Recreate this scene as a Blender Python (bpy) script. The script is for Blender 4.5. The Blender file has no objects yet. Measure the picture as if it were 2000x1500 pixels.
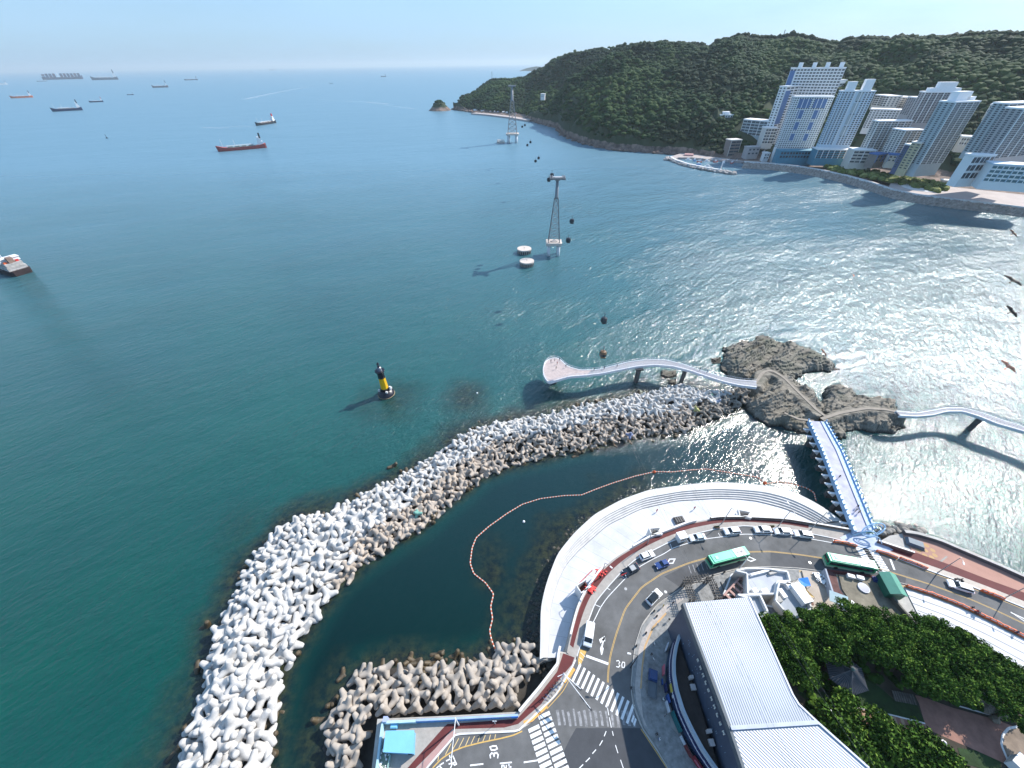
import bpy, bmesh, math, random
import numpy as np
from mathutils import Vector, Matrix
random.seed(7); rng = np.random.default_rng(11)
R = math.radians
scene = bpy.context.scene
COL = scene.collection
# ------------------------------------------------------------------ camera
F_PX, CAM_Z, ROLL = 751.0, 108.0, R(0.8)
PITCH = math.atan((750-124)/F_PX)
cd = bpy.data.cameras.new("camera"); cam = bpy.data.objects.new("camera", cd); COL.objects.link(cam)
cd.sensor_width = 36.0; cd.lens = 36.0*F_PX/2000.0; cd.clip_start = 0.5; cd.clip_end = 200000
sp, cp = math.sin(PITCH), math.cos(PITCH)
B = Matrix(((1,0,0),(0,sp,-cp),(0,cp,sp)))
cam.matrix_world = Matrix.Translation((0,0,CAM_Z)) @ (B @ Matrix.Rotation(-ROLL,3,'Z')).to_4x4()
scene.camera = cam
# ------------------------------------------------------------------ sun and sky
SUN_AZ, SUN_EL = R(58), R(40)          # azimuth clockwise from +Y
sd = bpy.data.lights.new("sun","SUN"); sun = bpy.data.objects.new("sun", sd); COL.objects.link(sun)
sd.energy = 5.0; sd.angle = R(0.6); sd.color = (1.0,0.94,0.86)
sv = Vector((math.sin(SUN_AZ)*math.cos(SUN_EL), math.cos(SUN_AZ)*math.cos(SUN_EL), math.sin(SUN_EL)))
sun.rotation_euler = sv.to_track_quat('Z','Y').to_euler()
world = bpy.data.worlds.new("World"); scene.world = world; world.use_nodes = True
wn, wl = world.node_tree.nodes, world.node_tree.links
bg = wn["Background"]; bg.inputs["Strength"].default_value = 0.15
sky = wn.new("ShaderNodeTexSky"); sky.sky_type = 'NISHITA'; sky.sun_disc = False
sky.sun_elevation = SUN_EL; sky.sun_rotation = SUN_AZ; sky.altitude = 50
sky.air_density = 1.0; sky.dust_density = 1.3; sky.ozone_density = 3.0
tc = wn.new("ShaderNodeTexCoord"); mp = wn.new("ShaderNodeMapping")
mp.inputs["Scale"].default_value = (1.2,1.2,7.0)
ns = wn.new("ShaderNodeTexNoise"); ns.inputs["Scale"].default_value = 1.6; ns.inputs["Detail"].default_value = 7; ns.inputs["Roughness"].default_value = 0.58
cr = wn.new("ShaderNodeValToRGB"); cr.color_ramp.elements[0].position = 0.42; cr.color_ramp.elements[1].position = 0.78
cr.color_ramp.elements[0].color = (0.22,)*3+(1,); cr.color_ramp.elements[1].color = (0.85,)*3+(1,)
mx = wn.new("ShaderNodeMix"); mx.data_type = 'RGBA'; mx.inputs[7].default_value = (4.2,5.2,5.9,1)
wl.new(tc.outputs["Generated"], mp.inputs["Vector"]); wl.new(mp.outputs[0], ns.inputs["Vector"])
wl.new(ns.outputs["Fac"], cr.inputs[0]); wl.new(cr.outputs[0], mx.inputs[0])
wl.new(sky.outputs[0], mx.inputs[6]); sz_ = wn.new("ShaderNodeSeparateXYZ"); wl.new(tc.outputs["Generated"], sz_.inputs[0]); hr_ = wn.new("ShaderNodeMapRange"); hr_.inputs["From Min"].default_value = 0.0; hr_.inputs["From Max"].default_value = 0.22; hr_.inputs["To Min"].default_value = 0.62; hr_.inputs["To Max"].default_value = 0.0
wl.new(sz_.outputs["Z"], hr_.inputs["Value"]); mh_ = wn.new("ShaderNodeMix"); mh_.data_type = 'RGBA'; mh_.inputs[7].default_value = (3.7,4.3,4.8,1); wl.new(hr_.outputs[0], mh_.inputs[0]); wl.new(mx.outputs[2], mh_.inputs[6]); mx = mh_
tn_ = wn.new("ShaderNodeVectorMath"); tn_.operation = 'MULTIPLY'; tn_.inputs[1].default_value = (0.62,0.81,1.0)
wl.new(mx.outputs[2], tn_.inputs[0]); wl.new(tn_.outputs[0], bg.inputs["Color"])
scene.view_settings.view_transform = 'Standard'; scene.view_settings.look = 'None'
scene.view_settings.gamma = 1.0; scene.view_settings.exposure = 0.42
HAZE_D = 5.5e-5
scene.cycles.max_bounces = 6; scene.cycles.diffuse_bounces = 2; scene.cycles.glossy_bounces = 2
scene.cycles.volume_bounces = 0; scene.cycles.transparent_max_bounces = 4
# ------------------------------------------------------------------ survey helpers: from a bearing in the photograph to a point on a level of the place
def ray(u, v):
    x = (u-1000)/F_PX; y = -(v-750)/F_PX
    c, s = math.cos(ROLL), math.sin(ROLL)
    x, y = c*x+s*y, -s*x+c*y
    return np.array([x, cp+y*sp, -sp+y*cp])
def P(u, v, z=0.0):
    d = ray(u, v); return np.array([0,0,CAM_Z]) + d*(z-CAM_Z)/d[2]
def PD(u, v, D):
    d = ray(u, v); return np.array([0,0,CAM_Z]) + d*D/math.hypot(d[0], d[1])
def PL(pts, z): return np.array([P(u, v, z) for u, v in pts])
def upright(bpx, tpx, zb):
    X = P(*bpx, zb); best = (1e9, zb)
    for z in np.arange(zb+0.5, 300, 0.25):
        q = P(*tpx, z); d = math.hypot(q[0]-X[0], q[1]-X[1])
        if q[1] > 0 and d < best[0]: best = (d, z)
    return best[1]
# ------------------------------------------------------------------ noise
def _h(ix, iy, s):
    n = (ix.astype(np.int64)*374761393 + iy.astype(np.int64)*668265263 + s*1442695041) & 0xffffffff
    n = ((n ^ (n >> 13))*1274126177) & 0xffffffff
    return ((n ^ (n >> 16)) & 0xffff)/65535.0
def vn(x, y, s=0):
    x = np.asarray(x, float); y = np.asarray(y, float)
    ix = np.floor(x); iy = np.floor(y); fx = x-ix; fy = y-iy
    fx = fx*fx*(3-2*fx); fy = fy*fy*(3-2*fy)
    a = _h(ix,iy,s); b = _h(ix+1,iy,s); c = _h(ix,iy+1,s); d = _h(ix+1,iy+1,s)
    return (a*(1-fx)+b*fx)*(1-fy)+(c*(1-fx)+d*fx)*fy
def fbm(x, y, o=4, s=0, ridge=False):
    t = 0; a = 0.5; w = 0
    for i in range(o):
        n = vn(x*2**i+i*17.3, y*2**i-i*9.1, s+i)
        if ridge: n = 1-abs(2*n-1)
        t = t+a*n; w += a; a *= 0.5
    return t/w
# ------------------------------------------------------------------ planar helpers
def inside(poly, X, Y):
    r = np.zeros(X.shape, bool); n = len(poly)
    for i in range(n):
        x1, y1 = poly[i][:2]; x2, y2 = poly[(i+1) % n][:2]
        if y1 == y2: continue
        r ^= ((y1 > Y) != (y2 > Y)) & (X < (x2-x1)*(Y-y1)/(y2-y1)+x1)
    return r
def pdist(poly, X, Y, closed=True):
    d = np.full(X.shape, 1e9); n = len(poly)
    for i in range(n if closed else n-1):
        a = np.array(poly[i][:2]); b = np.array(poly[(i+1) % n][:2]); e = b-a; L = float(e@e)+1e-9
        t = np.clip(((X-a[0])*e[0]+(Y-a[1])*e[1])/L, 0, 1)
        d = np.minimum(d, np.hypot(X-a[0]-t*e[0], Y-a[1]-t*e[1]))
    return d
def resample(pts, n):
    pts = np.array(pts, float); s = np.r_[0, np.cumsum(np.linalg.norm(np.diff(pts, axis=0), axis=1))]
    t = np.linspace(0, s[-1], n)
    return np.stack([np.interp(t, s, pts[:, k]) for k in range(pts.shape[1])], 1)
def smooth(pts, n=60, k=3):
    p = resample(pts, n)
    for _ in range(k): p[1:-1] = 0.25*p[:-2]+0.5*p[1:-1]+0.25*p[2:]
    return p
def offset(line, d):
    line = np.array(line, float); t = np.gradient(line[:, :2], axis=0); t /= np.linalg.norm(t, axis=1)[:, None]+1e-9
    o = line.copy(); o[:, 0] += -t[:, 1]*d; o[:, 1] += t[:, 0]*d; return o
# ------------------------------------------------------------------ materials
MATS = {}
def mat(name, col, rough=0.75, metal=0.0, var=0.12, scale=0.6, bump=0.0, bscale=None, alpha=1.0, col2=None, spec=None):
    if name in MATS: return MATS[name]
    m = bpy.data.materials.new(name); m.use_nodes = True; MATS[name] = m
    n, l = m.node_tree.nodes, m.node_tree.links; b = n["Principled BSDF"]
    b.inputs["Roughness"].default_value = rough; b.inputs["Metallic"].default_value = metal; b.inputs["Alpha"].default_value = alpha
    if spec is not None: b.inputs["Specular IOR Level"].default_value = spec
    g = n.new("ShaderNodeNewGeometry"); t = n.new("ShaderNodeTexNoise")
    t.inputs["Scale"].default_value = scale; t.inputs["Detail"].default_value = 5; t.inputs["Roughness"].default_value = 0.65
    l.new(g.outputs["Position"], t.inputs["Vector"])
    r = n.new("ShaderNodeValToRGB"); r.color_ramp.elements[0].position = 0.3; r.color_ramp.elements[1].position = 0.72
    c2 = col2 or tuple(min(1, c*(1+var)) for c in col)
    r.color_ramp.elements[0].color = tuple(max(0, c*(1-var)) for c in col)+(1,); r.color_ramp.elements[1].color = tuple(c2)+(1,)
    l.new(t.outputs["Fac"], r.inputs[0]); l.new(r.outputs[0], b.inputs["Base Color"])
    if bump:
        t2 = n.new("ShaderNodeTexNoise"); t2.inputs["Scale"].default_value = bscale or scale*4; t2.inputs["Detail"].default_value = 6
        l.new(g.outputs["Position"], t2.inputs["Vector"])
        bp = n.new("ShaderNodeBump"); bp.inputs["Strength"].default_value = 1; bp.inputs["Distance"].default_value = bump
        l.new(t2.outputs["Fac"], bp.inputs["Height"]); l.new(bp.outputs[0], b.inputs["Normal"])
    return m
# ------------------------------------------------------------------ mesh builder
def tag(o, label=None, cat=None, group=None, kind=None):
    if label: o["label"] = label
    if cat: o["category"] = cat
    if group: o["group"] = group
    if kind: o["kind"] = kind
    return o
def mesh_obj(name, me, parent=None, loc=(0,0,0), rot=(0,0,0), scale=None):
    o = bpy.data.objects.new(name, me); COL.objects.link(o); o.location = loc; o.rotation_euler = rot
    if scale: o.scale = (scale,)*3 if isinstance(scale, (int, float)) else scale
    if parent: o.parent = parent
    return o
def np_mesh(name, V, F, mats, mi=None, smooth_=False, attr=None):
    me = bpy.data.meshes.new(name); V = np.asarray(V, np.float32); F = np.asarray(F, np.int32)
    k = F.shape[1]; me.vertices.add(len(V)); me.vertices.foreach_set("co", V.ravel())
    me.loops.add(F.size); me.loops.foreach_set("vertex_index", F.ravel())
    me.polygons.add(len(F)); me.polygons.foreach_set("loop_start", np.arange(len(F), dtype=np.int32)*k)
    me.polygons.foreach_set("loop_total", np.full(len(F), k, np.int32))
    for m in mats: me.materials.append(m)
    if mi is not None: me.polygons.foreach_set("material_index", np.asarray(mi, np.int32))
    me.polygons.foreach_set("use_smooth", np.full(len(F), bool(smooth_)))
    if attr:
        for an, av in attr.items():
            a = me.attributes.new(an, 'FLOAT', 'POINT'); a.data.foreach_set("value", np.asarray(av, np.float32))
    me.update(calc_edges=True); return me
class MB:
    def __init__(s): s.v = []; s.f = []; s.m = []; s.M = Matrix.Identity(4)
    def at(s, x=0, y=0, z=0, rz=0): s.M = Matrix.Translation((x, y, z)) @ Matrix.Rotation(rz, 4, 'Z'); return s
    def add(s, vs, fs, mi=0):
        b = len(s.v); s.v += [tuple(s.M @ Vector(p)) for p in vs]
        s.f += [tuple(b+i for i in f) for f in fs]; s.m += [mi]*len(fs); return s
    def box(s, x0, x1, y0, y1, z0, z1, mi=0, top=None):
        t = top or (0, 0)
        vs = [(x0,y0,z0),(x1,y0,z0),(x1,y1,z0),(x0,y1,z0),(x0+t[0],y0+t[1],z1),(x1-t[0],y0+t[1],z1),(x1-t[0],y1-t[1],z1),(x0+t[0],y1-t[1],z1)]
        return s.add(vs, [(0,3,2,1),(4,5,6,7),(0,1,5,4),(1,2,6,5),(2,3,7,6),(3,0,4,7)], mi)
    def prism(s, poly, z0, z1, mi=0, mside=None):
        poly = [(float(p[0]), float(p[1])) for p in poly]
        if sum(poly[i-1][0]*poly[i][1]-poly[i][0]*poly[i-1][1] for i in range(len(poly))) < 0: poly = poly[::-1]
        n = len(poly); vs = [(x,y,z0) for x, y in poly]+[(x,y,z1) for x, y in poly]
        s.add(vs, [tuple(range(n, 2*n)), tuple(range(n-1, -1, -1))], mi)
        k = len(s.v)-2*n; s.f += [(k+i, k+(i+1) % n, k+n+(i+1) % n, k+n+i) for i in range(n)]; s.m += [mi if mside is None else mside]*n
        return s
    def sheet(s, poly, z, mi=0):
        poly = [(float(p[0]), float(p[1])) for p in poly]
        if sum(poly[i-1][0]*poly[i][1]-poly[i][0]*poly[i-1][1] for i in range(len(poly))) < 0: poly = poly[::-1]
        return s.add([(x,y,z) for x, y in poly], [tuple(range(len(poly)))], mi)
    def ribbon(s, A, Bb, mi=0):     # loft of two equal-length 3D lines
        n = len(A); s.add([tuple(p) for p in A]+[tuple(p) for p in Bb], [(i, i+1, n+i+1, n+i) for i in range(n-1)], mi); return s
    def wall(s, line, w, z0, z1, mi=0, mtop=None):   # upright wall of width w along a line
        a = offset(line, w/2); b = offset(line, -w/2)
        def L(q, z): return np.c_[q[:, 0], q[:, 1], np.full(len(q), z)] if not np.ndim(z) else np.c_[q[:, 0], q[:, 1], z]
        s.ribbon(L(b,z1), L(a,z1), mi if mtop is None else mtop); s.ribbon(L(a,z1), L(a,z0), mi); s.ribbon(L(b,z0), L(b,z1), mi)
        for q in (0, -1):
            s.add([tuple(L(a,z0)[q]), tuple(L(b,z0)[q]), tuple(L(b,z1)[q]), tuple(L(a,z1)[q])], [(0,1,2,3)], mi)
        return s
    def tube(s, pts, r, n=6, mi=0, cap=True):
        pts = [Vector(p) for p in pts]; rs = r if isinstance(r, (list, tuple)) else [r]*len(pts); rings = []
        for i, p in enumerate(pts):
            d = (pts[min(i+1, len(pts)-1)]-pts[max(i-1, 0)]).normalized()
            u = d.cross(Vector((0,0,1)));  u = Vector((1,0,0)) if u.length < 1e-3 else u.normalized()
            w = u.cross(d).normalized()
            rings.append([tuple(p+(u*math.cos(2*math.pi*k/n)+w*math.sin(2*math.pi*k/n))*rs[i]) for k in range(n)])
        vs = [q for g in rings for q in g]; fs = []
        for i in range(len(pts)-1):
            for k in range(n): fs.append((i*n+k, i*n+(k+1) % n, (i+1)*n+(k+1) % n, (i+1)*n+k))
        if cap: fs += [tuple(range(n-1,-1,-1)), tuple((len(pts)-1)*n+k for k in range(n))]
        return s.add(vs, fs, mi)
    def cyl(s, x, y, z0, z1, r0, r1=None, n=12, mi=0): return s.tube([(x,y,z0),(x,y,z1)], [r0, r0 if r1 is None else r1], n, mi)
    def build(s, name, mats, parent=None, smooth_=False, **kw):
        me = bpy.data.meshes.new(name); me.from_pydata(s.v, [], s.f)
        for m in (mats if isinstance(mats, (list, tuple)) else [mats]): me.materials.append(m)
        me.polygons.foreach_set("material_index", s.m)
        if smooth_: me.polygons.foreach_set("use_smooth", [True]*len(s.f))
        me.update(); o = mesh_obj(name, me, parent); return tag(o, **kw) if kw else o
def thing(name, label, cat, loc=(0,0,0), rz=0, group=None):
    o = bpy.data.objects.new(name, None); COL.objects.link(o); o.location = tuple(loc); o.rotation_euler = (0,0,rz); o.empty_display_size = 0.1
    return tag(o, label, cat, group)
def copy_tree(o, parent=None):
    c = o.copy(); COL.objects.link(c); c.parent = parent
    for ch in list(o.children): copy_tree(ch, c)
    return c
def place(proto, used, loc, rz, label, group=None, scale=None):
    o = proto if not used.get(proto.name) else copy_tree(proto); used[proto.name] = 1
    o.location = tuple(loc); o.rotation_euler = (0,0,rz)
    if scale: o.scale = (scale,)*3
    o["label"] = label
    if group: o["group"] = group
    return o
USED = {}
def px_line(pts, z, n=None, k=2):
    q = PL(pts, z)[:, :2]; return smooth(q, n or max(12, len(pts)*5), k)
def thin(name, poly, z0, z1, m, **kw): return MB().prism(poly, z0, z1).build(name, m, **kw)
# common materials
CONC = mat("concrete", (0.42,0.40,0.37), 0.85, var=0.18, scale=0.5, bump=0.01)
CONC_L = mat("pale_concrete", (0.68,0.68,0.68), 0.8, var=0.14, scale=0.25)
WHITE = mat("white_paint", (0.8,0.8,0.8), 0.5, var=0.05)
DARK = mat("dark_metal", (0.03,0.033,0.04), 0.5)
STEEL = mat("galvanised_steel", (0.36,0.37,0.38), 0.45, metal=0.5)
GLASS = mat("dark_glass", (0.02,0.028,0.035), 0.08)
TYRE = mat("rubber", (0.02,0.02,0.02), 0.8)
RED = mat("red_paint", (0.55,0.04,0.035), 0.5)
ORANGE = mat("orange_plastic", (0.75,0.14,0.04), 0.55)
YELLOW = mat("yellow_paint", (0.9,0.55,0.02), 0.45)
GRN_G = mat("green_enamel", (0.03,0.36,0.18), 0.35)
# ================================================================== WATER
OUT_PX = [(318,1560),(352,1480),(400,1360),(415,1250),(478,1120),(553,1020),(650,1003),(748,950),(848,895),(903,850),(960,828),(1050,818),(1120,795),(1220,778),(1330,752),(1372,768),(1450,765)]
INN_PX = [(520,1560),(525,1430),(550,1310),(600,1225),(655,1140),(730,1082),(820,1032),(880,978),(950,925),(1020,902),(1130,878),(1250,852),(1330,842),(1400,815),(1455,790)]
OUT = smooth(PL(OUT_PX, 0.5)[:, :2], 120, 2); INN = smooth(PL(INN_PX, 0.5)[:, :2], 120, 2)
BW_POLY = np.vstack([OUT, INN[::-1]])
PLZ_OUT_PX = [(1054,1290),(1055,1262),(1056,1187),(1067,1141),(1088,1085),(1120,1045),(1160,1008),(1213,979),(1267,960),(1347,949),(1400,945),(1450,948),(1505,953),(1546,963),(1590,985),(1618,1003),(1642,1022)]
PLZ_OUT = smooth(PL(PLZ_OUT_PX, 3.6)[:, :2], 90, 2)
DOCK_PX = [(640,1500),(628,1460),(655,1390),(700,1310),(790,1300),(860,1310),(930,1295),(1000,1255),(1050,1275),(1090,1300),(1010,1395),(740,1405),(725,1600)]
DOCK_POLY = PL(DOCK_PX, 1.0)[:, :2]
LAGOON_POLY = np.vstack([INN, PL([(1560,830),(1600,1000),(1642,1022)], 0)[:, :2], PLZ_OUT[::-1], DOCK_POLY[:8][::-1], PL([(640,1560)],0)[:, :2]])
def grid_axis(lo, hi, step, far, g=1.16):
    a = list(np.arange(lo, hi+step, step)); s = step; x = a[-1]
    while x < far: s *= g; x += s; a.append(x)
    s = step; x = a[0]
    while x > -far: s *= g; x -= s; a.insert(0, x)
    return np.array(a)
xs = grid_axis(-130, 230, 1.6, 60000); ys = grid_axis(-30, 210, 1.6, 60000)
X, Y = np.meshgrid(xs, ys); sh = X.shape
near = (abs(X) < 400) & (Y > -100) & (Y < 400)
foam = np.zeros(sh); reef = np.zeros(sh); calm = np.zeros(sh)
xn, yn = X[near], Y[near]; nz = fbm(xn*0.11, yn*0.11, 4, 5); nz2 = fbm(xn*0.5, yn*0.5, 3, 9)
def band(poly, w, closed=True):
    ins = inside(poly, xn, yn) if closed else np.zeros(xn.shape, bool)
    d = np.where(ins, 0, pdist(poly, xn, yn, closed)); return np.clip(1.35-d/(w*(0.35+1.6*nz)), 0, 1)
r_ = np.maximum(band(BW_POLY, 2.5), band(OUT, 7.0, False))
r_ = np.maximum(r_, band(DOCK_POLY, 4.5)); r_ = np.maximum(r_, band(PLZ_OUT[:45], 8.5, False))
def spot(u, v, rad, s=1.0):
    global r_
    c = P(u, v, 0); d = np.hypot(xn-c[0], (yn-c[1])*0.8); r_ = np.maximum(r_, s*np.clip(1.3-d/(rad*(0.5+nz)), 0, 1))
for a in ((775,775,11,.55),(720,790,9,.4),(912,775,9,.8),(930,790,8,.5),(962,1120,4.5,.8),(955,1085,6,.5),(1020,1130,3,.7),(975,1225,5,.5),(1080,765,10,.35),(1240,745,7,.4),(1350,735,10,.4),(1310,745,6,.6),(480,1030,8,.3),(1150,775,9,.3),(1030,1190,6,.6),(800,1010,9,.2)): spot(*a)
fo_ = np.clip(1-pdist(OUT, xn, yn, False)/3.0, 0, 1)*np.where(nz > .5, 1, .25)+.5*np.clip(1-pdist(PL([(1415,700),(1424,728),(1470,745)],0)[:, :2], xn, yn, False)/3, 0, 1); foam[near] = fo_
reef[near] = r_*np.clip(0.55+0.9*nz2, 0, 1)
ins = inside(LAGOON_POLY, xn, yn); dl = pdist(LAGOON_POLY, xn, yn)
calm[near] = np.clip(np.where(ins, 0.5+dl/14, 0.5-dl/10), 0, 1)
V = np.c_[X.ravel(), Y.ravel(), np.zeros(X.size)]
nx = len(xs); ii, jj = np.meshgrid(np.arange(nx-1), np.arange(len(ys)-1)); q = (jj*nx+ii).ravel()
Fw = np.c_[q, q+1, q+1+nx, q+nx]
wm = bpy.data.materials.new("sea_water"); wm.use_nodes = True
n, l = wm.node_tree.nodes, wm.node_tree.links; b = n["Principled BSDF"]
def N(t, **k):
    o = n.new("ShaderNode"+t)
    for a, v in k.items(): setattr(o, a, v)
    return o
def math_(op, a, bb, **k):
    o = N("Math", operation=op)
    for i, v in enumerate((a, bb)):
        if v is None: continue
        if isinstance(v, (int, float)): o.inputs[i].default_value = v
        else: l.new(v, o.inputs[i])
    return o.outputs[0]
g = N("NewGeometry"); pos = g.outputs["Position"]
def noise_(scale, detail, rough, rot=0.0, stretch=(1,1,1)):
    mp = N("Mapping"); mp.vector_type = "TEXTURE"; mp.inputs["Rotation"].default_value = (0,0,rot); mp.inputs["Scale"].default_value = tuple(1/q for q in stretch)
    l.new(pos, mp.inputs["Vector"]); t = N("TexNoise"); t.inputs["Scale"].default_value = scale; t.inputs["Detail"].default_value = detail
    t.inputs["Roughness"].default_value = rough; l.new(mp.outputs[0], t.inputs["Vector"]); return t.outputs["Fac"]
ar = N("Attribute"); ar.attribute_name = "reef"; ac = N("Attribute"); ac.attribute_name = "calm"
calm_s, reef_s = ac.outputs["Fac"], ar.outputs["Fac"]
w1 = noise_(0.13, 3, 0.55, R(44), (1,3.0,1)); w2 = noise_(0.5, 5, 0.62, R(36), (1,1.9,1)); w0 = noise_(0.03, 3, 0.5, R(46), (1,2.2,1))
gust = noise_(0.006, 4, 0.6, R(20), (1,2.6,1))
amp = math_('MULTIPLY_ADD', calm_s, -0.70); n[-1].inputs[2].default_value = 1.0
gm = N("MapRange"); gm.inputs["From Min"].default_value = 0.3; gm.inputs["From Max"].default_value = 0.7; gm.inputs["To Min"].default_value = 0.5; gm.inputs["To Max"].default_value = 1.35
l.new(gust, gm.inputs["Value"])
h = math_('ADD', math_('MULTIPLY', w1, 0.74), math_('MULTIPLY', w2, 0.48)); h = math_('ADD', h, math_('MULTIPLY', w0, 1.3)); w3 = noise_(1.5, 4, 0.6, R(30), (1,1.7,1)); h = math_('ADD', h, math_('MULTIPLY', w3, 0.07))
h = math_('MULTIPLY', math_('MULTIPLY', h, amp), gm.outputs[0])
bp = N("Bump"); bp.inputs["Strength"].default_value = 1.0; bp.inputs["Distance"].default_value = 1.0
l.new(h, bp.inputs["Height"]); l.new(bp.outputs[0], b.inputs["Normal"])
c1 = N("Mix", data_type='RGBA'); c1.inputs[6].default_value = (0.0001,0.070,0.049,1); c1.inputs[7].default_value = (0.0003,0.018,0.016,1)
l.new(calm_s, c1.inputs[0])
tint = noise_(0.012, 4, 0.6); tm = N("MapRange"); tm.inputs["From Min"].default_value=0.3; tm.inputs["From Max"].default_value=0.7; l.new(tint, tm.inputs["Value"])
c1b = N("Mix", data_type='RGBA'); c1b.blend_type = 'MULTIPLY'; c1b.inputs[7].default_value = (0.5,0.72,0.85,1)
l.new(tm.outputs[0], c1b.inputs[0]); l.new(c1.outputs[2], c1b.inputs[6])
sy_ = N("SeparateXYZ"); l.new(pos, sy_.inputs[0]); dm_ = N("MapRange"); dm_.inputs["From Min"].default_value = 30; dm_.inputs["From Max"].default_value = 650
l.new(sy_.outputs["Y"], dm_.inputs["Value"]); dp_ = N("Mix", data_type='RGBA'); dp_.inputs[7].default_value = (0.11,0.23,0.305,1); l.new(dm_.outputs[0], dp_.inputs[0]); l.new(c1b.outputs[2], dp_.inputs[6]); c1b = dp_  # bluer offshore water, lightened with distance to stand in for reflected sky
c2 = N("Mix", data_type='RGBA'); rn = noise_(0.5, 5, 0.7); rr = N("ValToRGB")
rr.color_ramp.elements[0].color = (0.006,0.010,0.012,1); rr.color_ramp.elements[1].color = (0.05,0.055,0.022,1)
rr.color_ramp.elements[0].position = 0.4; rr.color_ramp.elements[1].position = 0.75
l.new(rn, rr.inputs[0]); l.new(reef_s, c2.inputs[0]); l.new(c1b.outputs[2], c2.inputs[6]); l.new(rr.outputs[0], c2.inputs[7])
af = N("Attribute"); af.attribute_name = "foam"; fn = noise_(1.1, 6, 0.75); fmm = math_('MULTIPLY', af.outputs["Fac"], fn); fr_ = N("MapRange"); fr_.inputs["From Min"].default_value = .42; fr_.inputs["From Max"].default_value = .56; l.new(fmm, fr_.inputs["Value"])
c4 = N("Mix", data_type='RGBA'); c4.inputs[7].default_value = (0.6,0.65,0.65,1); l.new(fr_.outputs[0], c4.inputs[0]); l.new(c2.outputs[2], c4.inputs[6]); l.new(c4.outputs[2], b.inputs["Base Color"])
b.inputs["IOR"].default_value = 1.38; b.inputs["Specular IOR Level"].default_value = 1.0; b.inputs["Roughness"].default_value = 0.2
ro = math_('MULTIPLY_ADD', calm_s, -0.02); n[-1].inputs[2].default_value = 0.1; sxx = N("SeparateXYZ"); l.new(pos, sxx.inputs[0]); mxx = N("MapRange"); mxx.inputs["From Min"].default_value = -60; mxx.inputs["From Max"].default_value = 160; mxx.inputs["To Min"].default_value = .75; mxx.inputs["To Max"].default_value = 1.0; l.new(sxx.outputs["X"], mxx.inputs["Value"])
sl_ = math_('MULTIPLY_ADD', calm_s, -0.3); l.new(mxx.outputs[0], n[-1].inputs[2]); l.new(sl_, b.inputs["Specular IOR Level"]); ry_ = N("MapRange"); ry_.inputs["From Min"].default_value = 120; ry_.inputs["From Max"].default_value = 700; ry_.inputs["To Max"].default_value = .22; l.new(sxx.outputs["Y"], ry_.inputs["Value"]); ro = math_("ADD", ro, ry_.outputs[0]); l.new(ro, b.inputs["Roughness"])  # sunward glitter boosted by specular level rising to the right, lower in the lagoon
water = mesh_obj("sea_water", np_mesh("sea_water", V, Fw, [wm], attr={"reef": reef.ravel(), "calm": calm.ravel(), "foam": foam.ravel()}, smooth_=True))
tag(water, kind="structure")

WAKE = mat("wake_foam", (0.62,0.70,0.76), .6, var=.2, scale=.05, alpha=.28)
def wake(pts, w0, w1, name="boat_wake"):
    q = smooth(PL(pts, .08)[:, :2], 60, 2); w = np.linspace(w0, w1, 60)*(.7+.6*rng.random(60)); t = np.gradient(q, axis=0); t /= np.linalg.norm(t, axis=1)[:, None]; s = np.c_[-t[:,1], t[:,0]]*w[:,None]/2
    o = MB(); o.ribbon(np.c_[q-s, np.full(60,.08)], np.c_[q+s, np.full(60,.08)]); return tag(o.build(name, WAKE), "thin pale wake streak on the open sea", "wake", kind="stuff")
wake([(648,164),(610,168),(560,177),(515,186),(478,194)], 4, 26)
wake([(500,247),(470,246),(430,250),(395,249)], 3, 9); wake([(612,196),(660,197),(712,199),(760,203)], 6, 14); wake([(715,200),(760,206),(812,213)], 3, 8)
# ================================================================== FAR HILLS
SHORE_PX = [(888,214),(905,217),(932,221),(975,226),(1010,231),(1040,237),(1062,243),(1090,250),(1098,262),(1115,270),(1140,280),(1170,288),(1200,293),(1250,297),(1300,300),(1340,303),(1400,312),(1450,320),(1500,324),(1550,329),(1600,337),(1650,348),(1700,362),(1740,376),(1790,386),(1850,394),(1920,402),(2000,412),(2090,424),(2200,440)]
SKY_PX = [(888,214,1446),(897,203,1470),(905,192,1490),(930,176,1560),(945,164,1600),(960,153,1640),(1000,151,1680),(1040,147,1700),(1065,138,1700),(1077,125,1650),(1105,114,1600),(1150,108,1560),(1190,105,1450),(1205,100,1400),(1260,95,1350),(1285,91,1320),(1330,92,1280),(1385,98,1260),(1395,90,1240),(1420,84,1230),(1450,73,1210),(1475,69,1200),(1520,70,1190),(1550,65,1180),(1590,73,1160),(1640,82,1150),(1655,72,1140),(1700,70,1130),(1740,73,1120),(1765,66,1110),(1800,70,1100),(1850,68,1090),(1900,62,1080),(1950,60,1070),(2000,62,1060),(2100,64,1050),(2200,60,1050)]
def az_of(u, v):
    d = ray(u, v); return math.degrees(math.atan2(d[0], d[1]))
sh_az = np.array([az_of(u, v) for u, v in SHORE_PX]); sh_r = np.array([math.hypot(*P(u, v, 0)[:2]) for u, v in SHORE_PX])
sk_az = np.array([az_of(u, v) for u, v, D in SKY_PX]); sk_r = np.array([D for u, v, D in SKY_PX], float)
sk_z = np.array([PD(u, v, D)[2] for u, v, D in SKY_PX])
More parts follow.
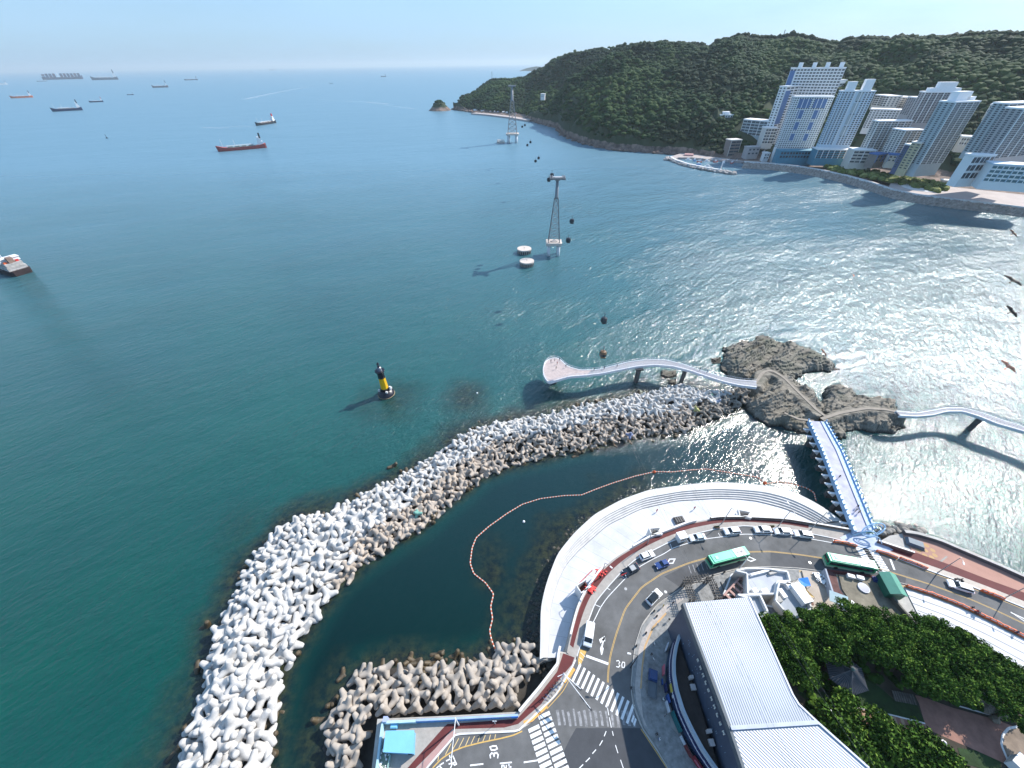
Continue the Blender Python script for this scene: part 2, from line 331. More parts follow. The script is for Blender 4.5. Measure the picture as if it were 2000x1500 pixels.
def hill_params(az):
    az = np.asarray(az, float)
    rs = np.interp(az, sh_az, sh_r); rr = np.interp(az, sk_az, sk_r); zr = np.maximum(np.interp(az, sk_az, sk_z)-np.interp(az, [-6,0,14,30], [6,10,10,8]), 0.5)
    rr = np.maximum(rr, rs+10)
    flat = np.interp(az, [-10,2,3.5,20,27,33,40,46,60], [30,26,0,0,12,55,95,110,120])
    return rs, rr, zr, flat
def hill_z(az, r):
    rs, rr, zr, flat = hill_params(az); az = np.asarray(az, float); r = np.asarray(r, float)
    x = r*np.sin(np.radians(az)); y = r*np.cos(np.radians(az))
    d = r-rs
    t = np.clip((d-flat)/np.maximum(rr-rs-flat, 1), 0, 1)
    s = 1-(1-t)**1.55
    spur = fbm(x*0.0042+3, y*0.0032, 3, 31, True)-0.5; sp2 = fbm(x*0.014, y*0.014, 4, 41)-0.5
    bump = np.sin(np.pi*np.clip(t, 0, 1))
    z = zr*s + bump*np.minimum(zr*0.9, 75)*spur*1.1 + sp2*22*bump
    lim = CAM_Z+(zr-CAM_Z)*r/np.maximum(rr, 1)      # keep what lies before the ridge under the skyline
    z = np.where(t < 0.97, np.minimum(z, lim-6), z)
    z = np.where(r > rr, zr*np.exp(-((r-rr)/260.0)**2), z)
    cliff = np.interp(az, [-10,-6,-4.5,2,3,6.5,7,24,26,60], [14,12,2.6,2.6,14,12,15,11,3.5,3.2])
    up = np.clip(d/np.interp(az, [-10,3,24,60],[3,9,9,6]), 0, 1)
    z = np.maximum(z, 0)*np.clip((d-2)/25, 0, 1)+cliff*up*np.where(az > 25, .95, 0.25+1.35*fbm(x*0.05, y*0.05, 4, 77, True))
    return np.where(d < 0, -3, z)
azs = np.r_[np.arange(-6.6, 62, 0.16)]; ts = np.r_[np.linspace(0,0.06,9), np.linspace(0.07,1,62), np.linspace(1.06,1.9,10)]
AZ, T = np.meshgrid(azs, ts); rs, rr, zr, fl = hill_params(AZ)
RR = rs-1+T*(rr-rs+1)
jit = (fbm(AZ*3, T*40, 2, 3)-0.5)*6*np.clip(T*30, 0, 1)*np.clip((1-T)*20, 0, 1)
Zt = hill_z(AZ, RR); Zt[0] = -3
XT = RR*np.sin(np.radians(AZ)); YT = RR*np.cos(np.radians(AZ))
sl = T < 0.10
Fq = []; nx = len(azs); ii, jj = np.meshgrid(np.arange(nx-1), np.arange(len(ts)-1)); q = (jj*nx+ii).ravel()
hm = bpy.data.materials.new("hill_ground"); hm.use_nodes = True
n, l = hm.node_tree.nodes, hm.node_tree.links; b = n["Principled BSDF"]; b.inputs["Roughness"].default_value = 0.95
g = N("NewGeometry"); pos = g.outputs["Position"]; sx = N("SeparateXYZ"); l.new(pos, sx.inputs[0])
tn = noise_(0.08, 6, 0.7); rk = N("ValToRGB"); rk.color_ramp.elements[0].color = (0.045,0.033,0.03,1); rk.color_ramp.elements[1].color = (0.38,0.27,0.215,1); rk.color_ramp.elements[0].position=.35; rk.color_ramp.elements[1].position=.7
l.new(tn, rk.inputs[0])
hh = math_('MULTIPLY_ADD', tn, 9.0); n[-1].inputs[2].default_value = 4.0
st = math_('LESS_THAN', sx.outputs["Z"], hh)
gm_ = N("Mix", data_type='RGBA'); gm_.inputs[6].default_value = (0.035,0.05,0.02,1); l.new(st, gm_.inputs[0]); l.new(rk.outputs[0], gm_.inputs[7]); l.new(gm_.outputs[2], b.inputs["Base Color"])
hill = mesh_obj("hills", np_mesh("hills", np.c_[XT.ravel(), YT.ravel(), Zt.ravel()], np.c_[q+nx, q+nx+1, q+1, q], [hm], smooth_=False)); tag(hill, kind="structure")
# quay ground of the town by the far shore
TOWN_A = [(1452,319),(1500,322),(1550,327),(1600,335),(1650,346),(1700,360),(1740,374),(1790,384),(1850,392),(1920,400),(2000,410),(2100,424)]
qa = smooth(PL(TOWN_A, 4.5)[:, :2], 60, 2)
def radial(p, d):
    p = np.array(p); r = np.linalg.norm(p, axis=1)[:, None]; return p*(r+d)/r
# rock revetment in front of the town
rv = MB(); a0 = radial(qa, -7); a1 = radial(qa, 1.5)
gridn = 7; rows = []
q2 = resample(np.c_[a0, a1], 260)
for k in range(gridn):
    t = k/(gridn-1); xy = q2[:, :2]*(1-t)+q2[:, 2:]*t; zz = -0.6+6.2*min(1, t*1.2)+(rng.random(len(xy))-0.5)*1.3
    xy = xy+(rng.random(xy.shape)-0.5)*0.9; rows.append(np.c_[xy, zz])
for k in range(gridn-1): rv.ribbon(rows[k], rows[k+1])
ROCKRAP = mat("riprap_rock", (0.30,0.26,0.23), 0.95, var=0.45, scale=0.45)
rv.build("riprap_shore", ROCKRAP, kind="structure")
PROM = mat("promenade_paving", (0.46,0.40,0.38), 0.9, var=0.12, scale=0.1)
pb = MB(); b0 = radial(qa, 1.0); b1 = radial(qa, 9.0)
pb.wall(radial(qa, 1.2), 0.6, 3, 6.8); pb.build("shore_parapet", CONC_L, label="low white parapet wall along the top of the far riprap shore", cat="parapet wall")
pm = MB(); c3 = np.c_[b0, np.full(60, 6.0)]; c4 = np.c_[b1, np.full(60, 6.05)]; pm.ribbon(c4, c3)
c5 = np.c_[radial(qa, 60)[34:], np.full(26, 6.1)]; pm.ribbon(c5, c4[34:]); pm.build("promenade", PROM, kind="structure")
# ------------------------------------------------------------------ forest
def blob(seed, sub=2):
    bm = bmesh.new(); bmesh.ops.create_icosphere(bm, subdivisions=sub, radius=1)
    rs_ = np.random.default_rng(seed); fr = rs_.random(3)*20
    for v in bm.verts:
        p = v.co.copy(); k = 0.75+0.55*float(fbm(np.array(p.x*2.2+fr[0]), np.array(p.y*2.2+p.z*1.7+fr[1]), 3, seed))+rs_.normal()*0.06
        v.co = Vector((p.x*k, p.y*k, p.z*k*0.85))
    bm.verts.ensure_lookup_table(); V_ = np.array([v.co[:] for v in bm.verts]); F_ = np.array([[v.index for v in f.verts] for f in bm.faces]); bm.free()
    keep = V_[F_].mean(1)[:, 2] > -0.55; return V_, F_[keep]
def leafmat(name, c1_, c2_, c3_, sc=0.06):
    m = bpy.data.materials.new(name); m.use_nodes = True; n_, l_ = m.node_tree.nodes, m.node_tree.links; b_ = n_["Principled BSDF"]
    b_.inputs["Roughness"].default_value = 0.8; b_.inputs["Specular IOR Level"].default_value = 0.1
    a = n_.new("ShaderNodeAttribute"); a.attribute_name = "tone"; r = n_.new("ShaderNodeValToRGB")
    e = r.color_ramp.elements; e[0].color = c1_+(1,); e[1].color = c3_+(1,); x = e.new(0.5); x.color = c2_+(1,)
    l_.new(a.outputs["Fac"], r.inputs[0]); l_.new(r.outputs[0], b_.inputs["Base Color"]); return m
FOREST = leafmat("forest_leaves", (0.006,0.022,0.007), (0.013,0.042,0.011), (0.04,0.072,0.018))
blobs = [blob(100+i) for i in range(8)]; fblobs = [blob(140+i, 1 if i < 9 else 2) for i in range(12)]
cand_az = rng.uniform(-6.3, 60.5, 60000); cand_t = rng.random(60000)**0.85*1.06
rs, rr, zr, fl = hill_params(cand_az); cr_ = rs+3+cand_t*(rr-rs); cz = hill_z(cand_az, cr_)
cx = cr_*np.sin(np.radians(cand_az)); cy = cr_*np.cos(np.radians(cand_az)); d_ = cr_-rs
# town ground kept free of wood
need = np.interp(cand_az, [-7,2,4,6,9,19,26,28,31,36,42,50,60], [22,30,20,17,11,10,14,34,40,88,92,105,110])
ok = (d_ > need*(0.8+0.4*fbm(cx*0.03, cy*0.03, 2, 8))) & (cz > 6)
BLD_KEEP = []
def keepout(u, v, D, rad): p = PD(u, v, D); BLD_KEEP.append((p[0], p[1], rad))
for a in ((1392,250,760,9),(1411,250,762,12),(1475,250,742,26),(1505,270,706,14),(1436,295,698,12),(1472,298,694,12),(1722,195,805,14),(1768,198,808,18),(1500,240,790,14),(1410,205,835,10),(1735,240,745,26),(1060,225,1190,26)): keepout(*a)
for a in ((1560,190,700,34),(1610,190,700,30),(1570,150,735,26),(1620,150,735,26),(1680,200,690,28),(1740,230,700,34),(1790,260,640,34),(1845,210,680,46),(1890,220,600,26),(1985,230,590,50),(1960,330,540,40)): keepout(*a)
for (bx_, by_, br_) in BLD_KEEP: ok &= np.hypot(cx-bx_, cy-by_) > br_
# density: keep roughly one crown per 45 m2
cellx = np.floor(cx/5.4); celly = np.floor(cy/5.4); _, ui = np.unique(np.stack([cellx, celly], 1)[ok], axis=0, return_index=True)
ids = np.where(ok)[0][ui]
VV = []; FF = []; TN = []; base = 0
patch = fbm(cx*0.012, cy*0.012, 3, 55)
for i in ids:
    Vb, Fb = fblobs[int(rng.integers(12))]; a = rng.random()*6.28; s = rng.uniform(2.6, 6.2); ca, sa = math.cos(a), math.sin(a)
    v = Vb*s; v = np.c_[v[:,0]*ca-v[:,1]*sa, v[:,0]*sa+v[:,1]*ca, v[:,2]*rng.uniform(0.55,1.05)]
    v += (cx[i], cy[i], cz[i]+s*0.35); VV.append(v); FF.append(Fb+base); base += len(v)
    TN.append(np.full(len(v), np.clip((patch[i]-0.5)*2.6+0.38+rng.normal()*0.15, 0, 1))+rng.normal(size=len(v))*0.06)
fo = mesh_obj("forest", np_mesh("forest", np.vstack(VV), np.vstack(FF), [FOREST], attr={"tone": np.clip(np.concatenate(TN), 0, 1)}))
tag(fo, "dense dark green wood covering the hills beyond the bay", "forest", kind="stuff")
print("forest crowns", len(ids))
# bushes on the flat ground by the far shore
SHRUB = leafmat("shrub_leaves", (0.03,0.055,0.012), (0.09,0.13,0.03), (0.22,0.24,0.08))
def shrub_mass(name, lab, px, D0, D1, n_, smin, smax, seed):
    r2 = np.random.default_rng(seed); VV=[]; FF=[]; TN=[]; base=0
    for _ in range(n_):
        t = r2.random(); u = px[0][0]+(px[1][0]-px[0][0])*t; v = px[0][1]+(px[1][1]-px[0][1])*t; dd = r2.random()
        p = P(u, v, 6); rad = np.linalg.norm(p[:2]); f = (rad+dd*D1)/rad; s = r2.uniform(smin, smax)
        Vb, Fb = blobs[int(r2.integers(8))]; w = Vb*s; w = w+(p[0]*f, p[1]*f, 6+s*0.4); VV.append(w); FF.append(Fb+base); base += len(w)
        TN.append(np.full(len(w), np.clip(0.62+r2.normal()*0.25, 0, 1)))
    o = mesh_obj(name, np_mesh(name, np.vstack(VV), np.vstack(FF), [SHRUB], attr={"tone": np.concatenate(TN)})); tag(o, lab, "shrubbery", kind="stuff")
shrub_mass("shrubbery", "light green shrubs on the flat ground behind the far riprap shore", ((1610,332),(1840,378)), 0, 42, 330, 1.4, 3.4, 3)
# ================================================================== NEAR LAND, ROAD, PLAZA
ZR = 6.0
ASPH = mat("asphalt", (0.125,0.125,0.125), 0.9, var=0.30, scale=0.22, bump=0.004, bscale=6)
ASPH_SHADOW = mat("shadow_asphalt", (0.06,0.064,0.072), 0.85, var=0.15, scale=0.5)
PAVE = mat("pavement_slabs", (0.36,0.33,0.30), 0.85, var=0.16, scale=0.9, bump=0.004)
PAVE_G = mat("grey_pavers", (0.25,0.25,0.245), 0.85, var=0.35, scale=1.1)
MAROON = mat("maroon_track", (0.115,0.022,0.022), 0.8, var=0.18, scale=0.5)
MARK_W = mat("road_white", (0.78,0.78,0.78), 0.7, var=0.12, scale=2)
MARK_WW = mat("worn_road_white", (0.26,0.26,0.27), 0.8, var=0.5, scale=1.6)
MARK_Y = mat("road_yellow", (0.60,0.38,0.11), 0.7, var=0.15, scale=2)
TACT = mat("tactile_paving", (0.8,0.38,0.10), 0.75, var=0.1)
PINK = mat("pink_paving", (0.40,0.22,0.17), 0.85, var=0.16, scale=0.12)
# seaward top edge of the land
EDGE_L = [(716,1640),(726,1500),(737,1404),(870,1398),(1012,1390),(1052,1342),(1090,1296),(1094,1272)]
WALL_PX = [(1107,1275),(1117,1227),(1128,1187),(1140,1160),(1171,1115),(1203,1088),(1267,1051),(1347,1021),(1400,1012),(1453,1012),(1532,1016),(1587,1025),(1662,1038)]
PINK_EDGE = [(1720,1056),(1738,1046),(1762,1042),(1786,1045),(1830,1058),(1900,1088),(1950,1109),(2000,1132),(2120,1185),(2300,1270)]
land = list(PL(EDGE_L, ZR)[:, :2])+list(smooth(PL(WALL_PX, ZR)[:, :2], 50, 1))+list(PL([(1690,1047)], ZR)[:, :2])+list(PL(PINK_EDGE, ZR)[:, :2])
land += [(260,20),(260,-120),(-60,-120),(-34,-40)]
thin("ground", land, -2.0, ZR-0.05, CONC, kind="structure")
# curbs
CURB_PX = [(891,1434),(1012,1428),(1040,1411),(1068,1379),(1104,1335),(1122,1298),(1130,1272),(1149,1213),(1163,1176),(1187,1147),(1211,1120),(1240,1093),(1272,1077),(1307,1059),(1347,1045),(1400,1033),(1453,1027),(1477,1029),(1546,1035),(1629,1052),(1670,1063),(1725,1079),(1794,1107),(1862,1131),(1931,1159),(2000,1187),(2110,1236),(2300,1330)]
INNER_PX = [(1313,1520),(1305,1500),(1280,1461),(1252,1420),(1236,1376),(1232,1343),(1236,1296),(1240,1262),(1254,1219),(1283,1181),(1335,1146),(1387,1125),(1427,1114),(1450,1109),(1505,1107),(1560,1110),(1615,1117),(1700,1128),(1769,1141),(1835,1164),(1890,1186),(1945,1213),(2000,1241),(2110,1300),(2300,1400)]
curb = smooth(PL(CURB_PX, ZR)[:, :2], 150, 1); inner = smooth(PL(INNER_PX, ZR)[:, :2], 150, 1)
west = list(PL([(834,1500),(800,1545)], ZR)[:, :2])
roadpoly = [tuple(p) for p in curb]+[tuple(p) for p in inner[::-1]]+[tuple(inner[0]+np.array([3,-9])), (-20,-9)]+[tuple(w) for w in west[::-1]]+list(map(tuple, PL([(862,1466)], ZR)[:, :2]))
thin("road", roadpoly, ZR-0.04, ZR, ASPH, kind="structure")
def px_sheet(name, pts, z, m, kind="structure", **kw):
    return MB().sheet(PL(pts, z)[:, :2], z).build(name, m, kind=kind, **kw)
px_sheet("asphalt_patch_and_shadow", [(1125,1422),(1250,1422),(1280,1468),(1313,1520),(1120,1540),(1095,1480),(1112,1445)], ZR+.004, ASPH_SHADOW)  # building shadow at the junction, painted as a darker sheet on the road
px_sheet("asphalt_patch_and_shadow", [(1297,1126),(1343,1103),(1390,1091),(1448,1079),(1452,1106),(1385,1124),(1328,1147)], ZR+.004, mat("grey_asphalt",(0.085,0.086,0.09),0.9,var=0.2,scale=0.4))
px_sheet("asphalt_patch_and_shadow", [(1505,1079),(1610,1090),(1700,1106),(1770,1128),(1768,1139),(1700,1126),(1610,1114),(1505,1105)], ZR+.004, MATS["grey_asphalt"])
# raised pavements between curb and sea wall (two runs), kerb on top
def zip_poly(a, b): return [tuple(p) for p in a]+[tuple(p) for p in b[::-1]]
wall_line = smooth(PL(WALL_PX, ZR)[:, :2], 90, 2)
s_lo = int(np.argmin(np.hypot(*(curb-P(1126,1290,ZR)[:2]).T))); s_hi = int(np.argmin(np.hypot(*(curb-P(1655,1060,ZR)[:2]).T)))
side_c = resample(curb[s_lo:s_hi+1], 110); wl2 = resample(wall_line, 110)
thin("pavement", zip_poly(side_c, wl2), ZR-0.05, ZR+0.15, PAVE, kind="structure")
MB().wall(offset(side_c, 0.0), 0.2, ZR-0.02, ZR+0.17).build("kerb", CONC_L, kind="structure")
def frac_sheet(name, A, Bq, f0, f1, z, m, i0=0, i1=None, **kw):
    A_, B_ = A[i0:i1], Bq[i0:i1]; a = A_*(1-f0)+B_*f0; b = A_*(1-f1)+B_*f1
    o = MB(); o.ribbon(np.c_[b, np.full(len(b), z)], np.c_[a, np.full(len(a), z)]); return o.build(name, m, kind="structure", **kw)
frac_sheet("running_track", side_c, wl2, 0.52, 0.88, ZR+.154, MAROON, 2, 98)
# corner pavement at the junction
CORN_W = PL([(1094,1275),(1090,1298),(1052,1344),(1012,1392),(870,1400),(760,1404),(745,1500),(735,1560)], ZR)[:, :2]
CORN_C = PL([(1127,1282),(1118,1302),(1085,1358),(1012,1428),(891,1434),(891,1434),(834,1500),(800,1545)], ZR)[:, :2]
thin("pavement", list(map(tuple, CORN_C))+list(map(tuple, CORN_W[::-1])), ZR-0.05, ZR+0.146, PAVE, kind="structure")
MB().wall(resample(CORN_C[[0,1,2,3,4,6,7]], 40), 0.3, ZR-0.02, ZR+0.17).build("kerb", CONC_L, kind="structure")
px_sheet("running_track", [(1100,1276),(1122,1284),(1117,1298),(1090,1330),(1056,1376),(1012,1414),(985,1421),(884,1424),(850,1462),(812,1500),(790,1530),(770,1530),(796,1500),(868,1419),(874,1414),(1010,1404),(1052,1358),(1088,1312)], ZR+.152, MAROON)
px_sheet("pink_pavement", [(884,1426),(892,1434),(836,1496),(800,1540),(788,1536),(815,1500)], ZR+.152, mat("pink_slab",(0.42,0.26,0.24),0.85))
def tactile(pts): px_sheet("tactile_paving", pts, ZR+.158, TACT)
tactile([(1110,1310),(1119,1303),(1124,1308),(1104,1334),(1097,1331),(1112,1316)])
tactile([(1064,1375),(1070,1381),(1040,1409),(1024,1416),(1022,1408),(1036,1404),(1044,1393),(1050,1391)])
# inner pavement, shop forecourt
fore = [(1236,1300),(1241,1262),(1255,1222),(1283,1184),(1335,1150),(1387,1129),(1427,1117),(1500,1111),(1560,1114),(1560,1130),(1450,1180),(1350,1200),(1330,1240),(1300,1320),(1310,1420),(1400,1520),(1316,1520),(1284,1461),(1256,1420),(1240,1376),(1234,1343)]
thin("forecourt", PL(fore, ZR)[:, :2], ZR-0.045, ZR+0.15, PAVE_G, kind="structure")
px_sheet("paving_band", [(1244,1300),(1248,1265),(1262,1226),(1288,1190),(1338,1156),(1338,1168),(1298,1198),(1270,1240),(1256,1290),(1250,1340),(1256,1400),(1264,1420),(1258,1416),(1243,1370),(1240,1340)], ZR+.154, mat("beige_pavers",(0.42,0.38,0.35),0.85,var=.2,scale=1.5))
px_sheet("tactile_paving", [(1253,1300),(1258,1262),(1274,1224),(1300,1196),(1302,1199),(1277,1227),(1261,1264),(1256,1302),(1253,1345),(1250,1345)], ZR+.158, mat("faded_yellow",(0.5,0.32,0.16),0.8))
INK = inner[:]
MB().wall(inner, 0.18, ZR-0.02, ZR+0.17).build("kerb", CONC, kind="structure")
# right-hand pavement and track beyond the bridge
rc = smooth(PL([(1725,1079),(1794,1107),(1862,1131),(1931,1159),(2000,1187),(2110,1236),(2300,1330)], ZR)[:, :2], 50, 1)
tr0 = smooth(PL([(1735,1076),(1808,1102),(1862,1121),(1931,1147),(2000,1175),(2110,1222),(2300,1312)], ZR)[:, :2], 50, 1)
tr1 = smooth(PL([(1745,1066),(1786,1079),(1862,1106),(1931,1133),(2000,1158),(2110,1204),(2300,1290)], ZR)[:, :2], 50, 1)
pe = smooth(PL(PINK_EDGE[2:], ZR)[:, :2], 50, 1)
thin("pavement", zip_poly(rc, tr0), ZR-0.05, ZR+0.15, mat("cream_slabs",(0.50,0.44,0.38),0.85,var=.15,scale=1), kind="structure")
MB().wall(rc, 0.28, ZR-0.02, ZR+0.17).build("kerb", CONC_L, kind="structure")
thin("running_track", zip_poly(tr0, tr1), ZR-0.05, ZR+0.14, MAROON, kind="structure")
thin("pink_plaza", zip_poly(tr1[4:], pe), ZR-0.05, ZR+0.12, PINK, kind="structure")
px_sheet("plaza_joint", [(1847,1086),(1852,1087),(1836,1101),(1831,1099)], ZR+.13, DARK)
for i in range(9):
    a = i*2*math.pi/8; c = P(1808,1075,ZR+.128)+(np.array([1.9*math.cos(a), 1.9*math.sin(a), 0]) if i < 8 else 0); MB().sheet([(c[0]+.6*math.cos(t), c[1]+.6*math.sin(t)) for t in np.linspace(0, 2*math.pi, 9)[:-1]], ZR+.124+.003*(i % 2)).build("paving_flower", mat("yellow_pavers",(0.48,0.30,0.14),.85), kind="structure")
MB().wall(pe, 0.9, -1.5, ZR+1.25, 0, 1).build("sea_wall", [mat("sea_wall_shade",(0.10,0.09,0.09),.9,var=.3,scale=.5), CONC], label="dark curved concrete sea wall along the pink plaza", cat="sea wall")  # wall sides coloured dark to paint in their shade, coping left plain concrete
px_sheet("bridge_apron", [(1640,1050),(1663,1039),(1702,1042),(1716,1056),(1745,1074),(1727,1081),(1672,1066),(1650,1058)], ZR+.16, mat("blue_white_paving",(0.44,0.50,0.62),.8,var=.22,scale=.5))
# ---------------- painted markings
def line_mark(name, pts, w, m=MARK_W, z=ZR+.009, n=None, k=1, **kw):
    q = px_line(pts, z, n, k); a = offset(q, w/2); b = offset(q, -w/2); o = MB()
    o.ribbon(np.c_[b, np.full(len(b), z)], np.c_[a, np.full(len(a), z)]); return o.build(name, m, kind="structure")
CL = [(1187,1333),(1188,1310),(1192,1280),(1203,1240),(1221,1189),(1253,1147),(1293,1120),(1347,1099),(1387,1088),(1453,1078),(1505,1077),(1560,1083),(1612,1091),(1660,1099),(1725,1113),(1807,1138),(1890,1168),(1945,1192),(2000,1218),(2110,1275),(2300,1375)]
cl = px_line(CL, ZR, 150, 1)
for s_ in (-0.11, 0.11):
    q = offset(cl, s_); a = offset(q, .05); b = offset(q, -.05); o = MB(); o.ribbon(np.c_[b, np.full(150, ZR+.009)], np.c_[a, np.full(150, ZR+.009)]); o.build("centre_line", MARK_Y, kind="structure")
for s_ in (0.55, 0.85):
    q = offset(inner, -s_)[18:]; a = offset(q, .06); b = offset(q, -.06); o = MB(); o.ribbon(np.c_[b, np.full(len(q), ZR+.009)], np.c_[a, np.full(len(q), ZR+.009)]); o.build("edge_line", MARK_Y, kind="structure")
line_mark("edge_line", [(1252,1424),(1280,1466),(1305,1504)], .15, MARK_Y)
q = offset(curb[s_hi+6:], -.5); o = MB(); o.ribbon(np.c_[offset(q,-.06), np.full(len(q), ZR+.009)], np.c_[offset(q,.06), np.full(len(q), ZR+.009)]); o.build("edge_line", MARK_Y, kind="structure")
PARK = [(1133,1264),(1160,1213),(1174,1184),(1187,1166),(1221,1130),(1240,1112),(1275,1092),(1300,1080),(1312,1071),(1343,1061),(1373,1053),(1453,1043),(1530,1045),(1587,1053),(1626,1060)]
line_mark("parking_line", PARK, .16, n=80)
for a, c in (((1140,1246),(1147,1264)),((1160,1180),(1174,1186)),((1180,1146),(1192,1152)),((1213,1124),(1221,1131)),((1243,1102),(1250,1108)),((1309,1062),(1312,1071)),((1340,1051),(1345,1060)),((1403,1041),(1407,1048)),((1471,1032),(1476,1043)),((1510,1036),(1514,1044)),((1547,1038),(1552,1048)),((1583,1043),(1589,1053)),((1626,1050),(1630,1061))):
    line_mark("bay_line", [a, c], .14, n=3)
line_mark("stop_line", [(1145,1281),(1189,1297)], .5, n=3)
line_mark("stop_line", [(1739,1092),(1747,1113)], .45, n=3)
# zebra crossings: every stripe follows the crossing's own axis
def zebra(p0, p1, n_, length, w, z=ZR+.009, m=MARK_W, skew=None, name="zebra_crossing"):
    a = P(*p0, z)[:2]; b = P(*p1, z)[:2]; e = b-a; e = e/np.linalg.norm(e); s = np.array([-e[1], e[0]]) if skew is None else skew
    o = MB()
    for i in range(n_):
        c = a+(b-a)*i/(n_-1); o.sheet([c+s*length/2-e*w/2, c+s*length/2+e*w/2, c-s*length/2+e*w/2, c-s*length/2-e*w/2], z)
    return o.build(name, m, kind="structure")
def dirpx(a, b): q = P(*a, ZR)[:2]-P(*b, ZR)[:2]; return q/np.linalg.norm(q)
zebra((1126,1314),(1231,1394), 12, 3.6, .5, skew=dirpx((1133,1303),(1121,1329)))
zebra((1236,1404),(1240,1410), 2, 1.2, .4, skew=dirpx((1133,1303),(1121,1329)))
zebra((1043,1423),(1082,1545), 11, 2.3, .62, skew=dirpx((1053,1417),(1032,1427)))
zebra((1063,1397),(1108,1530), 12, 2.5, .62, skew=dirpx((1073,1393),(1052,1403)))
z5 = zebra((1680,1066),(1712,1116), 11, 3.2, .5, skew=dirpx((1670,1066),(1688,1070)))
zebra((1697,1070),(1728,1120), 11, 3.4, .5, skew=dirpx((1690,1070),(1712,1075)))
for i in range(15):    # remains of an old crossing ground off the surface
    u = 1088+i*10.5; line_mark("worn_marking", [(u, 1384+rng.random()*6),(u+3, 1400),(u+5, 1416+rng.random()*5)], .35+rng.random()*.25, MARK_WW, z=ZR+.006, n=5)
for i in range(5): u = 1345+i*8; line_mark("worn_marking", [(u, 1105-i*2),(u+5, 1120-i*2)], .22, MARK_WW, z=ZR+.006+.003, n=3)
for a, c in (((1186,1379),(1189,1397)),((1190,1401),(1194,1421)),((1196,1428),(1198,1437)),((1202,1455),(1207,1471)),((1212,1484),(1218,1502)),((1184,1428),(1180,1438)),((1177,1446),(1171,1456)),((1164,1464),(1157,1472)),((1152,1480),(1144,1488)),((1139,1493),(1130,1502))):
    line_mark("guide_dash", [a, c], .14, n=3)
# hatching by the kerbs
hl = [(845,1500),(862,1482),(883,1468),(905,1459),(940,1450),(975,1443),(1003,1436),(1020,1428)]
line_mark("hatch_line", hl, .2, MARK_Y, n=40)
for a, c in (((857,1477),(855,1486)),((881,1452),(870,1474)),((896,1442),(882,1468)),((906,1441),(896,1461)),((917,1439),(909,1457)),((927,1438),(919,1455)),((937,1438),(933,1450)),((948,1436),(943,1448)),((958,1435),(955,1446)),((968,1434),(966,1444))):
    line_mark("hatch_line", [a, c], .12, mat("pale_yellow",(0.75,0.55,0.25),.7), n=3)
px_sheet("hatch_box", [(1133,1268),(1146,1271),(1134,1300),(1130,1304),(1129,1290)], ZR+.006, MARK_Y)
for a, c in (((1134,1274),(1143,1283)),((1132,1284),(1139,1290)),((1131,1293),(1135,1298))): line_mark("hatch_line", [a, c], .1, MARK_W, n=3, z=ZR+.012)
line_mark("hatch_line", [(1121,1310),(1100,1350),(1068,1385)], .12, MARK_Y); line_mark("hatch_line", [(1116,1308),(1097,1345),(1064,1383)], .12, MARK_Y)
# arrows, digits, words on the road
def ground_poly(name, pts, z=ZR+.009, m=MARK_W): px_sheet(name, pts, z, m)
ground_poly("lane_arrow", [(1174,1279),(1172,1267),(1175,1258),(1179,1267),(1176,1279)])
line_mark("lane_arrow", [(1176,1262),(1180,1244)], .28, n=3)
ground_poly("lane_arrow", [(1170,1249),(1181,1242),(1182,1253),(1177,1251),(1173,1257)])
line_mark("lane_arrow", [(1176,1250),(1182,1247)], .3, n=3)
def stroke(polys, w, m=MARK_W, z=ZR+.009, name="road_lettering"):
    o = MB()
    for p in polys:
        q = PL(p, z)[:, :2]; q = resample(q, max(2, len(q)))
        for i in range(len(q)-1):
            d = q[i+1]-q[i]; d /= np.linalg.norm(d)+1e-9; s = np.array([-d[1], d[0]])*w/2; a = q[i]-d*w*.4; b = q[i+1]+d*w*.4
            o.sheet([a+s, a-s, b-s, b+s], z+0.0015*(i % 2))
    return o.build(name, m, kind="structure")
# "30" read from the road below (rotated)
stroke([[(957,1459),(958,1465),(970,1465),(972,1461),(971,1457),(959,1457),(957,1459)], [(958,1480),(957,1475),(960,1471),(964,1472),(965,1477)], [(965,1477),(966,1471),(970,1470),(973,1474),(972,1480)]], .22)
stroke([[(1204,1291),(1208,1290),(1211,1293),(1208,1297)], [(1208,1297),(1211,1300),(1208,1303),(1204,1302)], [(1216,1293),(1219,1292),(1221,1296),(1219,1304),(1215,1304),(1214,1299),(1216,1293)]], .16)
stroke([[(977,1491),(999,1489)], [(980,1500),(980,1495),(985,1495),(985,1500),(989,1500),(989,1495)], [(994,1493),(994,1506)], [(994,1498),(998,1498)]], .2)
line_mark("lane_dash", [(918,1495),(944,1492)], .22, n=3); line_mark("lane_dash", [(1023,1489),(1050,1485)], .22, n=3)
stroke([[(872,1486),(880,1482)], [(878,1476),(882,1488)], [(877,1492),(884,1490),(880,1500)], [(885,1477),(889,1487)], [(886,1490),(889,1487),(892,1492),(888,1495),(885,1490)]], .2)
stroke([[(853,1500),(862,1492),(866,1490)], [(858,1496),(864,1502)]], .2)
def diamond(c, e, L=3.2, w=1.5):
    c = P(*c, ZR)[:2]; e = np.array(e, float); e /= np.linalg.norm(e); s = np.array([-e[1], e[0]]); o = MB()
    pts = [c+e*L/2, c+s*w/2, c-e*L/2, c-s*w/2]; inn_ = [c+(p-c)*.62 for p in pts]
    for i in range(4): o.sheet([pts[i], pts[(i+1)%4], inn_[(i+1)%4], inn_[i]], ZR+.009)
    o.build("diamond_marking", MARK_W, kind="structure")
diamond((1311,1096), P(1320,1090,ZR)[:2]-P(1303,1100,ZR)[:2]); diamond((1465,1092), P(1476,1093,ZR)[:2]-P(1455,1091,ZR)[:2])
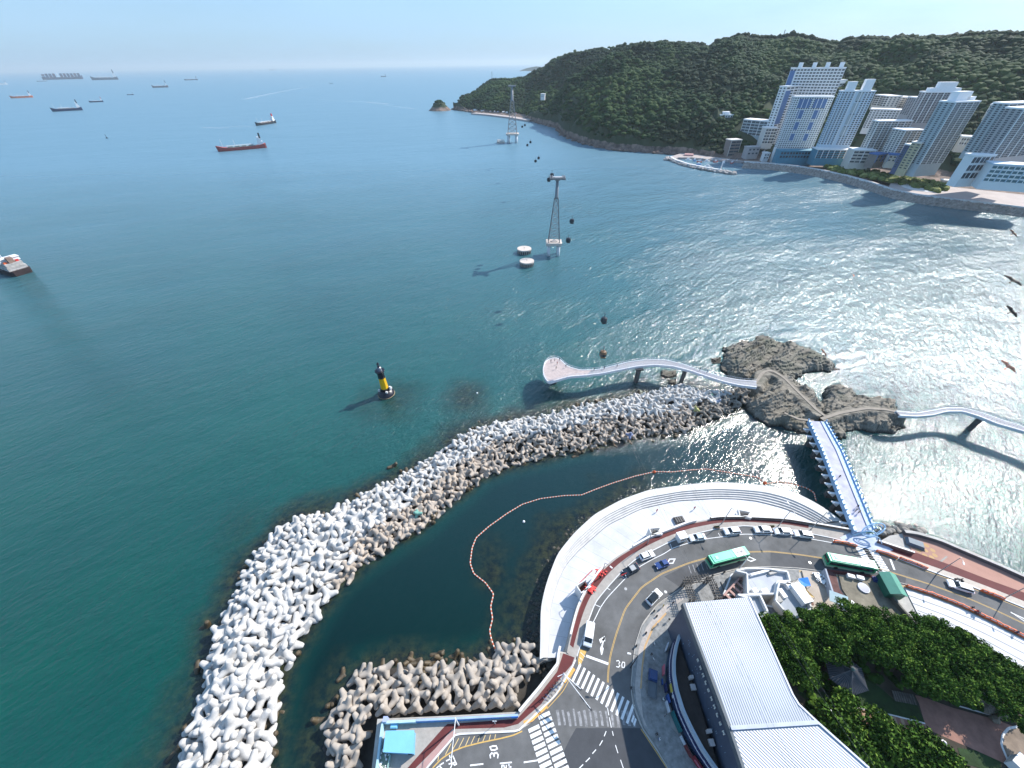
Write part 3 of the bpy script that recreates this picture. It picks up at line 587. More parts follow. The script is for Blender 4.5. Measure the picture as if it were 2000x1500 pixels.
line_mark("lane_arrow", [(1974,1196),(2030,1222)], .25, n=3); line_mark("lane_arrow", [(1974,1195),(1995,1210),(2020,1225)], .2, n=3, z=ZR+.012)
# manhole covers
for u, v in ((1466,1051),(1582,1099),(1222,1150),(1300,1156)):
    c = P(u, v, ZR); MB().at(c[0], c[1], ZR).cyl(0,0,0.004,0.012,.36,n=16).build("manhole_cover", STEEL, label={1466:"round manhole cover on the road below the parked white cars",1582:"round manhole cover in the lane between the two green buses",1222:"round manhole cover in the outer lane near the yellow centre line",1300:"round manhole cover in the inner lane ahead of the white car"}[u], cat="manhole cover")
# ---------------- terraced plaza
PZ = 3.0
INN_ST = smooth(PL([(1070,1285),(1072,1262),(1075,1187),(1092,1130),(1106,1103),(1130,1076),(1187,1026),(1253,994),(1320,979),(1400,974),(1440,975),(1477,979),(1532,993),(1574,1011),(1600,1024)], PZ)[:, :2], 90, 2)
rim0 = resample(PLZ_OUT, 90)
wallb = resample(PL([(1095,1284),(1104,1262),(1112,1227),(1122,1190),(1136,1162),(1168,1117),(1200,1092),(1262,1054),(1347,1025),(1400,1016),(1453,1016),(1532,1020),(1587,1029),(1640,1038)], PZ)[:, :2], 90)
PLZ_RIM = mat("plaza_rim", (0.60,0.59,0.565), 0.8, var=0.12, scale=0.3)
PLZ_M = mat("plaza_slab", (0.56,0.57,0.605), 0.7, var=0.16, scale=0.16)
STEPM = mat("plaza_steps", (0.55,0.54,0.53), 0.85, var=0.14, scale=0.5)
thin("plaza", zip_poly(INN_ST*1.0, wallb), 0.0, PZ, PLZ_M, kind="structure")
st = MB(); zs = [4.6,4.28,3.96,3.64,3.32,PZ+.0]; fr = [0.0,0.50,0.62,0.74,0.86,0.985]
for k in range(5):
    a = rim0*(1-fr[k])+INN_ST*fr[k]; b_ = rim0*(1-fr[k+1])+INN_ST*fr[k+1]; z = zs[k]
    mi = 0 if k == 0 else 1
    st.ribbon(np.c_[a, np.full(90, z)], np.c_[b_, np.full(90, z)], mi)
    st.ribbon(np.c_[b_, np.full(90, z)], np.c_[b_, np.full(90, zs[k+1])], 1)
o0 = offset(rim0, 0.0); st.ribbon(np.c_[rim0, np.full(90, -1.5)], np.c_[rim0, np.full(90, 4.6)], 0)
e0 = [rim0[0], INN_ST[0]]
st.add([(rim0[0][0], rim0[0][1], -1), (wallb[0][0], wallb[0][1], -1), (wallb[0][0], wallb[0][1], PZ-.01), (INN_ST[0][0], INN_ST[0][1], PZ-.01), (rim0[0][0], rim0[0][1], 4.6)], [(0,1,2,3,4)], 0)
st.add([(rim0[-1][0], rim0[-1][1], -1), (wallb[-1][0], wallb[-1][1], -1), (wallb[-1][0], wallb[-1][1], PZ-.01), (INN_ST[-1][0], INN_ST[-1][1], PZ-.01), (rim0[-1][0], rim0[-1][1], 4.6)], [(4,3,2,1,0)], 0)
st.build("terrace_steps", [PLZ_RIM, STEPM], kind="structure")
# expansion joints in the slab
o = MB()
for i in range(4, 87, 3):
    a = INN_ST[i]+(wallb[i]-INN_ST[i])*.03; b_ = INN_ST[i]+(wallb[i]-INN_ST[i])*.97; d = (b_-a)/np.linalg.norm(b_-a); s = np.array([-d[1], d[0]])*.04
    o.sheet([a+s, a-s, b_-s, b_+s], PZ+.006)
o.build("slab_joints", mat("joint_stain", (0.36,0.37,0.39), .9, var=.3), kind="structure")
# retaining face between plaza and pavement, and the white parapet
MB().ribbon(np.c_[wl2, np.full(110, ZR+.1)], np.c_[resample(wallb,110), np.full(110, PZ-.02)]).build("retaining_wall", mat("retaining_stone",(0.34,0.33,0.31),.9,var=.25,scale=.8), kind="structure")
k1 = int(110*.30); k0 = int(110*.04)
WP = mat("white_parapet", (0.72,0.70,0.68), .7, var=.1, scale=.6)
MB().wall(wl2[k0:k1-6], .45, ZR+.1, ZR+1.1).build("parapet_wall", WP, label="white parapet wall beside the maroon track, nearest the junction", cat="parapet wall", group="white parapets along the curved road")
MB().wall(wl2[k1+4:62], .45, ZR+.1, ZR+1.1).build("parapet_wall", WP, label="white parapet wall between the red barriers and the brown square hatch", cat="parapet wall", group="white parapets along the curved road")
MB().wall(wl2[66:], .45, ZR+.1, ZR+1.1, 0, 1).build("parapet_wall", [mat("planted_wall",(0.16,0.13,0.11),.9,var=.5,scale=1.2), WP], label="dark weathered parapet behind the row of four parked white cars", cat="parapet wall", group="white parapets along the curved road")
c_ = PL([(1094,1262),(1091,1276),(1089,1296),(1052,1344),(1014,1389)], ZR+1)[:, :2]
MB().wall(resample(c_, 30), .5, ZR-1, ZR+1.1).build("parapet_wall", WP, label="white parapet wall between the grey wave blocks and the junction corner", cat="parapet wall", group="white parapets along the curved road")
MB().wall(resample(PL([(1716,1056),(1786,1079)], ZR+1)[:, :2], 8), .5, ZR, ZR+1.2, 0, 1).build("parapet_wall", [mat("sea_wall_brown",(0.13,0.09,0.08),.9), WP], label="straight dark parapet with white coping right of the blue footbridge", cat="parapet wall")
# stair hatches down to the plaza
def stair(u, v, rz, label, m):
    c = P(u, v, ZR); t = thing("stairwell", label, "stairwell", (c[0], c[1], PZ), rz, "stairwells down to the plaza")
    b_ = MB().box(-1.6,1.6,-1.1,-.85,0,4.1).box(-1.6,1.6,.85,1.1,0,4.1).box(-1.6,-1.35,-.85,.85,0,4.1); b_.build("side_wall", WP, t)
    f = MB()
    for k in range(7): f.box(-1.3+.4*k, -.9+.4*k, -.85,.85, 0, .4+.42*k)
    f.build("steps", m, t)
stair(1139,1148, R(30), "stairwell with dark red floor and white walls beside the red barriers", mat("dark_red_tile",(0.10,0.025,0.025),.7))
stair(1279,1041, R(5), "stairwell with grey steps above the small white kiosk", CONC)
stair(1452,1007, R(-14), "stairwell with brown steps above the first of the four parked white cars", mat("brown_steps",(0.22,0.16,0.13),.8))
# rock fringe below the plaza
def rocks_along(name, lab, line, n_, spread, smin, smax, zlo, zhi, m, seed, kind="stuff"):
    r2 = np.random.default_rng(seed); VV=[]; FF=[]; base=0; line = resample(line, 400)
    for _ in range(n_):
        p = line[int(r2.integers(400))]; q = p+r2.normal(size=2)*spread; s = r2.uniform(smin, smax); Vb, Fb = rockblobs[int(r2.integers(5))]
        a = r2.random()*6.28; ca, sa = math.cos(a), math.sin(a); w = Vb*s; w = np.c_[w[:,0]*ca-w[:,1]*sa, w[:,0]*sa+w[:,1]*ca, w[:,2]*.7]+(q[0], q[1], r2.uniform(zlo, zhi)); VV.append(w); FF.append(Fb+base); base += len(w)
    o = mesh_obj(name, np_mesh(name, np.vstack(VV), np.vstack(FF), [m])); tag(o, lab, "rocks", kind=kind); return o
rockblobs = [blob(300+i, 2 if i < 3 else 1) for i in range(5)]
WETROCK = mat("wet_rock", (0.07,0.062,0.05), 0.7, var=0.5, scale=0.7, spec=.4)
rocks_along("shore_rocks", "dark wet rocks in the water along the left foot of the white plaza", offset(rim0[:34], 1.2), 260, 1.0, .2, .6, -.5, .1, WETROCK, 4)
rocks_along("shore_rocks", "dark boulders between the plaza end and the grey wave blocks", PL([(1050,1280),(1085,1290),(1088,1270),(1062,1272)], 1)[:, :2], 130, 1.0, .4, 1.0, 0, 1.6, WETROCK, 5)
rocks_along("shore_rocks", "piled boulders round the head of the pink plaza beside the footbridge gate", PL([(1718,1052),(1738,1044),(1762,1040),(1786,1043)], 2)[:, :2], 150, .8, .5, 1.1, 1.0, 5.2, mat("grey_boulders",(0.28,0.26,0.23),.9,var=.4,scale=.8), 6)
# white sloping apron and low lines right of the yard
px_sheet("white_apron", [(1768,1150),(1838,1173),(1890,1194),(1945,1222),(2000,1250),(2130,1320),(2130,1400),(2000,1312),(1930,1268),(1862,1232),(1800,1214)], ZR+.16, mat("white_apron",(0.66,0.66,0.68),.8,var=.1,scale=.3))
for pts in ([(1775,1163),(1850,1190),(1930,1222),(2000,1258)], [(1782,1178),(1850,1203),(1925,1238),(2000,1276)], [(1792,1192),(1850,1214),(1920,1248),(2000,1292)]):
    line_mark("apron_joint", pts, .3, mat("joint_grey",(0.3,0.3,0.31),.8), z=ZR+.166)

rocks_along("shore_rocks", "brown red boulders along the waterline below the wooded headland", PL(SHORE_PX[5:16], .5)[:, :2]*1.004, 520, 3.0, 1.4, 4.2, -.8, 2.0, mat("headland_rock",(0.20,0.14,0.115),.95,var=.45,scale=.12), 81)
rocks_along("shore_rocks", "dark rocks at the seaward tip of the wooded headland", PL(SHORE_PX[:3], .5)[:, :2]*1.004, 110, 3.5, 1.6, 4.6, -.8, 3.0, MATS["headland_rock"], 82)
# ================================================================== WAVE-BREAKING BLOCKS
def tetra_mesh(size, name, sub=None):
    dirs = [Vector((0,0,1))]+[Vector((math.cos(a)*.943, math.sin(a)*.943, -.333)) for a in (R(90), R(210), R(330))]
    mb = MB()
    for d in dirs: mb.tube([d*-.05, d*.25, d*.86, d*1.0], [.37,.365,.255,.20], 12)
    me = bpy.data.meshes.new("tmp"); me.from_pydata(mb.v, [], mb.f); o = mesh_obj("tmp", me)
    m = o.modifiers.new("r", 'REMESH'); m.mode = 'VOXEL'; m.voxel_size = sub or 0.085
    s = o.modifiers.new("s", 'SMOOTH'); s.iterations = 2 if not sub else 2; s.factor = 0.5
    dg = bpy.context.evaluated_depsgraph_get(); ev = o.evaluated_get(dg); m2 = bpy.data.meshes.new_from_object(ev)
    V_ = np.array([v.co[:] for v in m2.vertices])*size; F_ = np.array([list(f.vertices) if len(f.vertices) == 4 else list(f.vertices)+[f.vertices[-1]] for f in m2.polygons])
    bpy.data.objects.remove(o); return V_, F_
TV, TF = tetra_mesh(1.0, "t"); TVl, TFl = tetra_mesh(1.0, "tl", 0.15)
print("tetra verts", len(TV), len(TVl))
T_WHITE = mat("white_concrete_block", (0.50,0.485,0.465), .85, var=.2, scale=.5, bump=.02, bscale=1.5)
T_BEIGE = mat("aged_concrete_block", (0.40,0.34,0.285), .9, var=.28, scale=.3, bump=.02, bscale=1.5)
T_DARK = mat("dark_concrete_block", (0.25,0.22,0.185), .9, var=.35, scale=.4, bump=.02, bscale=1.5)
T_GREY = mat("weathered_concrete_block", (0.37,0.325,0.28), .9, var=.24, scale=.35, bump=.02, bscale=1.5)
T_WET = mat("stained_wet_block", (0.075,0.055,0.03), .6, var=.6, scale=.5)
meshes = {m.name: np_mesh("tetrapod", TV, TF, [m], smooth_=True) for m in (T_WHITE, T_BEIGE, T_GREY, T_WET, T_DARK)}
# mound under the blocks
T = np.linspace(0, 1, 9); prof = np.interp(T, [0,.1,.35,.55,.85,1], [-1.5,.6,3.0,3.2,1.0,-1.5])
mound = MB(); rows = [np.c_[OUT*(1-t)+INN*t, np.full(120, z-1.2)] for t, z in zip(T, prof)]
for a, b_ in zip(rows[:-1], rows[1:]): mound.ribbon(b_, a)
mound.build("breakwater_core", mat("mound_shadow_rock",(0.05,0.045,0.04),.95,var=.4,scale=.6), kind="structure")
sw = np.linalg.norm(OUT-INN, axis=1).mean(); seg = resample((OUT+INN)/2, 120); L_ = np.linalg.norm(np.diff(seg, axis=0), axis=1).sum()
cands = []
step = 2.15; nrow = int(L_/step)
Oi = resample(OUT, nrow); Ii = resample(INN, nrow)
for i in range(nrow):
    w = np.linalg.norm(Oi[i]-Ii[i]); nc = max(3, int(round(w/2.1))); s = i/nrow
    for k in range(nc):
        t = (k+.5+(rng.random()-.5)*.5+(.5 if i % 2 else 0)*.6)/nc; t = min(max(t, .01), .99)
        p = Oi[i]*(1-t)+Ii[i]*t+rng.normal(size=2)*.35
        bnd = np.interp(s, [0,.2,.28,.4,.5,.7,.85,.93,1], [1.2,.98,.70,.57,.55,.58,.68,.66,-.2])+(rng.random()-.5)*.10
        white = t < bnd; z = float(np.interp(t, [0,.1,.35,.55,.85,1], [0,1.5,3.5,3.4,1.7,.1]))+rng.normal()*.45
        size = (2.35 if s < .35 else 2.0) if white else (2.05 if s < .5 else 1.7)
        cands.append((p[0], p[1], z, size*rng.uniform(.93,1.05), "w" if white else ("d" if s > .86 else "b"), s))
        if not white and rng.random() < .35: cands.append((p[0]+rng.normal()*1.0, p[1]+rng.normal()*1.0, z-.2, size*.95, "d" if s > .86 else "b", s))
def randrot():
    q = rng.normal(size=4); q /= np.linalg.norm(q); from mathutils import Quaternion; return Quaternion(q).to_matrix()
vis = [c for c in cands if P(0,0)[0] is not None and c[1] > 7]
def pxsize(c):
    d = math.dist((0,0,CAM_Z), c[:3]); return c[3]/d
cands.sort(key=pxsize, reverse=True)
LW = "white concrete wave-breaking block heaped on the long curved breakwater"
LBG = "aged beige concrete wave-breaking block on the sheltered inner side of the curved breakwater"
first = {}
NT = 0
def add_tet(x, y, z, s, m, rot, label, group):
    global NT
    o = mesh_obj("tetrapod", meshes[m.name]); M_ = rot.to_4x4(); M_.translation = Vector((x, y, z)); o.matrix_world = M_ @ Matrix.Scale(s, 4); NT += 1
    return tag(o, label, "wave block", group)
LG = "weathered grey-beige wave block in the tumbled heap by the blue harbour hut"
GG = "weathered wave blocks heaped by the blue harbour hut"
# regular row standing against the quay wall
row = resample(PL([(748,1399),(1000,1384)], 3)[:, :2], 9)
for i, p in enumerate(row):
    add_tet(p[0], p[1]+1.2, 3.6, 2.0, T_GREY, Matrix.Rotation(rng.normal()*.06, 3, 'Z'), "grey wave block standing in the neat row along the quay wall behind the blue parapet", "row of wave blocks along the quay wall")
# the heap: scattered on a slope that falls to the water
gx, gy = np.meshgrid(np.arange(-60, 30, 2.25), np.arange(0, 60, 2.1)); gx = gx+(np.arange(gx.shape[0]) % 2)[:, None]*1.25
gx = gx.ravel()+rng.normal(size=gx.size)*.4; gy = gy.ravel()+rng.normal(size=gx.size)*.4
quay = PL([(716,1640),(737,1404),(1012,1390),(1090,1296)], 3)[:, :2]
dq = pdist(quay, gx, gy, False); okd = inside(DOCK_POLY, gx, gy) & (dq > 2.6)
heap = [(x, y, float(np.interp(d, [2,6,11,15], [3.3,2.7,1.2,-.2]))+rng.normal()*.4, d) for x, y, d in zip(gx[okd], gy[okd], dq[okd])]
for x, y, z, d in heap:
    if (y > 4): add_tet(x, y, z, rng.uniform(1.95, 2.2), T_GREY, randrot(), LG, GG)
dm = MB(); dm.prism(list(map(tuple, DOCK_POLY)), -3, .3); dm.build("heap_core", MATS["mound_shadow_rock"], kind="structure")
nrest = 296-NT
rest = []
cn = 0
for c in cands:
    m = {"w": T_WHITE, "b": T_BEIGE, "d": T_DARK}[c[4]]
    if cn < nrest and c[1] > 6:
        add_tet(c[0], c[1], c[2], c[3]*1.07, m, randrot(), LW if c[4] == "w" else LBG, "white blocks of the curved breakwater" if c[4] == "w" else "beige blocks of the curved breakwater"); cn += 1
    else: rest.append(c)
def tet_mass(name, lab, items, m):
    VV=[]; FF=[]; base=0
    for c in items:
        r_m = np.array(randrot()); near_ = math.dist((0,0,CAM_Z), c[:3]) < 175; v, f = (TV, TF) if near_ else (TVl, TFl)
        w = (v*c[3]) @ r_m.T + np.array(c[:3]); VV.append(w); FF.append(f+base); base += len(w)
    o = mesh_obj(name, np_mesh(name, np.vstack(VV), np.vstack(FF), [m], smooth_=True)); tag(o, lab, "wave blocks", kind="stuff"); return o
tet_mass("tetrapods", "farther white wave blocks along the outer side of the breakwater", [c for c in rest if c[4] == "w"], T_WHITE)
tet_mass("tetrapods", "farther beige wave blocks along the inner side of the breakwater", [c for c in rest if c[4] == "b"], T_BEIGE)
tet_mass("tetrapods", "dark grey wave blocks at the breakwater head beside the rock islet", [c for c in rest if c[4] == "d"], T_DARK)
# stained blocks awash at the water line
aw = []
def fringe(line, n_, sp, side):
    ln = resample(line, 300)
    for _ in range(n_):
        i = int(rng.integers(2, 298)); p = ln[i]+rng.normal(size=2)*sp; aw.append((p[0], p[1], rng.uniform(-1.1,-.3), rng.uniform(1.7,2.3)))
fringe(OUT[:70], 75, 1.5, 1); fringe(INN[:100], 55, 1.0, 1); fringe(DOCK_POLY[1:8], 46, 1.8, 1); fringe(OUT[70:], 25, 1.0, 1)
tet_mass("submerged_tetrapods", "brown stained wave blocks awash along the water line", [(a, b_, c, d) for a, b_, c, d in aw], T_WET)
print("tetrapods", NT, "mass", len(rest), "rows", nrow)
# painted blocks
for u, v, col, lab in ((815,1003,(0.14,0.32,0.27),"wave block painted sea green among the beige breakwater blocks"),(1360,800,(0.42,0.40,0.16),"wave block painted yellow near the breakwater head"),(1387,775,(0.06,0.25,0.17),"wave block painted dark green near the breakwater head"),(1402,785,(0.28,0.34,0.46),"wave block painted pale blue near the breakwater head"),(1230,850,(0.2,0.23,0.36),"wave block painted dull blue on the inner side of the breakwater")):
    p = P(u, v, 3.2); m = mat("paint_%d" % u, col, .7); o = mesh_obj("painted_tetrapod", np_mesh("painted_tetrapod", TV, TF, [m], smooth_=True)); o.matrix_world = Matrix.Translation(Vector(p)+Vector((0,0,.1))) @ randrot().to_4x4() @ Matrix.Scale(1.6,4); tag(o, lab, "wave block")
# ================================================================== ROCK ISLETS
ROCKM = bpy.data.materials.new("islet_rock"); ROCKM.use_nodes = True; n, l = ROCKM.node_tree.nodes, ROCKM.node_tree.links; b = n["Principled BSDF"]; b.inputs["Roughness"].default_value = .9
g = N("NewGeometry"); pos = g.outputs["Position"]; sx = N("SeparateXYZ"); l.new(pos, sx.inputs[0])
t1 = noise_(0.22, 9, 0.68, R(-35), (1,3.0,1)); t2 = noise_(0.08, 4, .6)
rk = N("ValToRGB"); e = rk.color_ramp.elements; e[0].color = (0.03,0.028,0.024,1); e[0].position = .36; e[1].color = (0.34,0.30,0.245,1); e[1].position = .72; q = e.new(.48); q.color = (0.17,0.152,0.122,1)
l.new(t1, rk.inputs[0]); mm = N("Mix", data_type='RGBA'); mm.inputs[7].default_value = (0.10,0.11,0.07,1); mr = N("MapRange"); mr.inputs["From Min"].default_value=.5; mr.inputs["From Max"].default_value=.7; mr.inputs["To Max"].default_value=.6
l.new(t2, mr.inputs["Value"]); l.new(mr.outputs[0], mm.inputs[0]); l.new(rk.outputs[0], mm.inputs[6])
wl_ = N("MapRange"); wl_.inputs["From Min"].default_value=.3; wl_.inputs["From Max"].default_value=1.3; l.new(sx.outputs["Z"], wl_.inputs["Value"])
m3 = N("Mix", data_type='RGBA'); m3.inputs[6].default_value = (0.028,0.025,0.018,1); l.new(wl_.outputs[0], m3.inputs[0]); l.new(mm.outputs[2], m3.inputs[7]); l.new(m3.outputs[2], b.inputs["Base Color"])
bp = N("Bump"); bp.inputs["Distance"].default_value = .5; bp.inputs["Strength"].default_value=1.0; l.new(t1, bp.inputs["Height"]); l.new(bp.outputs[0], b.inputs["Normal"]); bp.inputs["Distance"].default_value = .3
def islet(pts, zpk, seed, label, cat="rock islet", st_=0.45, slope=3.0, paths=(), z0=1.0, name="rock_islet", strike=R(30)):
    poly = PL(pts, z0)[:, :2]; lo = poly.min(0)-3; hi = poly.max(0)+3
    gx, gy = np.meshgrid(np.arange(lo[0], hi[0], st_), np.arange(lo[1], hi[1], st_))
    wk_ = 5.5 if np.ptp(poly[:,0]) > 12 else 1.0; wx = gx+(fbm(gx*.22, gy*.22, 4, seed+5)-.5)*wk_; wy = gy+(fbm(gx*.22+40, gy*.22, 4, seed+6)-.5)*wk_
    ins = inside(poly, wx, wy); d = np.where(ins, pdist(poly, wx, wy), -pdist(poly, wx, wy))+(1.0 if np.ptp(poly[:,0]) > 12 else .2)
    c, s = math.cos(strike), math.sin(strike); a = gx*c+gy*s; b_ = -gx*s+gy*c
    rg = fbm(a*.04, b_*.17, 5, seed, True); rg2 = fbm(a*.16, b_*.55, 3, seed+9, True)
    z = zpk*(1-np.exp(-np.clip(d, 0, 99)/slope))*(.25+.85*rg**1.4)+(rg2-.5)*1.1
    z = np.round(z/.9)*.9*.5+z*.5
    for ln, w, pz in paths:
        q = PL(ln, pz)[:, :2]; dd = pdist(q, gx, gy, False); k = np.clip(2.2-dd/w, 0, 1); z = z*(1-k)+(pz-.25)*k
    z = np.where(d < 0, d*1.6-.2, np.maximum(z, .15))
    keep = d > -1.4; idx = -np.ones(gx.shape, int); idx[keep] = np.arange(keep.sum())
    k4 = keep[:-1,:-1] & keep[1:,:-1] & keep[:-1,1:] & keep[1:,1:]; J, I = np.where(k4)
    Fz = np.stack([idx[J,I], idx[J,I+1], idx[J+1,I+1], idx[J+1,I]], 1)
    gx2 = gx+(rng.random(gx.shape)-.5)*.25; gy2 = gy+(rng.random(gy.shape)-.5)*.25
    o = mesh_obj(name, np_mesh(name, np.c_[gx2[keep], gy2[keep], z[keep]], Fz, [ROCKM])); return tag(o, label, cat)
SW1 = [(1474,752),(1483,742),(1487,728),(1497,722)]; 
islet([(1418,678),(1440,672),(1475,668),(1495,662),(1530,672),(1562,680),(1600,697),(1622,712),(1618,718),(1575,722),(1560,731),(1540,734),(1524,728),(1505,722),(1480,728),(1470,745),(1445,742),(1424,728),(1415,700)], 6.5, 21, "grey ridged rock islet at the seaward end beside the curved walkway landing")
islet([(1478,655),(1490,652),(1507,656),(1505,664),(1492,667),(1478,662)], 1.8, 23, "small dark rock just off the upper edge of the largest islet", slope=2)
islet([(1462,790),(1468,760),(1476,738),(1488,722),(1510,722),(1530,728),(1550,745),(1580,768),(1600,790),(1618,800),(1604,812),(1588,818),(1585,842),(1560,836),(1530,825),(1500,826),(1475,812),(1462,800)], 7.5, 27, "brown rock islet joining the curved walkway and the blue footbridge", paths=(([(1478,748),(1488,728),(1506,724),(1530,738),(1560,768),(1598,805),(1612,812)], 1.7, 5.4),))
islet([(1600,818),(1606,795),(1615,772),(1618,760),(1640,757),(1665,768),(1670,780),(1700,776),(1733,780),(1758,806),(1760,826),(1740,833),(1755,838),(1700,840),(1652,838),(1640,850),(1625,848),(1605,832)], 5.5, 33, "jagged rock islet right of the blue footbridge under the footpath", slope=2.4, paths=(([(1606,818),(1640,806),(1690,797),(1735,800),(1762,806)], 1.2, 5.3),))
islet([(1293,722),(1320,720),(1322,732),(1305,736),(1292,732)], 2.0, 35, "small brown rock below the curved walkway", slope=1.6, st_=.4)
islet([(1306,739),(1322,739),(1320,748),(1308,748)], 1.4, 36, "tiny brown rock between the walkway and the breakwater head", slope=1.4, st_=.4)
islet([(1390,697),(1408,696),(1408,707),(1392,707)], 1.2, 37, "round weedy rock left of the largest islet", slope=1.4, st_=.4)
islet([(1628,752),(1640,756),(1636,759),(1628,756)], .9, 38, "tiny dark rock above the jagged islet", slope=1, st_=.35)
islet([(1618,712),(1632,715),(1640,718),(1630,719)], .9, 39, "tiny dark rock off the pointed right end of the largest islet", slope=1, st_=.35)
PATHM = mat("concrete_path", (0.29,0.25,0.205), .9, var=.16, scale=.6)
def path(pts, w, z, name="footpath", m=PATHM):
    q = px_line(pts, z, 40, 2); o = MB(); a = offset(q, w/2); b_ = offset(q, -w/2)
    L = lambda k, zz: np.c_[k, np.full(len(k), zz)]
    o.ribbon(L(b_,z), L(a,z)); o.ribbon(L(a,z), L(a,z-.3)); o.ribbon(L(b_,z-.3), L(b_,z)); return o.build(name, m, kind="structure")
path([(1474,750),(1484,735),(1492,725),(1508,723),(1530,736),(1560,766),(1598,803),(1612,812)], 1.1, 5.3)
path([(1604,818),(1640,806),(1690,797),(1730,799),(1764,807)], 1.2, 5.3)
path([(1532,806),(1560,818),(1590,822)], 1.0, 4.6)
# far sugar-loaf rock off the headland
c = PD(859,212,1462); hgt = PD(858,196,1462)[2]; wd = np.linalg.norm(PD(838,214,1462)-PD(881,214,1462))/2
mbv = []; 
gx, gy = np.meshgrid(np.linspace(-1.1,1.1,36), np.linspace(-1.1,1.1,36)); rr_ = np.hypot(gx, gy)
zz = hgt*np.interp(rr_, [0,.28,.45,.8,1.0,1.1], [1,.93,.72,.22,.03,-.1])*(.86+.3*fbm(gx*4, gy*4, 4, 3))
ii, jj = np.meshgrid(np.arange(35), np.arange(35)); q = (jj*36+ii).ravel()
o = mesh_obj("sea_stack", np_mesh("sea_stack", np.c_[gx.ravel()*wd+c[0], gy.ravel()*wd+c[1], zz.ravel()], np.c_[q, q+1, q+37, q+36], [hm])); tag(o, "dark pointed sea stack off the tip of the wooded headland", "sea stack")
VV=[]; FF=[]; base=0
for _ in range(90):
    a = rng.random()*6.28; rd = abs(rng.normal())*.22; Vb, Fb = blobs[int(rng.integers(8))]; s = rng.uniform(2.2,4); w = Vb*s+(c[0]+wd*rd*math.cos(a), c[1]+wd*rd*math.sin(a), hgt*np.interp(rd, [0,.28,.45,.8],[.95,.88,.7,.25])); VV.append(w); FF.append(Fb+base); base += len(w)
s_ = mesh_obj("foliage", np_mesh("foliage", np.vstack(VV), np.vstack(FF), [FOREST], attr={"tone": np.full(base, .25)}), o)
# ================================================================== CURVED SEA WALKWAY (left) AND ITS RIGHT-HAND TWIN
DECKW = mat("white_walkway_steel", (0.68,0.69,0.72), .55, var=.08)
DECKG = mat("walkway_grating", (0.30,0.30,0.32), .7, var=.15, scale=2)
DECKP = mat("walkway_pink_deck", (0.46,0.38,0.36), .8, var=.2, scale=.8)
PIERM = mat("dark_pier_concrete", (0.10,0.095,0.09), .9, var=.3)
def walkway(name, label, up, lo, z, head_n=0, group=None, rails=1.1, deckm=DECKG):
    t = thing(name, label, "footbridge", group=group)
    A = smooth(PL(up, z)[:, :2], 110, 2); Bq = smooth(PL(lo, z)[:, :2], 110, 2); L = lambda k, zz: np.c_[k, np.full(len(k), zz)]
    dk = MB(); dk.ribbon(L(Bq, z), L(A, z)); 
    dk.ribbon(L(A, z-.7), L(Bq, z-.7)); dk.build("deck", [deckm], t)
    gr = MB(); 
    for q in (A, Bq): gr.wall(q, .35, z-1.0, z+.12)
    gr.build("edge_beam", DECKW, t)
    for q in (A, Bq):
        r = MB(); r.tube([(p[0], p[1], z+rails) for p in q], .05, 5); r.tube([(p[0], p[1], z+.6) for p in q], .03, 4)
        for p in q[::2]: r.tube([(p[0], p[1], z), (p[0], p[1], z+rails)], .04, 4)
        r.build("railing", DECKW, t)
    return t, A, Bq
UP = [(1061,722),(1063,711),(1070,702),(1084,698),(1093,701),(1100,708),(1109,716),(1134,723),(1168,722),(1196,715),(1227,707),(1266,702),(1301,703),(1336,712),(1371,724),(1406,735),(1441,742),(1477,745)]
LO = [(1061,722),(1062,733),(1067,742),(1072,747),(1088,742),(1112,735),(1140,733),(1175,729),(1210,722),(1245,715),(1280,712),(1315,715),(1350,724),(1385,736),(1413,745),(1444,752),(1478,756)]
wk, wA, wB = walkway("curved_walkway", "white S-shaped walkway over the sea ending in a round pink viewing deck", UP, LO, 8.5)
hd = [tuple(p) for p in wA[:34]]+[tuple(p) for p in wB[:30][::-1]]
MB().sheet(hd, 8.53).build("viewing_deck", DECKP, wk)
def pier(u, v, h, par, r=1.0, z0=-2):
    c = P(u, v, 0); MB().at(c[0], c[1]).cyl(0,0,z0,h-1.6,r,n=14).box(-1.6,1.6,-1.1,1.1,h-1.6,h-1.0).build("pier", PIERM, par)
pier(1082,747,8.5,wk,1.3); pier(1242,745,8.5,wk); pier(1330,748,8.5,wk,.8)
UP2 = [(1750,803),(1790,807),(1820,802),(1847,797),(1880,797),(1913,805),(1947,817),(2000,834),(2070,862),(2160,900)]
LO2 = [(1757,811),(1790,813),(1823,810),(1850,803),(1880,803),(1910,812),(1947,827),(2000,842),(2066,870),(2152,910)]
wk2, wA2, wB2 = walkway("curved_walkway", "slim grey walkway curving over the glittering sea to the right edge", UP2, LO2, 8.0)
c = P(1893,838,0); MB().at(c[0], c[1], 0, R(30)).cyl(0,0,-2,6.2,.9,n=14).box(-1.8,1.8,-1,1,6.0,7.1).build("pier", PIERM, wk2)
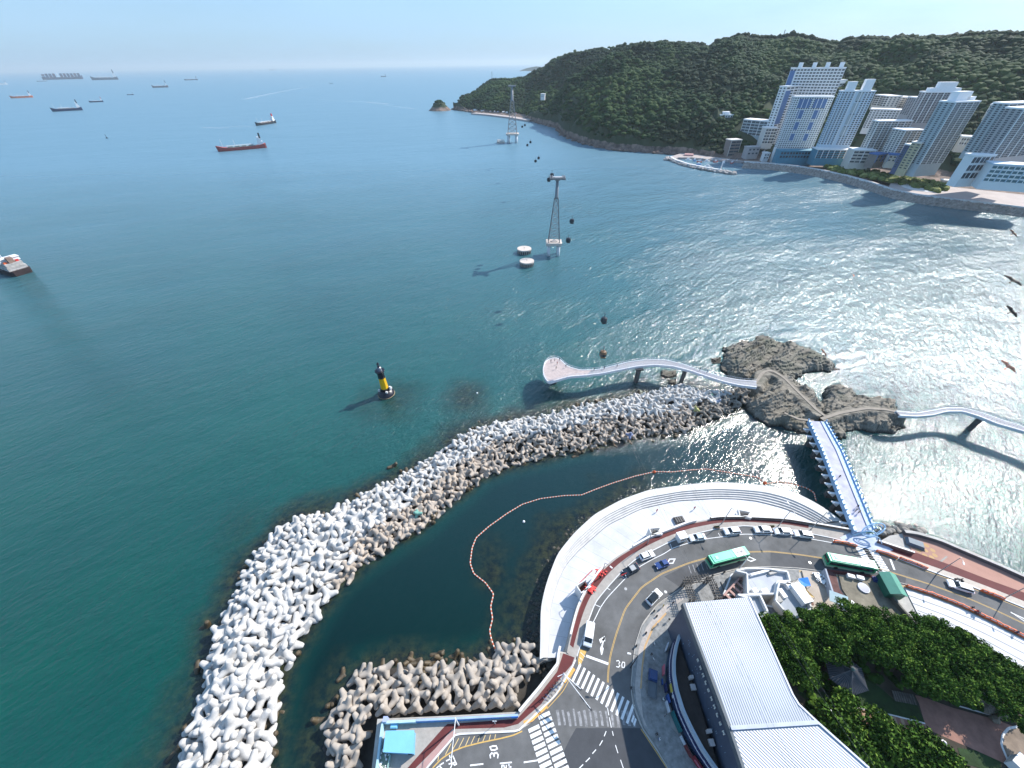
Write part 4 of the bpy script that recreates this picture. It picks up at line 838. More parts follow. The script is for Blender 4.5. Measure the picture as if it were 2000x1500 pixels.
# ================================================================== BLUE FOOTBRIDGE
BZ = 7.5
BLUE = mat("sky_blue_paint", (0.33,0.50,0.70), .5, var=.08); BLUE_D = mat("deep_blue_paint", (0.10,0.20,0.40), .5)
fb = thing("footbridge", "straight sky-blue footbridge with finned parapets from the road to the rocks", "footbridge")
Lp = [(1578,822),(1605,882),(1637,965),(1668,1040)]; Rp = [(1613,824),(1645,880),(1680,965),(1708,1034)]
lA = resample(PL(Lp, BZ)[:, :2], 60); rA = resample(PL(Rp, BZ)[:, :2], 60); L = lambda k, zz: np.c_[k, np.full(len(k), zz)]
def mixl(f): return lA*(1-f)+rA*f
dk = MB(); dk.ribbon(L(rA, BZ), L(lA, BZ)); dk.ribbon(L(lA, BZ-1), L(rA, BZ-1))
dk.build("deck", mat("bridge_deck_paving", (0.42,0.42,0.52), .75, var=.22, scale=.5), fb)
k_ = MB(); k_.wall(mixl(0.03), .4, BZ-1.0, BZ+.45).wall(mixl(.12), .3, BZ-.02, BZ+.2); k_.build("parapet", BLUE, fb)
k_ = MB(); k_.wall(mixl(.97), .4, BZ-1.0, BZ+.45); k_.build("parapet", BLUE, fb)
k_ = MB(); k_.wall(mixl(.72), .35, BZ-.02, BZ+.25); k_.build("kerb_strip", BLUE_D, fb)
k_ = MB(); k_.ribbon(L(mixl(.96), BZ+.03), L(mixl(.75), BZ+.03)); k_.build("service_strip", mat("pale_blue_strip",(0.36,0.52,0.70),.6,var=.1), fb)
dirb = (lA[-1]-lA[0]); dirb /= np.linalg.norm(dirb); sdb = np.array([-dirb[1], dirb[0]]);  sdb = sdb if np.dot(sdb, lA[30]-rA[30]) > 0 else -sdb
ang = math.atan2(dirb[1], dirb[0]); nf = 27
def fin_mesh():
    m_ = MB(); m_.add([(-.06,0,-.3),(.06,0,-.3),(.06,.3,.8),(-.06,.3,.8),(-.06,-.2,.95),(.06,-.2,.95),(-.06,-.25,0),(.06,-.25,0)], [(0,3,4,6),(1,7,5,2),(0,1,2,3),(3,2,5,4),(4,5,7,6),(6,7,1,0)])
    return m_
f0 = fin_mesh().build("fin", BLUE, fb); f0.name = "fin"
sg = 1 if np.dot(sdb, np.array([-math.sin(ang), math.cos(ang)])) > 0 else -1
k = 0
for side, ln in ((1, lA), (-1, rA)):
    q = resample(ln, nf)
    for i in range(nf):
        o = f0 if k == 0 else f0.copy()
        if k: COL.objects.link(o); o.parent = fb
        k += 1; p = q[i]; o.location = (p[0], p[1], BZ+.2); o.rotation_euler = (0,0, ang if side*sg > 0 else ang+math.pi)
# scalloped brackets below the left side and piers
q = resample(lA, 14); br0 = None
for i in range(1, 13):
    if br0 is None:
        br0 = MB().add([(-.35,0,-1),(.35,0,-1),(.35,1.9,-1.2),(-.35,1.9,-1.2),(-.2,0,-2.8),(.2,0,-2.8)], [(0,1,2,3),(4,5,1,0),(3,2,5,4),(0,3,4),(1,5,2)]).build("bracket", CONC_L, fb); o = br0
    else: o = br0.copy(); COL.objects.link(o); o.parent = fb
    o.location = (q[i][0], q[i][1], BZ); o.rotation_euler = (0,0, ang if sg > 0 else ang+math.pi)
q = resample(mixl(.5), 9)
for i in range(1, 8):
    m_ = MB().at(q[i][0], q[i][1], 0, ang).box(-.7,.7,-2.2,2.2,-2,BZ-1.6).box(-.9,.9,-2.8,2.8,BZ-1.6,BZ-.95); m_.build("pier", PIERM, fb)
# looping entrance arch
ar = MB(); ca = P(1664,1047,BZ+.2); cb = P(1713,1054,BZ+.2); 
pts = [ca+(cb-ca)*s+np.array([0,0,3.4*math.sin(math.pi*s)]) for s in np.linspace(0,1,15)]; ar.tube(pts, .2, 7)
pts = [ca+(cb-ca)*(.05+.92*s)+np.array([.6,-1.2,2.7*math.sin(math.pi*s)]) for s in np.linspace(0,1,15)]; ar.tube(pts, .12, 6)
c_ = P(1702,1044,BZ); pts = [c_+np.array([2.6*math.cos(a)*1.0+1.0*math.sin(a), 1.4*math.sin(a)+.5, 1.6+1.2*math.sin(a+.8)]) for a in np.linspace(0,2*math.pi,22)]; ar.tube(pts, .18, 7)
pts = [c_+np.array([1.9*math.cos(a)+.8*math.sin(a), 1.0*math.sin(a)+.5, 1.4+1.0*math.sin(a+.8)]) for a in np.linspace(0,2*math.pi,22)]; ar.tube(pts, .1, 6)
a_ = ar.build("entrance_arch", mat("arch_pale_blue",(0.34,0.54,0.74),.4,var=.05), None, True); tag(a_, "pale blue looping steel arch over the landward end of the blue footbridge", "arch")
# ================================================================== FLOATING BOOM
boom = [(975,1288),(968,1272),(960,1250),(956,1232),(962,1208),(958,1185),(964,1160),(948,1138),(925,1120),(918,1100),(922,1070),(930,1050),(955,1028),(990,1003),(1020,985),(1055,974),(1102,968),(1135,967),(1165,955),(1195,944),(1240,930),(1280,921),(1310,922),(1350,918),(1380,916),(1430,924),(1480,932),(1495,945),(1520,941),(1545,944),(1575,953),(1590,962),(1594,978)]
q = resample(np.c_[smooth(PL(boom, .1)[:, :2], 500, 1), np.full(500, .08)], 331)
mb_ = MB()
for i in range(0, 330): mb_.tube([q[i]+(q[i+1]-q[i])*.08, q[i]+(q[i+1]-q[i])*.92], .17, 6, mi=0 if i % 2 else 1)
mb_.tube(q[::3], .05, 4, mi=0)
mb_.build("floating_boom", [mat("boom_orange",(0.62,0.16,0.08),.6), mat("boom_white",(0.72,0.62,0.56),.6)], label="long orange and white floating boom winding across the lagoon", cat="boom")
for (u, v, lab) in ((1278,922,"orange float at the bend of the boom in front of the plaza"),(1494,944,"orange float where the boom kinks near the footbridge")):
    c = P(u, v, .1); MB().at(c[0], c[1], 0).tube([(0,0,-.2),(0,0,.35),(0,0,.8)], [.45,.5,.15], 10).build("marker_float", ORANGE, None, True, label=lab, cat="float")
for (u, v, lab) in ((1412,843,"left one of two small white floats off the breakwater head"),(1421,839,"right one of two small white floats off the breakwater head"),(1023,1019,"lone white float in the middle of the lagoon"),(932,768,"white bird-like float by the sunken reef left of the round deck")):
    c = P(u, v, 0); bm = MB().at(c[0], c[1]).tube([(0,0,-.25),(0,0,-.05),(0,0,.25),(0,0,.4)], [.15,.42,.36,.08], 10); bm.build("white_float", WHITE, None, True, label=lab, cat="float")
# ================================================================== CARDINAL BEACON
c = P(755,770,0); bc = thing("beacon", "black and yellow navigation beacon standing in the sea", "beacon", (c[0], c[1], 0)); bc.scale = (1.28,1.28,1.12)
MB().tube([(0,0,-2),(0,0,1.2),(0,0,1.35),(0,0,2.2)], [2.7,2.6,2.3,2.2], 20).build("base_drum", mat("beacon_black",(0.012,0.012,0.02),.35), bc, True)
MB().tube([(2.72*math.cos(a), 2.72*math.sin(a), .25) for a in np.linspace(0,2*math.pi,25)], .08, 5).build("rubbing_ring", mat("beacon_tan",(0.45,0.36,0.22),.7), bc)
MB().tube([(0,0,2.2),(0,0,3.0),(0,0,3.4)], [1.35,1.35,1.25], 10).build("lower_column", MATS["beacon_black"], bc)
MB().tube([(0,0,3.4),(0,0,8.2)], [1.28,1.12], 8).build("yellow_column", mat("beacon_yellow",(0.85,0.47,0.01),.35,var=.05), bc)
MB().tube([(0,0,8.2),(0,0,11.2)], [1.12,1.05], 10).tube([(0,0,11.2),(0,0,11.5)], [1.55,1.55], 12).build("upper_column", MATS["beacon_black"], bc)
MB().tube([(0,0,11.5),(0,0,12.8),(0,0,13.2)], [.75,.7,.3], 10).build("lantern", mat("lantern_grey",(0.16,0.18,0.22),.3), bc)
MB().tube([(0,0,13.2),(0,0,14.2)], [.5,.02], 8).tube([(0,0,14.3),(0,0,15.2)], [.5,.02], 8).build("top_mark", MATS["beacon_black"], bc)
for i, a in enumerate((R(20), R(200), R(300))): MB().box(-.3+1.9*math.cos(a), .3+1.9*math.cos(a), -.3+1.9*math.sin(a), .3+1.9*math.sin(a), 2.2, 2.9).build("solar_box", mat("pale_box",(0.6,0.6,0.6),.3), bc)
MB().box(1.5,2.0,-.2,.2,2.2,3.9).build("ladder_box", WHITE, bc)
# ================================================================== CABLE-CAR TOWERS
LAT = mat("lattice_steel", (0.26,0.26,0.27), .5, metal=.3); PLAT = mat("platform_concrete", (0.60,0.52,0.46), .85, var=.15, scale=.4); PILE = mat("white_pile", (0.62,0.64,0.66), .8, var=.12)
def cable_tower(name, label, bx, by, zp, half, ztop, sc, rz):
    t = thing(name, label, "cable car tower", (bx, by, 0), rz)
    MB().box(-half,half,-half*.8,half*.8,zp-1.8*sc,zp).box(-half*.35,half*.35,-half*.3,half*.3,zp,zp+.5*sc).build("platform", PLAT, t)
    for sx_ in (-1,1):
        for sy_ in (-1,1): MB().cyl(sx_*half*.62, sy_*half*.48, -3, zp-1.8*sc, half*.2, n=12).build("pile", PILE, t, True)
    zm = zp+(ztop-zp)*.68; hb = half*.72; hm_ = half*.22; m_ = MB(); cor = [(-1,-1),(1,-1),(1,1),(-1,1)]
    P_ = lambda k, f: (cor[k][0]*(hb*(1-f)+hm_*f), cor[k][1]*.8*(hb*(1-f)+hm_*f), zp+(zm-zp)*f)
    for k in range(4): m_.tube([P_(k,0), P_(k,1)], .30*sc**2, 5)
    nb = 7
    for j in range(nb):
        f0_, f1_ = j/nb, (j+1)/nb
        for k in range(4):
            k2 = (k+1) % 4; m_.tube([P_(k,f0_), P_(k2,f1_)], .12*sc**2, 4, cap=False); m_.tube([P_(k2,f0_), P_(k,f1_)], .12*sc**2, 4, cap=False); m_.tube([P_(k,f1_), P_(k2,f1_)], .12*sc**2, 4, cap=False)
    m_.build("lattice_mast", LAT, t)
    MB().tube([(0,0,zm-.3),(0,0,zm+1),(0,0,ztop-2*sc)], [hm_*1.2, hm_*.9, hm_*.75], 12).build("upper_column", mat("tower_column",(0.24,0.25,0.27),.5), t, True)
    ch = MB()
    for yy in (-2.2*sc, 2.2*sc): ch.box(-5.2*sc,5.2*sc,yy-.35*sc,yy+.35*sc,ztop-2.2*sc,ztop-1.2*sc)
    ch.box(-1.6*sc,1.6*sc,-2.6*sc,2.6*sc,ztop-2.6*sc,ztop-1*sc); ch.build("crosshead", LAT, t)
    for x in (-4.6*sc, -3.4*sc, 3.4*sc, 4.6*sc):
        w = MB().box(x-.3*sc,x+.3*sc,-4.6*sc,4.6*sc,ztop-1.4*sc,ztop-.9*sc)
        for y in np.linspace(-4,4,7): w.tube([(x-.35*sc,y*sc,ztop-1.0*sc),(x+.35*sc,y*sc,ztop-1.0*sc)], .4*sc, 8)
        w.build("sheave_train", LAT, t)
    MB().box(-3.5*sc,3.5*sc,-1.2*sc,1.2*sc,ztop-1*sc,ztop-.8*sc).tube([(-2*sc,0,ztop-.8*sc),(-2*sc,0,ztop+1.8*sc)],.08*sc,4).build("maintenance_deck", mat("deck_grey",(0.45,0.46,0.48),.6), t)
    return t
t1 = P(1081,500,0); T1 = cable_tower("cable_car_tower", "grey lattice cable car tower on a square platform in the sea", t1[0], t1[1]+3, 9.5, 5.6, 52, 1.0, R(-4))
t2 = P(1001,279,0); h2 = upright((1001,279),(999,165),0); T2 = cable_tower("cable_car_tower", "tall pale lattice cable car tower farther out near the headland", t2[0], t2[1]+3, 14, 11, min(h2,85), 1.25, R(-3))
def disc(u, v, r, h, label):
    c = P(u, v, h); t = thing("dolphin", label, "mooring platform", (c[0], c[1], 0), 0, "round mooring platforms beside the lattice tower")
    MB().cyl(0,0,h-.9,h,r,n=32).build("platform", PLAT, t); MB().cyl(0,0,-2,h-.9,r*.9,n=32).build("fender_ring", PIERM, t)
    f = MB()
    for a in np.linspace(0,2*math.pi,20,endpoint=False): f.box(r*.93*math.cos(a)-.22,r*.93*math.cos(a)+.22,r*.93*math.sin(a)-.22,r*.93*math.sin(a)+.22,0.1,h-1.0)
    f.build("fender", mat("pale_fender",(0.5,0.42,0.36),.8), t); MB().cyl(0,0,h,h+.9,.12).build("bollard", DARK, t)
disc(1024,485,5.2,3.2,"upper one of two round concrete platforms left of the lattice tower"); disc(1029,509,5.0,3.2,"lower one of two round concrete platforms left of the lattice tower")
c = P(978,277,2); MB().at(c[0],c[1],0).box(-7,7,-4.5,4.5,-1,2.2).box(-6,6,-3.5,3.5,4.2,4.9).box(-6,-5.4,-3.5,3.5,2.2,4.2).box(5.4,6,-3.5,3.5,2.2,4.2).build("pontoon", PLAT, label="small square roofed pontoon left of the far lattice tower", cat="pontoon")
# gondolas hang from the ropes
GOND = mat("gondola_shell", (0.02,0.022,0.028), .3); GG_ = mat("gondola_window", (0.05,0.07,0.08), .1)
def gondola(loc, rz, label, m=GOND, s=1.0):
    t = thing("gondola", label, "cable car", loc, rz, "cable car cabins on the ropes"); t.scale = (s,)*3
    MB().tube([(0,0,-3.9),(0,0,-3.6),(0,0,-2.4),(0,0,-1.75),(0,0,-1.6)], [.9,1.25,1.3,1.0,.5], 10, 0).build("cabin", m, t)
    MB().tube([(0,0,-3.35),(0,0,-2.5)], [1.275,1.32], 10).build("window_band", GG_, t)
    MB().tube([(0,0,-1.6),(0,.25,-.8),(0,0,0)], .09, 5).box(-.1,.1,-.6,.6,-.12,.12).build("hanger", DARK, t)
    MB().box(-.9,.9,-1.35,-1.2,-3.9,-3.5).build("step_rack", m, t)
    return t
ORNG = mat("bronze_shell",(0.16,0.09,0.04),.35)
# rope axis: tower2 -> tower1 -> station high above the shore on the right
tops2 = [np.array([t2[0]-5, t2[1]+3, 83.0]), np.array([t2[0]+5, t2[1]+3, 83.0])]
tops1 = [np.array([t1[0]-4.4, t1[1]+3, 51.2]), np.array([t1[0]+4.4, t1[1]+3, 51.2])]
tops0 = [np.array([28.0,-30,64.0]), np.array([36.0,-30,64.0])]
cm = MB()
def sag(a, b, d, n_=30): return [tuple(a+(b-a)*s+np.array([0,0,-4*d*s*(1-s)])) for s in np.linspace(0,1,n_)]
ropes = []
for k in (0,1):
    for a, b_, d in ((tops2[k], tops1[k], 24), (tops1[k], tops0[k], 26)):
        p_ = sag(a, b_, d); ropes.append(np.array(p_)); cm.tube(p_, .012, 4)
        cm.tube([(x+.7, y, z) for x, y, z in p_], .012, 4)
cm.build("cable_car_rope", mat("rope_dark",(0.12,0.12,0.12),.8), label="thin steel ropes strung from the headland over both towers to the shore", cat="cable")
GL = [(1020,247,600,"cable car cabin far out, right of the distant tower's legs"),(1025,244,610,"cable car cabin just above another near the red headland cliff"),(1030,283,520,"lower left cabin of the pair below the distant tower platform"),(1036,277,520,"upper right cabin of the pair below the distant tower platform"),(1046,314,440,"lower left cabin of the pair above the near tower"),(1052,308,440,"upper right cabin of the pair above the near tower"),(1072,350,285,"dark cabin hanging low beside the near tower head"),(1078,341,292,"paler cabin touching the top of the near tower"),(1117,431,222,"upper cabin of the pair right of the near tower"),(1110,468,205,"lower cabin of the pair right of the near tower"),(1180,624,138,"cabin above the sea between the near tower and the white walkway"),(1178,690,115,"brown cabin just above the white S-shaped walkway")]
for u, v, D, lab in GL:
    c = PD(u, v, D); gondola((c[0], c[1], c[2]+2.6), R(-4), lab, ORNG if D < 120 else GOND)
# ================================================================== FAR BUILDINGS
WGL = mat("window_glass", (0.06,0.075,0.095), .15, var=.85, scale=.22)  # strong tone variation in the colour stands in for varied window reflections
_wm = {}
def win_mesh(w, h, m):
    k = (round(w,2), round(h,2), m.name)
    if k not in _wm:
        _wm[k] = MB().box(-w/2,w/2,-.12,.1,-h/2,h/2).build("tmp", m).data
        bpy.data.objects.remove([o for o in COL.objects if o.data == _wm[k]][0])
    return _wm[k]
def building(name, label, bl, tl, tr, D, depth, floors, cols, mats, zb=None, group=None, win=(.62,.5), skipcols=(), panels=(), rooms=(), cap=True, base_fl=0, sides=True, cat="apartment block", lim=100, th=None, wmat=None, drop=0, turn=0.0):
    wall_m, trim_m = mats[0], mats[1]; wmat = wmat or WGL
    a = PD(*tl, D); z1 = a[2]; 
    # right end: same height, along the skewed face
    b_ = P(*tr, z1) if abs(ray(*tr)[2]) > .02 and P(*tr, z1)[1] > 0 and np.linalg.norm(P(*tr, z1)[:2]) < D*1.35 and np.linalg.norm(P(*tr, z1)[:2]) > D*.75 else PD(*tr, D*(1+turn))
    z0 = PD(*bl, D)[2]-drop if bl else zb
    if z1 < z0+3: z1 = z0+3
    e = (b_-a)[:2]; W = np.linalg.norm(e); rz = math.atan2(e[1], e[0]); H = z1-z0
    t = thing(name, label, cat, (a[0], a[1], z0), rz, group)
    bd = MB().box(0,W,0,depth,-6,H)
    bd.build("wall", wall_m, t)
    if cap: MB().box(-.5,W+.5,-.5,depth+.5,H,H+1.1).build("parapet", trim_m, t)
    fh = (H-base_fl)/floors; cwid = W/cols; o = MB()
    # piers and slab edges relieve the face
    for c in range(cols+1):
        if c in (0, cols) or c % 2 == 0: o.box(max(0,c*cwid-.35), min(W,c*cwid+.35), -.45, 0, base_fl, H-.2)
    o.build("pier", trim_m, t)
    wins = []
    for f in range(floors):
        for c in range(cols):
            if c in skipcols: continue
            z = base_fl+fh*(f+.5)
            if any(x0 <= (c+.5)/cols <= x1 and y0 <= (f+.5)/floors <= y1 for x0,x1,y0,y1,_ in panels): continue
            wins.append(((c+.5)*cwid, z))
    w_ = min(cwid*win[0], cwid-.8); h_ = fh*win[1]; wins.sort(key=lambda q: -q[1])
    me = win_mesh(w_, h_, wmat)
    for x, z in wins[:lim]:
        ww = bpy.data.objects.new("window", me); COL.objects.link(ww); ww.parent = t; ww.location = (x, -.08, z)
    if len(wins) > lim:
        r = MB()
        for x, z in wins[lim:]: r.box(x-w_/2,x+w_/2,-.2,.02,z-h_/2,z+h_/2)
        tag(r.build("windows", wmat, t), kind="stuff")
    if sides:
        r = MB(); nd = max(1, int(depth/4)); 
        for f in range(floors):
            z = base_fl+fh*(f+.5)
            for k in range(nd):
                y = depth*(k+.5)/nd; r.box(-.2,.02,y-1,y+1,z-h_/2,z+h_/2); r.box(W-.02,W+.2,y-1,y+1,z-h_/2,z+h_/2)
        tag(r.build("side_windows", wmat, t), kind="stuff")
    for x0,x1,y0,y1,m in panels: MB().box(W*x0,W*x1,-.35,-.02,base_fl+(H-base_fl)*y0,base_fl+(H-base_fl)*y1).build("coloured_panel", m, t)
    for x0,x1,y0,y1,h in rooms: MB().box(W*x0,W*x1,depth*y0,depth*y1,H,H+h).build("roof_housing", trim_m, t)
    return t
APW = mat("apartment_white", (0.82,0.82,0.81), .8, var=.06, scale=.05); APT = mat("apartment_trim", (0.88,0.88,0.88), .7, var=.04)
APB = mat("apartment_blue", (0.10,0.19,0.38), .7, var=.08); APLB = mat("apartment_light_blue", (0.58,0.68,0.76), .7, var=.06)
APG = mat("apartment_grey", (0.44,0.42,0.42), .8, var=.08); APBR = mat("apartment_beige", (0.70,0.66,0.60), .8, var=.08, scale=.05); APSL = mat("apartment_slate", (0.42,0.48,0.50), .8, var=.08)
BRK = mat("brown_stone", (0.24,0.20,0.18), .85, var=.15); TEAL = mat("teal_cladding", (0.06,0.24,0.34), .6, var=.12, scale=.3)
G1 = "white apartment towers on the far shore"
building("apartment_tower", "rearmost wide white tower with stepped roofs and four lift housings", (1517,310), (1545,134), (1648,143), 742, 9, 34, 16, (APW, APT), group=G1, panels=((0,.10,.55,.98,APB),), rooms=((.12,.2,.2,.8,6),(.38,.46,.2,.8,6),(.62,.7,.2,.8,6),(.87,.95,.2,.8,6)), win=(.7,.5))
building("apartment_tower", "middle white tower with a long stepped roof line behind the blue-gabled one", (1512,311), (1537,170), (1653,162), 712, 9, 28, 16, (APW, APT), group=G1, panels=((0,.08,.5,.95,APB),), win=(.7,.5), rooms=((.35,.66,0,.9,2.2),(.66,1,0,.9,4.0)))
tA = building("apartment_tower", "front white tower with blue gables and a split blue arch on top", (1515,310), (1553,190), (1629,190), 676, 9, 26, 16, (APW, APT), group=G1, base_fl=12, win=(.55,.5),
  panels=((.14,.46,.80,.97,APB),(.54,.86,.80,.97,APB),(.22,.38,.60,.76,APB),(.62,.78,.60,.76,APB),(.24,.38,.38,.53,APB),(.62,.76,.38,.53,APB),(.26,.38,.16,.30,APB),(.62,.74,.16,.30,APB)))
W_ = tA.children[0].dimensions.x; H_ = tA.children[0].dimensions.z-6; arc = MB()
arc.add([(W_*s, -.6, H_+1+5*math.sin(math.pi*s)) for s in np.linspace(0,1,15)]+[(W_*s, -.6, H_-3) for s in np.linspace(0,1,15)]+[(W_*s, 1.0, H_+1+5*math.sin(math.pi*s)) for s in np.linspace(0,1,15)]+[(W_*s, 1.0, H_-3) for s in np.linspace(0,1,15)], [(i+15,i+16,i+1,i) for i in range(14)]+[(i,i+1,i+31,i+30) for i in range(14)]); arc.build("arched_gable", APB, tA)
MB().box(W_*.48,W_*.52,-.9,.2,-4,H_*.99).build("centre_joint", APG, tA); MB().box(0,W_,-.5,.0,-6,11.5).build("base_cladding", APG, tA)
building("apartment_tower", "white and pale blue tower with two lift housings, right of the blue-gabled one", (1612,306), (1646,179), (1710,179), 664, 10, 26, 10, (APLB, APT), group=G1, base_fl=12, win=(.55,.5), skipcols=(4,), panels=((.5,.66,.84,.98,APSL),(.5,.66,.62,.8,APSL),(.5,.66,.4,.58,APSL),(.5,.66,.18,.36,APSL)), rooms=((.12,.36,.1,.7,9),(.6,.86,.1,.7,11)))
building("apartment_tower", "low white block with a flat roof behind the pale blue tower", (1685,250), (1701,214), (1779,217), 720, 12, 9, 12, (APW, APT), group=G1, win=(.6,.5))
building("apartment_tower", "beige stepped flats high on the slope, left one of two", (1712,205), (1710,186), (1738,189), 800, 14, 5, 5, (APBR, APT), group=G1, win=(.8,.55))
building("apartment_tower", "beige stepped flats high on the slope, right one of two", (1745,212), (1740,189), (1794,193), 805, 14, 6, 9, (APBR, APT), group=G1, win=(.8,.55))
building("apartment_tower", "brown-footed ridge block with tall crown housings, behind the tallest right-hand tower", (1778,240), (1808,181), (1883,181), 690, 11, 18, 12, (APG, APT), group=G1, win=(.75,.6), rooms=((.1,.9,.1,.8,4),(.3,.75,.2,.8,9)))
building("apartment_tower", "grey lower wing stepping down left from the brown-footed block", (1768,225), (1790,192), (1812,192), 700, 16, 12, 4, (APG, APT), group=G1, win=(.75,.6))
building("apartment_tower", "stepped white tower above the small blue-roofed house", (1697,300), (1717,238), (1782,237), 655, 9, 17, 10, (APBR, APT), group=G1, win=(.75,.55))
building("apartment_tower", "lower white tower right of the stepped white one", (1748,305), (1769,256), (1805,255), 640, 16, 13, 6, (APBR, APT), group=G1, win=(.75,.55))
building("apartment_tower", "tallest right-hand tower with a wide bare gable and shaded windows", (1793,333), (1867,201), (1914,199), 596, 14, 32, 8, (APSL, APT), group=G1, base_fl=5, win=(.8,.5), rooms=((.15,.7,.3,.8,8),(.6,.95,.3,.8,4)))
building("apartment_tower", "small navy and yellow block at the foot of the tallest right-hand tower", (1764,330), (1783,285), (1800,284), 600, 8, 11, 4, (mat("navy_render",(0.07,0.10,0.19),.7), APT), group=G1, win=(.8,.5))
building("apartment_tower", "slim yellow block at the foot of the tallest right-hand tower", (1782,333), (1800,281), (1818,277), 597, 8, 10, 3, (mat("yellow_render",(0.50,0.44,0.28),.8), APBR), group=G1, win=(.3,.4))
building("apartment_tower", "grey slab tower cut by the right edge, left face", (1925,300), (1972,204), (2060,200), 590, 12, 24, 12, (APSL, APT), group=G1, win=(.8,.55))
building("apartment_tower", "grey slab tower at the right edge, standing in front", (1955,312), (2000,214), (2100,208), 560, 12, 24, 12, (APG, APT), group=G1, win=(.8,.55))
building("waterfront_building", "teal glass podium in front of the blue-gabled tower", (1521,313), (1526,296), (1596,296), 652, 14, 2, 12, (TEAL, TEAL), cat="commercial building", win=(.7,.6), base_fl=2, sides=False)
building("waterfront_building", "long white-framed teal commercial podium right of the teal glass one", (1594,313), (1598,293), (1665,294), 650, 16, 4, 12, (TEAL, APT), cat="commercial building", win=(.85,.55), base_fl=2, sides=False)
building("waterfront_building", "beige building with long white louvred decks beside the podium", (1663,319), (1669,294), (1711,295), 640, 16, 4, 4, (APBR, APT), cat="commercial building", win=(.95,.5), sides=False)
building("house", "small house with a bright blue roof between the louvred building and the shrubs", (1710,318), (1715,303), (1733,301), 632, 9, 2, 3, (BRK, mat("blue_roof",(0.05,0.16,0.42),.6)), cat="house", win=(.5,.4), sides=False)
building("house", "low house with a wide deep blue roof below the stepped white tower", (1735,316), (1738,303), (1770,305), 630, 10, 2, 4, (APBR, MATS["blue_roof"]), cat="house", win=(.5,.4), sides=False)
building("waterfront_building", "white and glass hall with slanted front at the right edge of the shore", (1883,352), (1903,305), (1945,304), 545, 8, 3, 5, (APW, APT), cat="commercial building", win=(.8,.7), sides=False)
building("waterfront_building", "wide pale hall with teal glazing cut by the right edge", (1925,355), (1940,322), (2080,330), 540, 14, 4, 12, (APW, APLB), cat="commercial building", win=(.8,.6), sides=False, wmat=mat("teal_glass",(0.08,0.17,0.2),.2))
HG = "buildings on the wooded slope left of the towers"
building("hillside_building", "white building with black square windows alone on the slope", (1384,262), (1387,232), (1402,232), 760, 10, 5, 3, (APW, APW), group=HG, cat="building", win=(.7,.55), sides=False)
hb_ = building("hillside_building", "pale block with a cupola on the roof, next to the black-windowed one", (1399,261), (1407,225), (1432,225), 756, 14, 7, 5, (APW, APT), group=HG, cat="building", win=(.45,.5), sides=False, rooms=((.2,.75,.2,.8,4),))
hw = hb_.children[0].dimensions; MB().tube([(hw.x*.5,7,hw.z-6+4),(hw.x*.5,7,hw.z-6+7),(hw.x*.5,7,hw.z-6+9),(hw.x*.5,7,hw.z-6+10)], [2.4,2.4,1.6,.3], 12).build("cupola", APT, hb_, True)
building("hillside_building", "dark flat roofed building behind the cupola block", (1389,232), (1390,204), (1410,203), 800, 14, 4, 4, (BRK, APG), group=HG, cat="building", win=(.6,.5), sides=False)
building("hillside_building", "wide dark glass building with curved white floors on the slope", (1447,262), (1453,234), (1502,238), 735, 18, 5, 6, (APSL, APT), group=HG, cat="building", win=(.95,.6), sides=False)
building("hillside_building", "cream block with balconies touching the blue-gabled tower's left side", (1493,281), (1497,251), (1519,251), 700, 14, 5, 4, (APBR, APT), group=HG, cat="building", win=(.75,.5), sides=False)
building("hillside_building", "beige building of stacked curved balconies near the fishing harbour", (1426,306), (1429,275), (1449,274), 690, 12, 5, 2, (BRK, APBR), group=HG, cat="building", win=(.92,.45), sides=False)
building("hillside_building", "squat grey shingled house right of the stacked balconies", (1460,304), (1463,289), (1485,288), 684, 10, 2, 3, (APG, APG), group=HG, cat="house", win=(.5,.4), sides=False)
building("hillside_building", "small white two-storey house at the foot of the blue-gabled tower", (1492,311), (1494,300), (1504,300), 676, 8, 2, 2, (APW, APW), group=HG, cat="house", win=(.5,.4), sides=False)
building("hillside_building", "white sloped house among the trees of the headland", (1055,190), (1056,184), (1064,184), 1215, 10, 2, 3, (APT, APT), cat="house", win=(.4,.3), sides=False)
# cross slabs at the back of the town: small houses on the slope between the towers
G2 = "small houses stacked on the slope by the right-hand towers"
for i, (u, v, w, D, lab) in enumerate(((1722,176,14,850,"small pale house highest on the slope left of the ridge block"),(1935,205,22,700,"long pale terrace highest of the four by the right-hand tower"),(1930,222,24,680,"pale terrace second from the top by the right-hand tower"),(1922,240,26,660,"beige terrace third from the top by the right-hand tower"),(1915,258,26,640,"low beige terrace in the trees beside the tallest tower"),(1880,268,20,630,"curved cream wall among trees right of the tallest tower"),(1745,262,30,690,"grey low block between the pale blue and the stepped tower"),(1835,252,34,640,"pale ribbed block between the ridge block and the tallest tower"))):
    building("slope_house", lab, (u, v+9), (u, v), (u+w, v+1), D, 9, 2, 4, (APBR, APT), group=G2, cat="house", win=(.6,.4), sides=False, drop=3)
